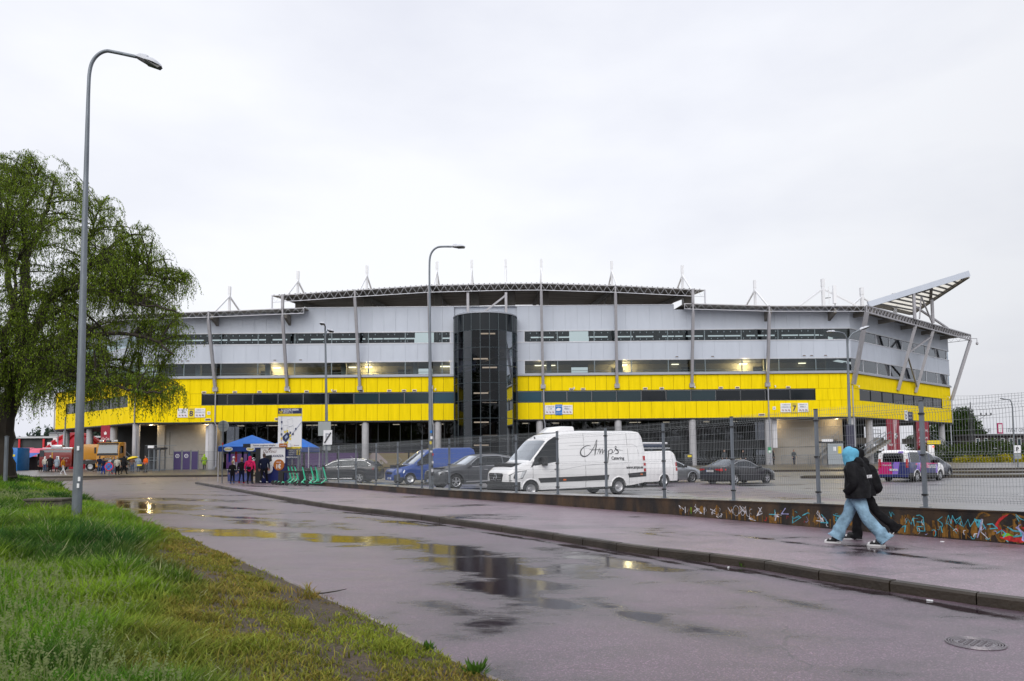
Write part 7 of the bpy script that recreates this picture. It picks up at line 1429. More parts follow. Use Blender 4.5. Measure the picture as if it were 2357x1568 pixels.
def walker(label,px,py,Y,hoodm,jacket,trous,shoes,legs,rz,pack=None):
    p=P(px,py,Y); t=thing('person',label,'person',(p.x,Y,.128),rz,'two walkers on the path'); lg=[]
    for (hip,knee,ank) in legs:
        if 1: lg+=[(hip,.10,knee,.07,0),(knee,.07,ank,.055,0)]
    body=[((.0,0,.86),.13,(.01,0,.98),.135,0,(1.05,.85)),((0,0,1.0),.13,(-.03,0,1.28),.13,1,(1.05,.8)),((-.05,-.1,1.34),.065,(-.05,.1,1.34),.065,1),((-.06,0,1.38),.055,(-.09,0,1.46),.05,2),((-.10,0,1.53),.082,(-.105,0,1.585),.088,2,(1.05,.85)),((-.185,0,1.55),.014,(-.2,0,1.525),.016,2),((-.15,0,1.48),.035,(-.12,0,1.49),.04,2)]
    blob('body',lg+body,[trous,jacket,SKIN],t,.014,2,fold=.008,fs=24)
    b=MB()
    for k_,(hip,knee,ank) in enumerate(legs):
        hp,kn,an_=Vector(hip),Vector(knee),Vector(ank); d_=(an_-kn).normalized(); w_=1. if pack is None else .74
        loft(b,[hp+Vector((0,0,.14)),hp,hp.lerp(kn,.55),kn,kn.lerp(an_,.6),an_,an_+d_*.10],[(.115*w_,.115*w_),(.118*w_,.115*w_),(.105*w_,.1*w_),(.094*w_,.092*w_),(.100*w_,.094*w_),(.112*w_,.098*w_),(.128*w_,.104*w_)],f_leg,seed=k_*2+1)
    b.build('jeans' if pack is None else 'trousers',trous,t,smooth=True,angle=70)
    b=MB(); loft(b,[(.015,0,.80),(.01,0,.95),(.0,0,1.10),(-.02,0,1.24),(-.04,0,1.33),(-.055,0,1.39),(-.065,0,1.43)],[(.20,.27),(.195,.262),(.178,.25),(.165,.245),(.14,.225),(.115,.15),(.095,.11)],f_jac,n=36,seed=2,cap=True)
    for sd in (-1,1): loft(b,[(-.035,sd*.15,1.36),(-.03,sd*.215,1.30),(-.01,sd*.275,1.16),(.0,sd*.285,1.06),(-.07,sd*.265,.96),(-.14,sd*.225,.90)],[(.085,.075),(.088,.08),(.078,.07),(.074,.068),(.066,.06),(.058,.052)],f_arm,n=20,seed=sd+3,cap=False)
    loft(b,[(.03,0,1.34),(.06,0,1.37),(.05,0,1.43),(.0,0,1.47)],[(.05,.13),(.075,.14),(.07,.125),(.05,.10)],f_arm,n=20,seed=5,cap=True)
    b.build('jacket',jacket,t,smooth=True,angle=70)
    jk=[((.0,0,1.04),.175,(-.03,0,1.28),.155,0,(1.15,.98)),((-.04,-.14,1.335),.078,(-.04,.14,1.335),.078,0),((-.05,0,1.37),.095,(-.06,0,1.40),.09,0,(1.05,1.05)),
        ((.0,0,.86),.205,(.01,0,1.0),.185,0,(1.15,1.06)),((.035,0,1.38),.085,(.06,0,1.33),.085,0,(1.1,1.)),((.0,0,.86),.20,(.0,0,.92),.20,0,(1.22,1.1))]
    for sd in (-1,1): e=(-.01,sd*.265,1.07); wv=(-.13,sd*.215,.90); jk+= [((-.04,sd*.17,1.325),.082,e,.070,0),(e,.070,wv,.060,0)]
    blob('hood',[((-.085,0,1.46),.098,(-.10,0,1.56),.108,0,(1.12,.90)),((-.045,0,1.50),.085,(-.03,0,1.58),.085,0,(1.1,.9)),((-.12,0,1.585),.09,(-.10,0,1.60),.095,0,(1.,.88)),((-.12,0,1.40),.075,(-.14,0,1.47),.07,0,(1,.9)),((-.04,0,1.40),.10,(-.06,0,1.45),.10,0)],[hoodm],t,.013,2,fold=.005,fs=25)
    for (toe,heel) in shoes:
        tv=Vector(toe); hv=Vector(heel); u=(tv-hv).normalized(); up=Vector((0,0,1))-u*u.z; L_=(tv-hv).length
        blob('shoe',[(hv+up*.085+u*.04,.048,hv+up*.10+u*.10,.045,0),(hv+up*.062+u*.10,.043,tv+up*.042-u*.06,.033,0),(tv+up*.045-u*.055,.030,tv+up*.036-u*.03,.026,1),(hv+up*.05+u*.12,.036,hv+up*.06+u*.16,.036,1)],[SHB,SOLE],t,.010,1)
        b=MB(); sd=u.cross(up).normalized(); n=14; ring=[]
        for k in range(n): a_=2*pi*k/n; ring.append(hv.lerp(tv,.5)+u*math.cos(a_)*L_*.52+sd*math.sin(a_)*.046)
        b.add([q+up*.002 for q in ring]+[q+up*.030 for q in ring],[tuple(range(n)),tuple(range(n,2*n))]+[(i,(i+1)%n,n+(i+1)%n,n+i) for i in range(n)]); b.build('sole',SOLE,t)
    for sd in (-1,1): hand(t,(-.05,sd*.15,.92),(.35,-sd*.3,-.8),SKIN).scale=(.85,.85,.85)
    if pack: blob('backpack',[((.17,0,1.08),.13,(.13,0,1.26),.115,0,(1,1.1)),((.21,0,.95),.125,(.17,0,1.08),.13,0,(1,1.1))],[pack],t,.016,2,fold=.006); 
    return t
LBH=mat('light_blue_fleece',(.12,.42,.62),.9,var=.18,vs=6,bump=.35,bs=50); JBK=mat('black_jacket',(.006,.006,.008),.7,spec=.2,var=.5,vs=7,bump=.5,bs=22); JEA=mat('light_jeans',(.22,.36,.48),.8,var=.5,vs=5,bump=.8,bs=28)
t1=walker('person in a light blue hood, black jacket and wide pale jeans striding left',1977,1250,12.85,LBH,JBK,JEA,
 [((-.56,.0,0),(-.29,.0,0)),((.14,-.10,0),(.42,-.10,0))],
 [((-.03,.06,.84),(-.17,.03,.49),(-.33,.01,.19)),((.01,-.06,.84),(.14,-.09,.48),(.39,-.10,.18))],R(-33))
text('ESTORIA',PWHITE,t1,.25,.055,Matrix.Translation((.215,-.04,1.17))@Matrix.Rotation(R(80),4,'Z')@Matrix(((1,0,0,0),(0,0,-1,0),(0,1,0,0),(0,0,0,1))),bold=.015,name='back_print')
walker('person all in black with a black backpack half hidden behind the light blue hood',1990,1243,13.5,JBK,JBK,CBK,
 [((-.42,.0,.0),(-.14,.0,0)),((.42,.02,.03),(.54,.02,.25))],
 [((-.03,.06,.84),(-.10,.03,.48),(-.12,.0,.12)),((.04,-.06,.84),(.22,-.02,.50),(.48,.0,.27))],R(-20),pack=JBK)
# ---------------------------------------------------------------- tents, kiosk, boards, scooters, barriers, far left fair
TB=mat('tent_blue',(.004,.15,.60),.55,var=.08); TBD=mat('tent_valance_blue',(.003,.05,.28),.55)
def tent(label,c,w_,d_,h0,h1,rz=0.,logos=True):
    t=thing('market_tent',label,'tent',c,rz,'blue market tents'); x=w_/2;y=d_/2; b=MB(); V=[(-x,-y,h0),(x,-y,h0),(x,y,h0),(-x,y,h0),(0,0,h1)]
    b.add(V,[(0,1,4),(1,2,4),(2,3,4),(3,0,4)]); b.build('roof',TB,t); b=MB()
    for a,c_ in ((V[0],V[1]),(V[1],V[2]),(V[2],V[3]),(V[3],V[0])): a=Vector(a);c_=Vector(c_); b.add([a,c_,c_-Vector((0,0,.33)),a-Vector((0,0,.33))],[(0,1,2,3)])
    vl=b.build('valance',TBD,t)
    for sx in (-x,x):
        for sy in (-y,y): b=MB(); b.beam((sx*.985,sy*.985,0),(sx*.985,sy*.985,h0),.05); b.build('leg',WHITE,t)
    if logos:
        for u in (-.58,.30):
            b=MB(); b.lathe([(0,-.01),(.30,-.01),(.30,.0)],24,(0,0,0),axis='y'); b.v=[(v[0]+u*x,v[1]-y-.012,v[2]*.5+h0-.17) for v in b.v]; q=b.build('oval_logo',PWHITE,vl); text('kikas',PYEL,q,.4,.12,face(u*x,-y-.03,h0-.17),bold=.03); text('Y',PBLK,q,.1,.13,face(u*x+.17,-y-.032,h0-.17))
    return t
Y=50.; s=Y/1700
p0=P(513,1035,Y); p1=P(640,1035,Y); hz=P(560,1028,Y).z; hp=P(563,1003.5,Y+1.7).z
t=tent('blue pop-up tent with two oval logos on its valance, left of the coffee kiosk',((513+3+0)*0+(p0.x+p1.x-1.2)/2+.1,Y+1.7,.16),3.4,3.4,hz-.16,hp-.1)
p0=P(617,1033,Y+.5); p1=P(703,1033,Y+.5); tent('blue pop-up tent mostly hidden behind the tall arena map board',((p0.x+p1.x)/2-.2,Y+2.9,.16),2.9,2.9,P(650,1030,Y+1.5).z-.16,P(652,1006,Y+3).z,logos=False)
# table with scarves under the tent
q=P(545,1100,50.8); t=thing('sales_table','cloth covered sales table with hanging scarves under the left blue tent','table',(q.x,50.8,.16)); b=MB(); b.box(-.5,1.0,-.35,.35,.0,.75); b.build('table_cloth',mat('table_cloth',(.10,.13,.36),.7,var=.6,vs=2),t); b=MB(); b.box(-.55,1.05,-.4,.4,.76,.80); b.build('table_top',PWHITE,t)
for i,cl in enumerate((CWH,CBL,PRED,CNV,PBLUE)): b=MB(); x=-.9+.45*i; b.box(x-.07,x+.07,-.2,-.17,1.3,2.1); b.build('scarf',cl,t)
b=MB(); b.beam((-1.2,-.18,2.12),(1.2,-.18,2.12),.03); b.build('scarf_rail',GALV,t)
# coffee kiosk cabinet
K0=P(600,1110,47.5); K1=P(655,1110,47.5); kx=(K0.x+K1.x)/2+.18; Z=.13; kt=P(628,1030,47.3).z
t=thing('coffee_kiosk','tall dark blue coffee vending cabinet with white advert and orange price disc','kiosk',(kx,47.6,Z),R(-6)); kw=.83
KB_=mat('kiosk_blue',(.005,.014,.12),.35,var=.15); b=MB(); b.box(-kw,kw,-.5,.5,.02,kt-Z); b.build('cabinet',KB_,t,bev=.02)
b=MB(); b.box(-kw-.35,-kw+.0,-.45,.45,.02,kt-Z-.05); b.build('side_cabinet',DARKM,t)
b=MB(); b.prism([(-kw+.02,kt-Z-.02),(kw-.02,kt-Z-.02),(kw-.02,kt-Z-1.0),(.3,kt-Z-1.25),(-kw+.02,kt-Z-1.1)],-.52,-.505,'xz'); a=b.build('advert_panel',PWHITE,t); text('DaVinci',mat('advert_brown',(.12,.03,.015),.5),a,.9,.2,face(-.2,-.525,kt-Z-.25),shear=.3); text('LAVAZZA',INK,a,.8,.15,face(.32,-.525,kt-Z-.55),bold=.03)
b=MB(); b.prism([(-.62,kt-Z-.55),(-.1,kt-Z-.48),(-.05,kt-Z-.85),(-.35,kt-Z-1.0),(-.6,kt-Z-.9)],-.535,-.522,'xz'); b.build('cup_picture',PBLK,a); b=MB(); b.prism([(-.2,kt-Z-.02),(-.05,kt-Z+.1-.12),(-.28,kt-Z-.2),(-.3,kt-Z-.14)],-.54,-.523,'xz'); b.build('splash_picture',MATS['advert_brown'],a)
ORG=mat('disc_orange',(.42,.13,.02),.5); b=MB(); b.lathe([(0,-.02),(.34,-.02),(.36,0),(0,0)],30,(.42,-.55,kt-Z-1.12),axis='y'); d1=b.build('price_disc',ORG,t); text('1€',PWHITE,d1,.3,.3,face(.42,-.575,kt-Z-1.2),bold=.04); text('ainult',PWHITE,d1,.3,.09,face(.42,-.575,kt-Z-.93))
b=MB(); b.lathe([(0,-.02),(.32,-.02),(.32,0),(0,0)],26,(-.3,-.53,kt-Z-1.35),axis='y'); d1=b.build('price_disc',PWHITE,t); text('1€',PRED,d1,.22,.2,face(-.3,-.555,kt-Z-1.38))
b=MB(); 
for i in range(10): a0=i*.7; b.tube([(-.62+.1*math.sin(a0),-.53,1.5-i*.12),(-.62+.1*math.sin(a0+.7),-.53,1.38-i*.12)],.018,4,cap=False)
b.build('scrawl',PWHITE,t); b=MB()
for i in range(7): x=.0+.07*i; b.tube([(x,-.515,1.05+.1*(i%2)),(x+.06,-.515,1.15-.1*(i%2))],.01,4)
b.build('scrawl',mat('pale_blue_scrawl',(.15,.25,.5),.5),t)
b=MB(); b.box(-1.95,kw+.35,-.6,-.52,kt-Z+.0,kt-Z+.24); sg=b.build('top_sign',PWHITE,t); b=MB(); b.box(.45,1.0,-.61,-.6,kt-Z+.0,kt-Z+.24); b.build('sign_band',ORG,sg); b=MB(); b.box(-1.95,-1.45,-.61,-.6,kt-Z,kt-Z+.24); b.build('sign_band',DARKM,sg); text('Tasuta joogivesi kõigile!',INK,sg,1.5,.12,face(-.55,-.615,kt-Z+.12)); text('coffee',PWHITE,sg,.4,.09,face(.72,-.625,kt-Z+.12))
# arena map board
Y=47.2; A0=P(641,940,Y); A1=P(695,942,Y); zb=P(667,1034,Y).z; bw=(A1.x-A0.x)/2; t=thing('map_board','tall arena map board with navy header, yellow stripes and a white stadium map','sign',((A0.x+A1.x)/2,Y,Z)); h1=A0.z-Z; h0=zb-Z; B=lambda u,v:(u*bw,h0+(h1-h0)*v)
def brd(name,m,u0,u1,v0,v1,y=-.05,par=None): b=MB(); x0,z0=B(u0,v0); x1,z1=B(u1,v1); b.box(x0,x1,y-.004,y+.02,z0,z1); return b.build(name,m,par or t)
b=MB(); b.box(-bw,bw,-.045,.06,h0,h1); b.build('board',PWHITE,t); hd=brd('header',INK,-1,1,.865,1,-.055); brd('yellow_stripe',PYEL,-1,1,.80,.862,-.055); brd('yellow_stripe',PYEL,-1,1,.0,.055,-.055)
text('A. LE COQ ARENA',PWHITE,hd,bw*1.5,.16,face(0,-.065,B(0,.957)[1]),bold=.03)
for i,s_ in enumerate(('VÄRAVAD 2, 3, 4','SEKTORID 1, 2, 3','PILET A, B')): text(s_,PWHITE,hd,bw*.8,.07,face(-.12,-.065,B(0,.925-.025*i)[1]))
a=brd('arrow_panel',PYEL,-.9,-.62,.875,.935,-.065); b=MB(); x,z=B(-.76,.905); b.beam((x-.1,-.075,z-.05),(x,-.075,z+.06),.02,.05,up=(0,1,0)); b.beam((x,-.075,z+.06),(x+.1,-.075,z-.05),.02,.05,up=(0,1,0)); b.build('arrow',INK,a)
LINE=mat('map_line',(.30,.38,.55),.5); b=MB()
def ml(b,pts,w_,y=-.058):
    for p_,q_ in zip(pts[:-1],pts[1:]): x,z=B(*p_); x2,z2=B(*q_); b.beam((x,y,z),(x2,y,z2),.004,w_,up=(0,1,0))
ml(b,[(-.68,.8),(-.68,.16),(-.6,.09),(-.5,.10),(1,.66)],.07); b.build('map_road',LINE,t); b=MB()
for poly in ([(-.52,.58),(-.2,.58),(-.2,.45),(-.52,.45),(-.52,.58)],[(-.2,.72),(.2,.75),(.3,.58),(-.12,.55),(-.2,.72)],[(-.1,.54),(.3,.57),(.36,.42),(-.02,.42),(-.1,.54)],[(-.5,.44),(-.2,.44),(-.2,.38)]): ml(b,poly,.015)
b.build('map_outline',mat('map_outline',(.5,.53,.6),.5),t)
b=MB(); b.prism([B(-.62,.30),B(-.18,.42),B(.02,.36),B(-.02,.28),B(-.3,.16),B(-.55,.22)],-.07,-.058,'xz'); st=b.build('map_stadium',INK,t); b=MB(); b.prism([B(-.42,.30),B(-.22,.35),B(-.14,.30),B(-.34,.24)],-.078,-.071,'xz'); b.build('map_pitch',LINE,st)
for i,(u,v,m) in enumerate(((-.68,.66,INK),(-.68,.50,INK),(-.68,.36,INK),(-.55,.1,INK),(.52,.49,INK),(.05,.40,INK),(.28,.37,INK),(-.68,.26,PYEL),(-.4,.42,PYEL),(-.2,.44,PYEL),(.05,.33,PYEL),(.06,.25,PYEL),(-.38,.14,PYEL),(-.18,.16,PYEL))): brd('gate_marker',m,u-.06,u+.06,v-.025,v+.025,-.075)
brd('red_dot',PRED,-.73,-.67,.2,.22,-.075); brd('red_dot',PRED,.38,.42,.085,.10,-.06); text('asukoht',INK,t,.3,.05,face(*(lambda q:(q[0],-.06,q[1]))(B(.62,.092)))); text('SUURHALLI VÄRAVAD >',INK,t,bw*.8,.07,face(*(lambda q:(q[0],-.065,q[1]))(B(.4,.028))))
b=MB(); x0=B(-.72,0)[0]; z0=P(667,1057,Y).z-Z; b.box(x0,B(.93,0)[0],-.03,.03,z0,h0-.01); lp=b.build('lower_panel',INK,t); text('#SÜDAMEJAPALLIGA',PWHITE,lp,bw*1.45,.13,face(-.02,-.04,z0+.12),bold=.02)
for i in range(3): text(('VÄRAVAD 5, 6, 7','SEKTOR 4','TOILET C')[i],PWHITE,lp,.4,.07,face(.15,-.04,h0-.1-.12*i))
b=MB(); b.box(.46,.72,-.045,-.031,z0+.26,h0-.06); a=b.build('arrow_panel',PYEL,lp); b=MB(); z=z0+.43; b.beam((.53,-.05,z+.09),(.63,-.05,z),.02,.05,up=(0,1,0)); b.beam((.63,-.05,z),(.53,-.05,z-.09),.02,.05,up=(0,1,0)); b.build('arrow',INK,a)
for x in (-bw*.6,bw*.75): b=MB(); b.beam((x,0,0),(x,0,h0),.09); b.build('leg',GALV,t)
# scooters and their rack
MINT=mat('scooter_mint',(.035,.56,.32),.35,coat=.5)
def scooter(label):
    t=thing('kick_scooter',label,'scooter',(0,0,0),0,'mint green kick scooters in the rack'); b=MB()       # front towards -y... built along +x = front
    b.tube([(-.50,0,.14),(-.42,0,.20),(-.30,0,.155),(.18,0,.15),(.34,0,.25),(.42,0,.38)],[.03,.035,.04,.04,.035,.03],8); b.build('frame',MINT,t,smooth=True)
    b=MB(); b.box(-.34,.18,-.085,.085,.17,.195); b.build('deck',BLACK,t,bev=.01)
    b=MB(); b.tube([(.47,0,.30),(.36,0,.75),(.27,0,1.08)],[.045,.038,.03],8); b.tube([(.44,0,.34),(.30,0,.20)],.02,6); b.build('stem',MINT,t,smooth=True)
    b=MB(); b.tube([(.29,-.24,1.10),(.27,-.1,1.12),(.27,.1,1.12),(.29,.24,1.10)],.018,6); b.box(.23,.35,-.05,.05,1.08,1.15); b.build('handlebar',BLACK,t)
    for x,r in ((.55,.125),(-.55,.125)):
        b=MB(); b.lathe([(.06,-.025),(.10,-.03),(.125,-.015),(.125,.015),(.10,.03),(.06,.025)],20,axis='y'); w_=b.build('wheel',RUB,t,smooth=True,loc=(x,0,.125)); b=MB(); b.lathe([(0,-.027),(.06,-.027),(.06,.027),(0,.027)],12,axis='y'); b.build('hub',BLACK,w_)
        b=MB(); b.lathe([(.14,-.04),(.14,.04)],6,(x,0,.125),axis='y',a0=R(20 if x>0 else 60),a1=R(120 if x>0 else 150)); b.build('mudguard',BLACK if x<0 else MINT,t)
    return t
sc0=scooter('x'); spots=[(651,1106,44.2,'rearmost mint green scooter at the left end of the rack'),(659,1107,43.7,'second mint scooter from the left end of the rack'),(668,1108,43.2,'third mint scooter from the left, its stem in front of the rack post'),(683,1111,42.4,'mint scooter in the middle of the rack with a bright long deck'),(703,1112,42.3,'mint scooter just left of the green rack sign'),(713,1112.5,42.1,'mint scooter standing against the green rack sign'),(731,1117,41.4,'nearest mint scooter at the right end beside the low wall')]
for i,(x,y,Yv,l) in enumerate(spots):
    o=sc0 if i==0 else copy_tree(sc0); o['label']=l; q=P(x,y,Yv); o.location=(q.x,Yv,.128); o.rotation_euler=(0,R(rnd.uniform(-2,2)),R(20+rnd.uniform(-4,4)))
RK=P(700,1090,43); t=thing('scooter_rack','low black scooter parking rack with a green end sign','rack',(P(690,1090,43.2).x,43.2,.128),R(-22)); b=MB(); b.box(-1.5,1.35,-.05,.05,.72,.82); b.build('top_rail',BLACK,t); b=MB(); b.box(-1.5,-1.15,-.06,.06,0,.72); b.build('leg',BLACK,t); b=MB(); b.box(.05,.35,-.06,.06,0,.72); b.build('leg',BLACK,t); b=MB(); b.box(1.2,1.4,-.07,.07,0,.85); q=b.build('green_sign',mat('rack_green',(.10,.38,.24),.5),t); text('bolt',PWHITE,q,.12,.06,face(1.3,-.08,.6))
# round signs
p=P(511,1113,47.); t=thing('round_sign','back of a round grey road sign on a slim post beside the blue tent','sign',(p.x,47,.12)); z=P(511,981,47).z-.12; b=MB(); b.tube([(0,0,-.05),(0,0,z+.35)],.035,8); b.build('post',GALV,t,smooth=True); b=MB(); b.lathe([(0,.04),(.345,.04),(.36,.05),(.345,.06),(0,.06)],36,(0,0,z),axis='y'); b.build('disc',SGB,t); b=MB(); b.beam((-.25,.03,z+.1),(.25,.03,z+.1),.02); b.beam((-.25,.03,z-.1),(.25,.03,z-.1),.02); b.build('bracket',GALV,t); b=MB(); b.lathe([(.037,z-1.2),(.037,z-1.05)],8); b.build('sticker',PRED,t)
p=P(252,1097,70.3); z=P(252,1074,70.3).z; t=thing('no_stopping_sign','round blue and red no stopping sign on a low post at the forecourt kerb','sign',(p.x,70.2,.12)); b=MB(); b.tube([(0,0,0),(0,0,z-.12)],.035,8); b.build('post',GALV,t); b=MB(); b.lathe([(0,-.02),(.42,-.02),(.42,0),(0,0)],32,(0,-.03,z-.12),axis='y'); q=b.build('red_rim',PRED,t); b=MB(); b.lathe([(0,-.012),(.34,-.012),(.34,0)],32,(0,-.045,z-.12),axis='y'); b.build('blue_field',PBLUE,q); b=MB(); b.beam((-.25,-.062,z-.37),(.25,-.062,z+.13),.02,.08,up=(0,1,0)); b.beam((.25,-.062,z-.37),(-.25,-.062,z+.13),.02,.08,up=(0,1,0)); b.build('red_cross',PRED,q)
p=P(2343,1075,72); z=P(2343,1030,72).z; t=thing('parking_sign','white parking sign with a grey plate below on a thin post at the right edge','sign',(p.x,72,.2)); b=MB(); b.tube([(0,0,-.1),(0,0,z-.2)],.05,8); b.build('post',GALV,t); b=MB(); b.box(-.33,.33,-.07,-.05,z-.75,z-.0); q=b.build('plate',PWHITE,t); text('P',PBLK,q,None,.4,face(0,-.08,z-.37),bold=.03); b=MB(); b.box(-.33,.33,-.07,-.05,z-1.3,z-.8); b.build('lower_plate',SGB,t)
# crowd barriers, turnstile cages, purple screens
def barrier(label,x0,x1,y,Y0,Y1,h=1.05,group='crowd barriers'):
    a=P(x0,y,Y0); c=P(x1,y,Y1); z=fz(Y0); a.z=c.z=z; t=thing('crowd_barrier',label,'barrier',a,group=group); d=c-a; u=Vector((0,0,1)); b=MB(); b.tube([u*.1,u*h,d+u*h,d+u*.1],.03,6); b.tube([u*.22,d+u*.22],.022,5); b.build('tube_frame',GALV,t); b=MB(); n=int(d.length/.13)
    for i in range(1,n): b.tube([d*(i/n)+u*.22,d*(i/n)+u*h],.011,4,cap=False)
    b.build('bars',GALV,t); return t
t=barrier('crowd barrier with a yellow plate below the yellow umbrella',296,334,1080,78,78.3); b=MB(); b.box(.9,1.4,-.04,-.03,.75,.9); b.build('yellow_plate',PYEL,t)
barrier('short crowd barrier beside the orange vest steward',336,352,1080,78.5,80.)
for i,(x0,x1,l) in enumerate(((1800,1822,'crowd barrier left of the visitor at the right gate'),(1836,1862,'crowd barrier right of the visitor at the right gate'),(1866,1882,'crowd barrier next to the right turnstile cage'),(1985,2008,'crowd barrier behind the walkers at the right end'),(2015,2045,'crowd barrier by the brick wall under the right end'))): barrier(l,x0,x1,1076,82+i*.1,82.3+i*.1,1.2)
def turnstile(label,x0,x1,Yt,hh,grey=False):
    a=P(x0,1070,Yt); c=P(x1,1070,Yt); z=fz(Yt); w_=c.x-a.x; t=thing('turnstile_cage',label,'turnstile',((a.x+c.x)/2,Yt,z),group='full height turnstiles'); b=MB()
    for x in (-w_/2,w_/2,0):
        for y in (-.7,.7): b.beam((x,y,0),(x,y,hh),.07)
    for z_ in (.1,hh*.5,hh): b.beam((-w_/2,-.7,z_),(w_/2,-.7,z_),.06); b.beam((-w_/2,.7,z_),(w_/2,.7,z_),.06)
    b.build('cage_frame',GALV,t); b=MB(); b.box(-w_/2-.1,w_/2+.2,-.8,.8,hh,hh+.18); b.box(-w_/2-.05,0,-.86,-.7,hh+.12,hh+.4,1); b.build('roof',[DARKM,PWHITE],t); b=MB(); b.tube([(w_*.22,0,0),(w_*.22,0,hh)],.06,8)
    for i in range(int(hh/.16)):
        for a_ in (0,2.1,4.2): z_=.15+i*.16; b.tube([(w_*.22,0,z_),(w_*.22+.55*math.cos(a_+.5),.55*math.sin(a_+.5),z_)],.018,5)
    b.build('rotor_arms',GALV,t); b=MB(); n=int(w_/2/.12)
    for i in range(n): x=-w_/2+i*.12; b.tube([(x,-.7,.1),(x,-.7,hh)],.012,4,cap=False)
    b.build('bars',GALV,t)
    if grey: b=MB(); b.box(-w_*.25,w_*.5,-.78,-.72,.1,hh-.1); q=b.build('grey_door',mat('grey_door',(.33,.37,.40),.5),t); b=MB(); b.box(.05,.35,-.80,-.785,hh-.9,hh-.45); b.box(.55,.95,-.80,-.785,hh-1.2,hh-.4,1); b.build('paper_notice',[PWHITE,PYEL],q)
    return t
turnstile('full height turnstile cage left of the purple screens',349,373,82.5,2.45)
turnstile('full height turnstile cage with grey doors at the right gate',1888,1935,83,2.5,True)
SCP=mat('screen_purple',(.045,.028,.11),.45)
for i,(x0,x1,l) in enumerate(((400,416.5,'left purple fabric screen with a round white crest'),(420.5,437,'middle purple fabric screen with a star crest'),(441,455,'plain purple fabric screen, rightmost of three'))):
    a=P(x0,1070,84); c=P(x1,1070,84); t=thing('purple_screen',l,'screen',((a.x+c.x)/2,84,.39),group='purple screens at the gate'); w_=(c.x-a.x)/2; b=MB(); b.box(-w_,w_,-.03,.03,.1,2.15); q=b.build('fabric_panel',SCP,t); b=MB()
    for x in (-w_-.04,w_+.04): b.beam((x,0,0),(x,0,2.3),.06)
    b.beam((-w_,0,2.2),(w_,0,2.2),.05); b.build('frame',GALV,t)
    if i<2: b=MB(); b.lathe([(.17,-.05),(.22,-.05),(.22,-.035),(.17,-.035)],24,(0,0,1.65),axis='y'); b.build('crest',PWHITE,q); b=MB(); b.prism([((.06 if k%2 else .13)*math.sin(k*pi/5),1.65+(.06 if k%2 else .13)*math.cos(k*pi/5)) for k in range(10)],-.05,-.035,'xz'); b.build('crest_star',mat('crest_grey',(.4,.42,.5),.5),q)
# steel gate fence in the left bay
b=MB(); a=P(455,1070,85).x; c=P(498,1070,85).x; t=thing('gate_fence','tall thin steel gate fence around the yellow jacket steward','fence',(a,85,.4)); 
for i in range(int((c-a)/.12)): b.tube([(i*.12,0,.05),(i*.12,0,2.1)],.012,4,cap=False)
for z in (.1,1.1,2.1): b.beam((0,0,z),(c-a,0,z),.04)
b.build('bars',GALV,t)
t=thing('gate_fence','tall steel bar fence along the back of the left bay beside the turnstile','fence',(P(328,1070,86).x,86.5,.4)); b=MB(); w_=P(400,1070,86).x-P(328,1070,86).x
for i in range(int(w_/.14)): b.tube([(i*.14,0,.05),(i*.14,0,2.9)],.012,4,cap=False)
for z in (.1,1.5,2.9): b.beam((0,0,z),(w_,0,z),.05)
b.build('bars',GALV,t)
# green first aid / bin bits near columns
p=P(1670,1040,87.2); 
t=thing('green_notice','small green and white notice fixed to a column left of the black saloon','sign',(P(1594+178,1041,87).x*0+P(1771.5,1036,86.9).x,86.95,P(1771,1036,86.9).z)); b=MB(); b.box(-.2,.2,-.03,.0,-.35,.35); q=b.build('plate',mat('notice_green',(.03,.30,.12),.5),t); b=MB(); b.box(-.15,.15,-.035,-.03,-.3,-.05); b.build('white_field',PWHITE,q)
# far left: fair stalls, red dome tents, blue container, low building
RT=mat('tent_red',(.55,.008,.04),.5,var=.1); PKT=mat('stall_pink',(.75,.10,.20),.55,var=.25,vs=1.5)
def dome(label,x,y,Yd,r,h):
    q=P(x,y,Yd); t=thing('dome_tent',label,'tent',(q.x,Yd,.3),group='red event tents'); b=MB(); n=20; prof=[(r*math.cos(a),h*math.sin(a)) for a in np.linspace(0,pi/2,9)]; b.lathe(prof,8); b.build('dome_skin',RT,t); b=MB()
    for k in range(8): a=2*pi*k/8; b.tube([((p_[0]+.08)*math.cos(a),(p_[0]+.08)*math.sin(a),p_[1]+.05) for p_ in prof],.35,6)
    b.build('inflated_rib',mat('tent_rib_red',(.42,.006,.02),.45),t,smooth=True)
    b=MB(); a=-pi/2-pi/8*.0-pi/4; 
    for k in (2,3,4,5): pa=prof[k]; b.box((pa[0]+.1)*math.cos(a)*1.-.35,(pa[0]+.1)*math.cos(a)+.25,(pa[0]+.45)*math.sin(a)-.1,(pa[0]+.45)*math.sin(a),pa[1]-.2,pa[1]+.35)
    b.build('white_letter_patch',PWHITE,t); return t
dome('large red inflatable dome tent with white lettering behind the fire engine',176,1068,112,4.7,5.2); dome('smaller red inflatable tent further back at the far left',140,1062,150,4.,4.6)
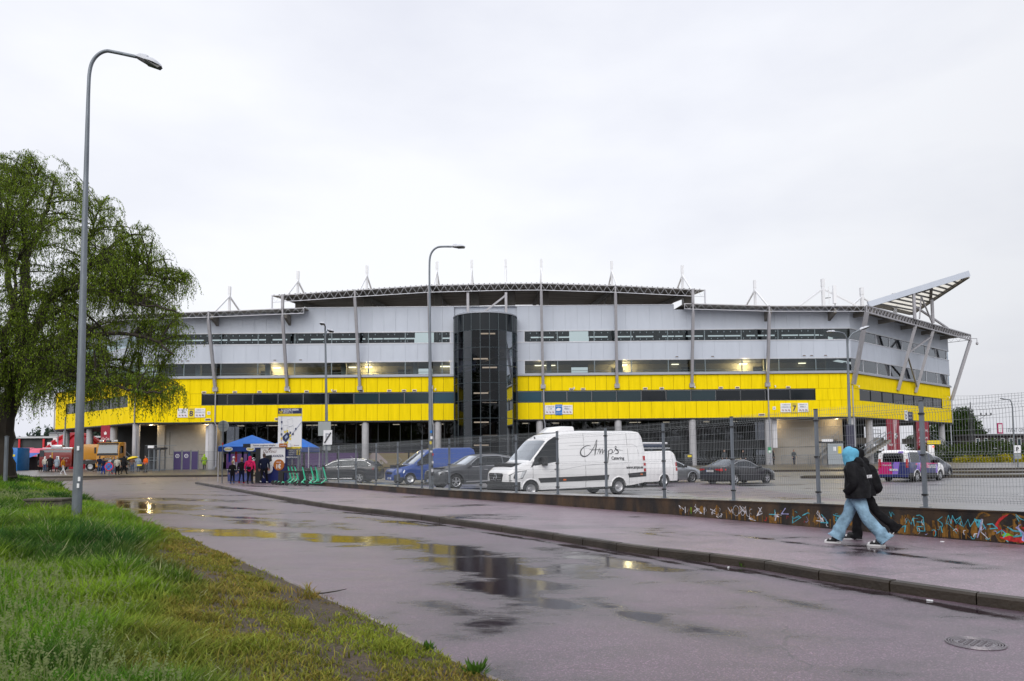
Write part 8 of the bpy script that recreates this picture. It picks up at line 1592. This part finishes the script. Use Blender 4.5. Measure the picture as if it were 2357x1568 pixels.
def stall(label,x0,x1,Ys,h,m,awn=True):
    a=P(x0,1070,Ys); c=P(x1,1070,Ys); w_=(c.x-a.x)/2; t=thing('market_stall',label,'stall',((a.x+c.x)/2,Ys,.2),group='market stalls at the far left'); b=MB(); b.add([(-w_,-1.6,h-.9),(w_,-1.6,h-.9),(w_,1.5,h),(-w_,1.5,h),(-w_,-1.6,h-1.3),(w_,-1.6,h-1.3)],[(0,1,2,3),(0,4,5,1)]); b.build('awning',m,t); b=MB()
    for i in range(4): x=-w_+2*w_*i/3; b.beam((x,-1.5,0),(x,-1.5,h-.9),.12)
    b.build('posts',WHITE,t); b=MB(); b.box(-w_,w_,.8,1.5,0,h-.5); b.build('back_wall',mat('stall_dark',(.03,.02,.025),.8),t); b=MB(); b.box(-w_+.2,w_-.2,-1.4,-.9,0,1.); b.build('counter',mat('counter_dark',(.025,.025,.03),.6),t); return t
stall('pink roofed stall row behind the willow trunk',10,62,105,3.3,PKT); stall('pink roofed stall with a pale sign left of the fire engine',60,100,104,3.2,PKT); stall('blue fronted stall below the pink roofs',40,76,99,2.5,mat('stall_blue',(.015,.10,.5),.5))
q=P(14,1077,95); t=thing('blue_container','bright blue portable cabin partly behind the willow trunk','cabin',(q.x,95,.2)); b=MB(); b.box(-2.2,2.2,-1.2,1.2,0,3.1); b.build('cabin',mat('cabin_blue',(.01,.16,.52),.45,var=.1),t,bev=.05); b=MB(); b.box(1.1,1.9,-1.23,-1.2,2.,2.25); b.build('yellow_plate',PYEL,t)
a=P(0,1070,125); c=P(175,1070,125); t=thing('low_hall','long low dark hall with red posts and a white roof line behind the stalls','building',((a.x+c.x)/2-6,125,.2)); w_=(c.x-a.x)/2+10; b=MB(); b.box(-w_,w_,0,10,0,5.2); b.build('wall',mat('hall_dark',(.05,.055,.06),.6,var=.3,vs=.3),t); b=MB(); b.box(-w_-.3,w_+.3,-.6,10,5.2,5.5); b.build('roof',mat('hall_roof',(.55,.57,.6),.5),t)
for i in range(8): b=MB(); x=-w_+3+i*2*w_/8.; b.box(x-.15,x+.15,-.5,-.3,0,5.1); b.build('post',PRED,t)
text('E SPORT',WF,t,5,1.0,face(w_*.55,-.05,2.6))
q=P(118,1030,170); t=thing('distant_house','pale grey house below the wooded hill at the far left','building',(q.x+1.5,170,5.)); t.scale=(.3,.3,.34); b=MB(); b.box(-7,5,0,8,0,8.2); b.build('wall',mat('house_pale',(.35,.36,.37),.7),t); b=MB(); b.prism([(-7.5,8.2),(5.5,8.2),(4,9.2),(-6,9.2)],-.4,8.4,'xz'); b.build('roof',mat('house_roof',(.18,.19,.21),.7),t); b=MB(); b.box(-5,-3.8,-.05,0,5,6.4); b.build('window',CGD,t); b=MB(); b.box(0,1.2,-.05,0,5,6.4); b.build('window',CGD,t)
# right background: long building with a roof sign, catenary mast, wires
Yb=112; a=P(2238,1040,Yb); zt=P(2300,1003,Yb).z; zb=P(2300,1029,Yb).z-.4; LBD=mat('dark_brown_wall',(.045,.035,.04),.7,var=.2)
t=thing('long_building','long single storey dark building with white framed windows on the bank at the right','building',(a.x,Yb,zb-2.2)); w_=45; b=MB(); b.box(0,w_,0,9,0,zt-zb+2.2); b.build('wall',LBD,t); b=MB(); b.box(-.4,w_,-.5,9,zt-zb+2.2,zt-zb+2.45); b.build('roof',mat('flat_roof',(.09,.09,.10),.7),t)
H=zt-zb+2.2
for i in range(24):
    x=.9+i*1.25; b=MB(); 
    for (x0,x1,z0,z1) in ((x-.3,x+.3,2.35,2.43),(x-.3,x+.3,H-.45,H-.37),(x-.3,x-.22,2.43,H-.45),(x+.22,x+.3,2.43,H-.45)): b.box(x0,x1,-.05,.02,z0,z1)
    f=b.build('window',WHITE,t); b=MB(); b.box(x-.23,x+.23,-.02,-.01,2.42,H-.44); b.build('pane',GDB,f)
b=MB(); b.box(3.8,4.6,-.3,-.1,H+.3,H+1.9); b.box(3.95,4.45,-.32,-.28,H+.5,H+1.7,1); b.build('roof_sign_frame',[mat('sign_magenta',(.4,.02,.12),.5),PWHITE],t); text('KE',DARKM,t,1.2,.55,face(2.3,-.2,H+.8)); text('I EVENT CENTER',DARKM,t,3.6,.55,face(7.,-.2,H+.8))
b=MB(); b.box(-20,60,3,20,0,zb-.1); b.v=[(v[0],v[1] - (6 if v[2]<1 else 0),v[2]) for v in b.v]; o=b.build('bank',mat('bank_grass',(.03,.05,.015),.9,var=.4,vs=.8),None,loc=(a.x,Yb-4,.1)); tag(o,kind='structure')
p=P(2237,1000,110); zt=P(2237,941,110).z; t=thing('catenary_mast','lattice railway mast with a side bracket beyond the fence at the right','mast',(p.x,110,3)); b=MB(); h=zt-3
for sx in (-.2,.2): b.beam((sx,0,-3),(sx,0,h),.1)
for i in range(14): z=h*i/14; b.beam((-.2,0,z),(.2,0,z),.05)
b.beam((0,0,h),(0,0,h+1.0),.1); b.build('lattice',DARKM,t); b=MB(); b.beam((.2,0,h-1),(3.,0,h-1),.08); b.beam((.2,0,h-2.2),(2.2,0,h-1),.05); b.beam((-1.4,0,h),(0,0,h),.06); b.build('bracket',DARKM,t)
for x in (1.5,2.3,3.): b=MB(); b.lathe([(0,0),(.12,.05),(.08,.2),(.12,.3),(0,.4)],8,(x,0,h-1)); b.build('insulator',DARKM,t)
for i,(x0,y0,x1,y1) in enumerate(((2192,908,2357,902),(2200,932,2400,905),(2190,943,2420,928),(2200,965,2420,930))):
    a=P(x0-60,y0+4,110); c=P(x1+30,y1,95); t=MB(); a=a; m_=a.lerp(c,.5)-Vector((0,0,.25)); t.tube([a,m_,c],.014,4); o=t.build('overhead_wire',DARKM); tag(o,('overhead wire, topmost of the four strands in the right sky','overhead wire, second strand from the top in the right sky','overhead wire, third strand from the top in the right sky','overhead wire, lowest of the four strands in the right sky')[i],'wire','overhead wires')
# yellow road works / gate light at the right column
q=P(2187,1030,86); t=thing('gate_barrier_post','white barrier post with a yellow sign beside the right end column','barrier',(q.x,90,.4)); b=MB(); b.box(-.35,.35,-.2,.2,0,2.2); b.build('cabinet',PWHITE,t,bev=.03); b=MB(); b.box(-.5,1.1,-.22,-.18,2.3,2.75); b.build('yellow_sign',PYEL,t); b=MB(); b.box(.1,.3,-.23,-.2,1.9,2.1); b.build('red_lamp',mat('red_lamp',(.6,.02,.02),.4,emit=(1,.05,.03),es=2.5),t)
t=thing('litter_bin','dark litter bin with a yellow plate left of the column by the silver hatchback','bin',(P(1735*0+2750/1.7377,1050,86.5).x,86.3,.4)); b=MB(); b.box(-.45,.45,-.3,.3,0,1.35); b.build('bin_body',DARKM,t,bev=.04); b=MB(); b.box(-.1,.35,-.32,-.3,1.0,1.25); b.build('yellow_plate',PYEL,t)
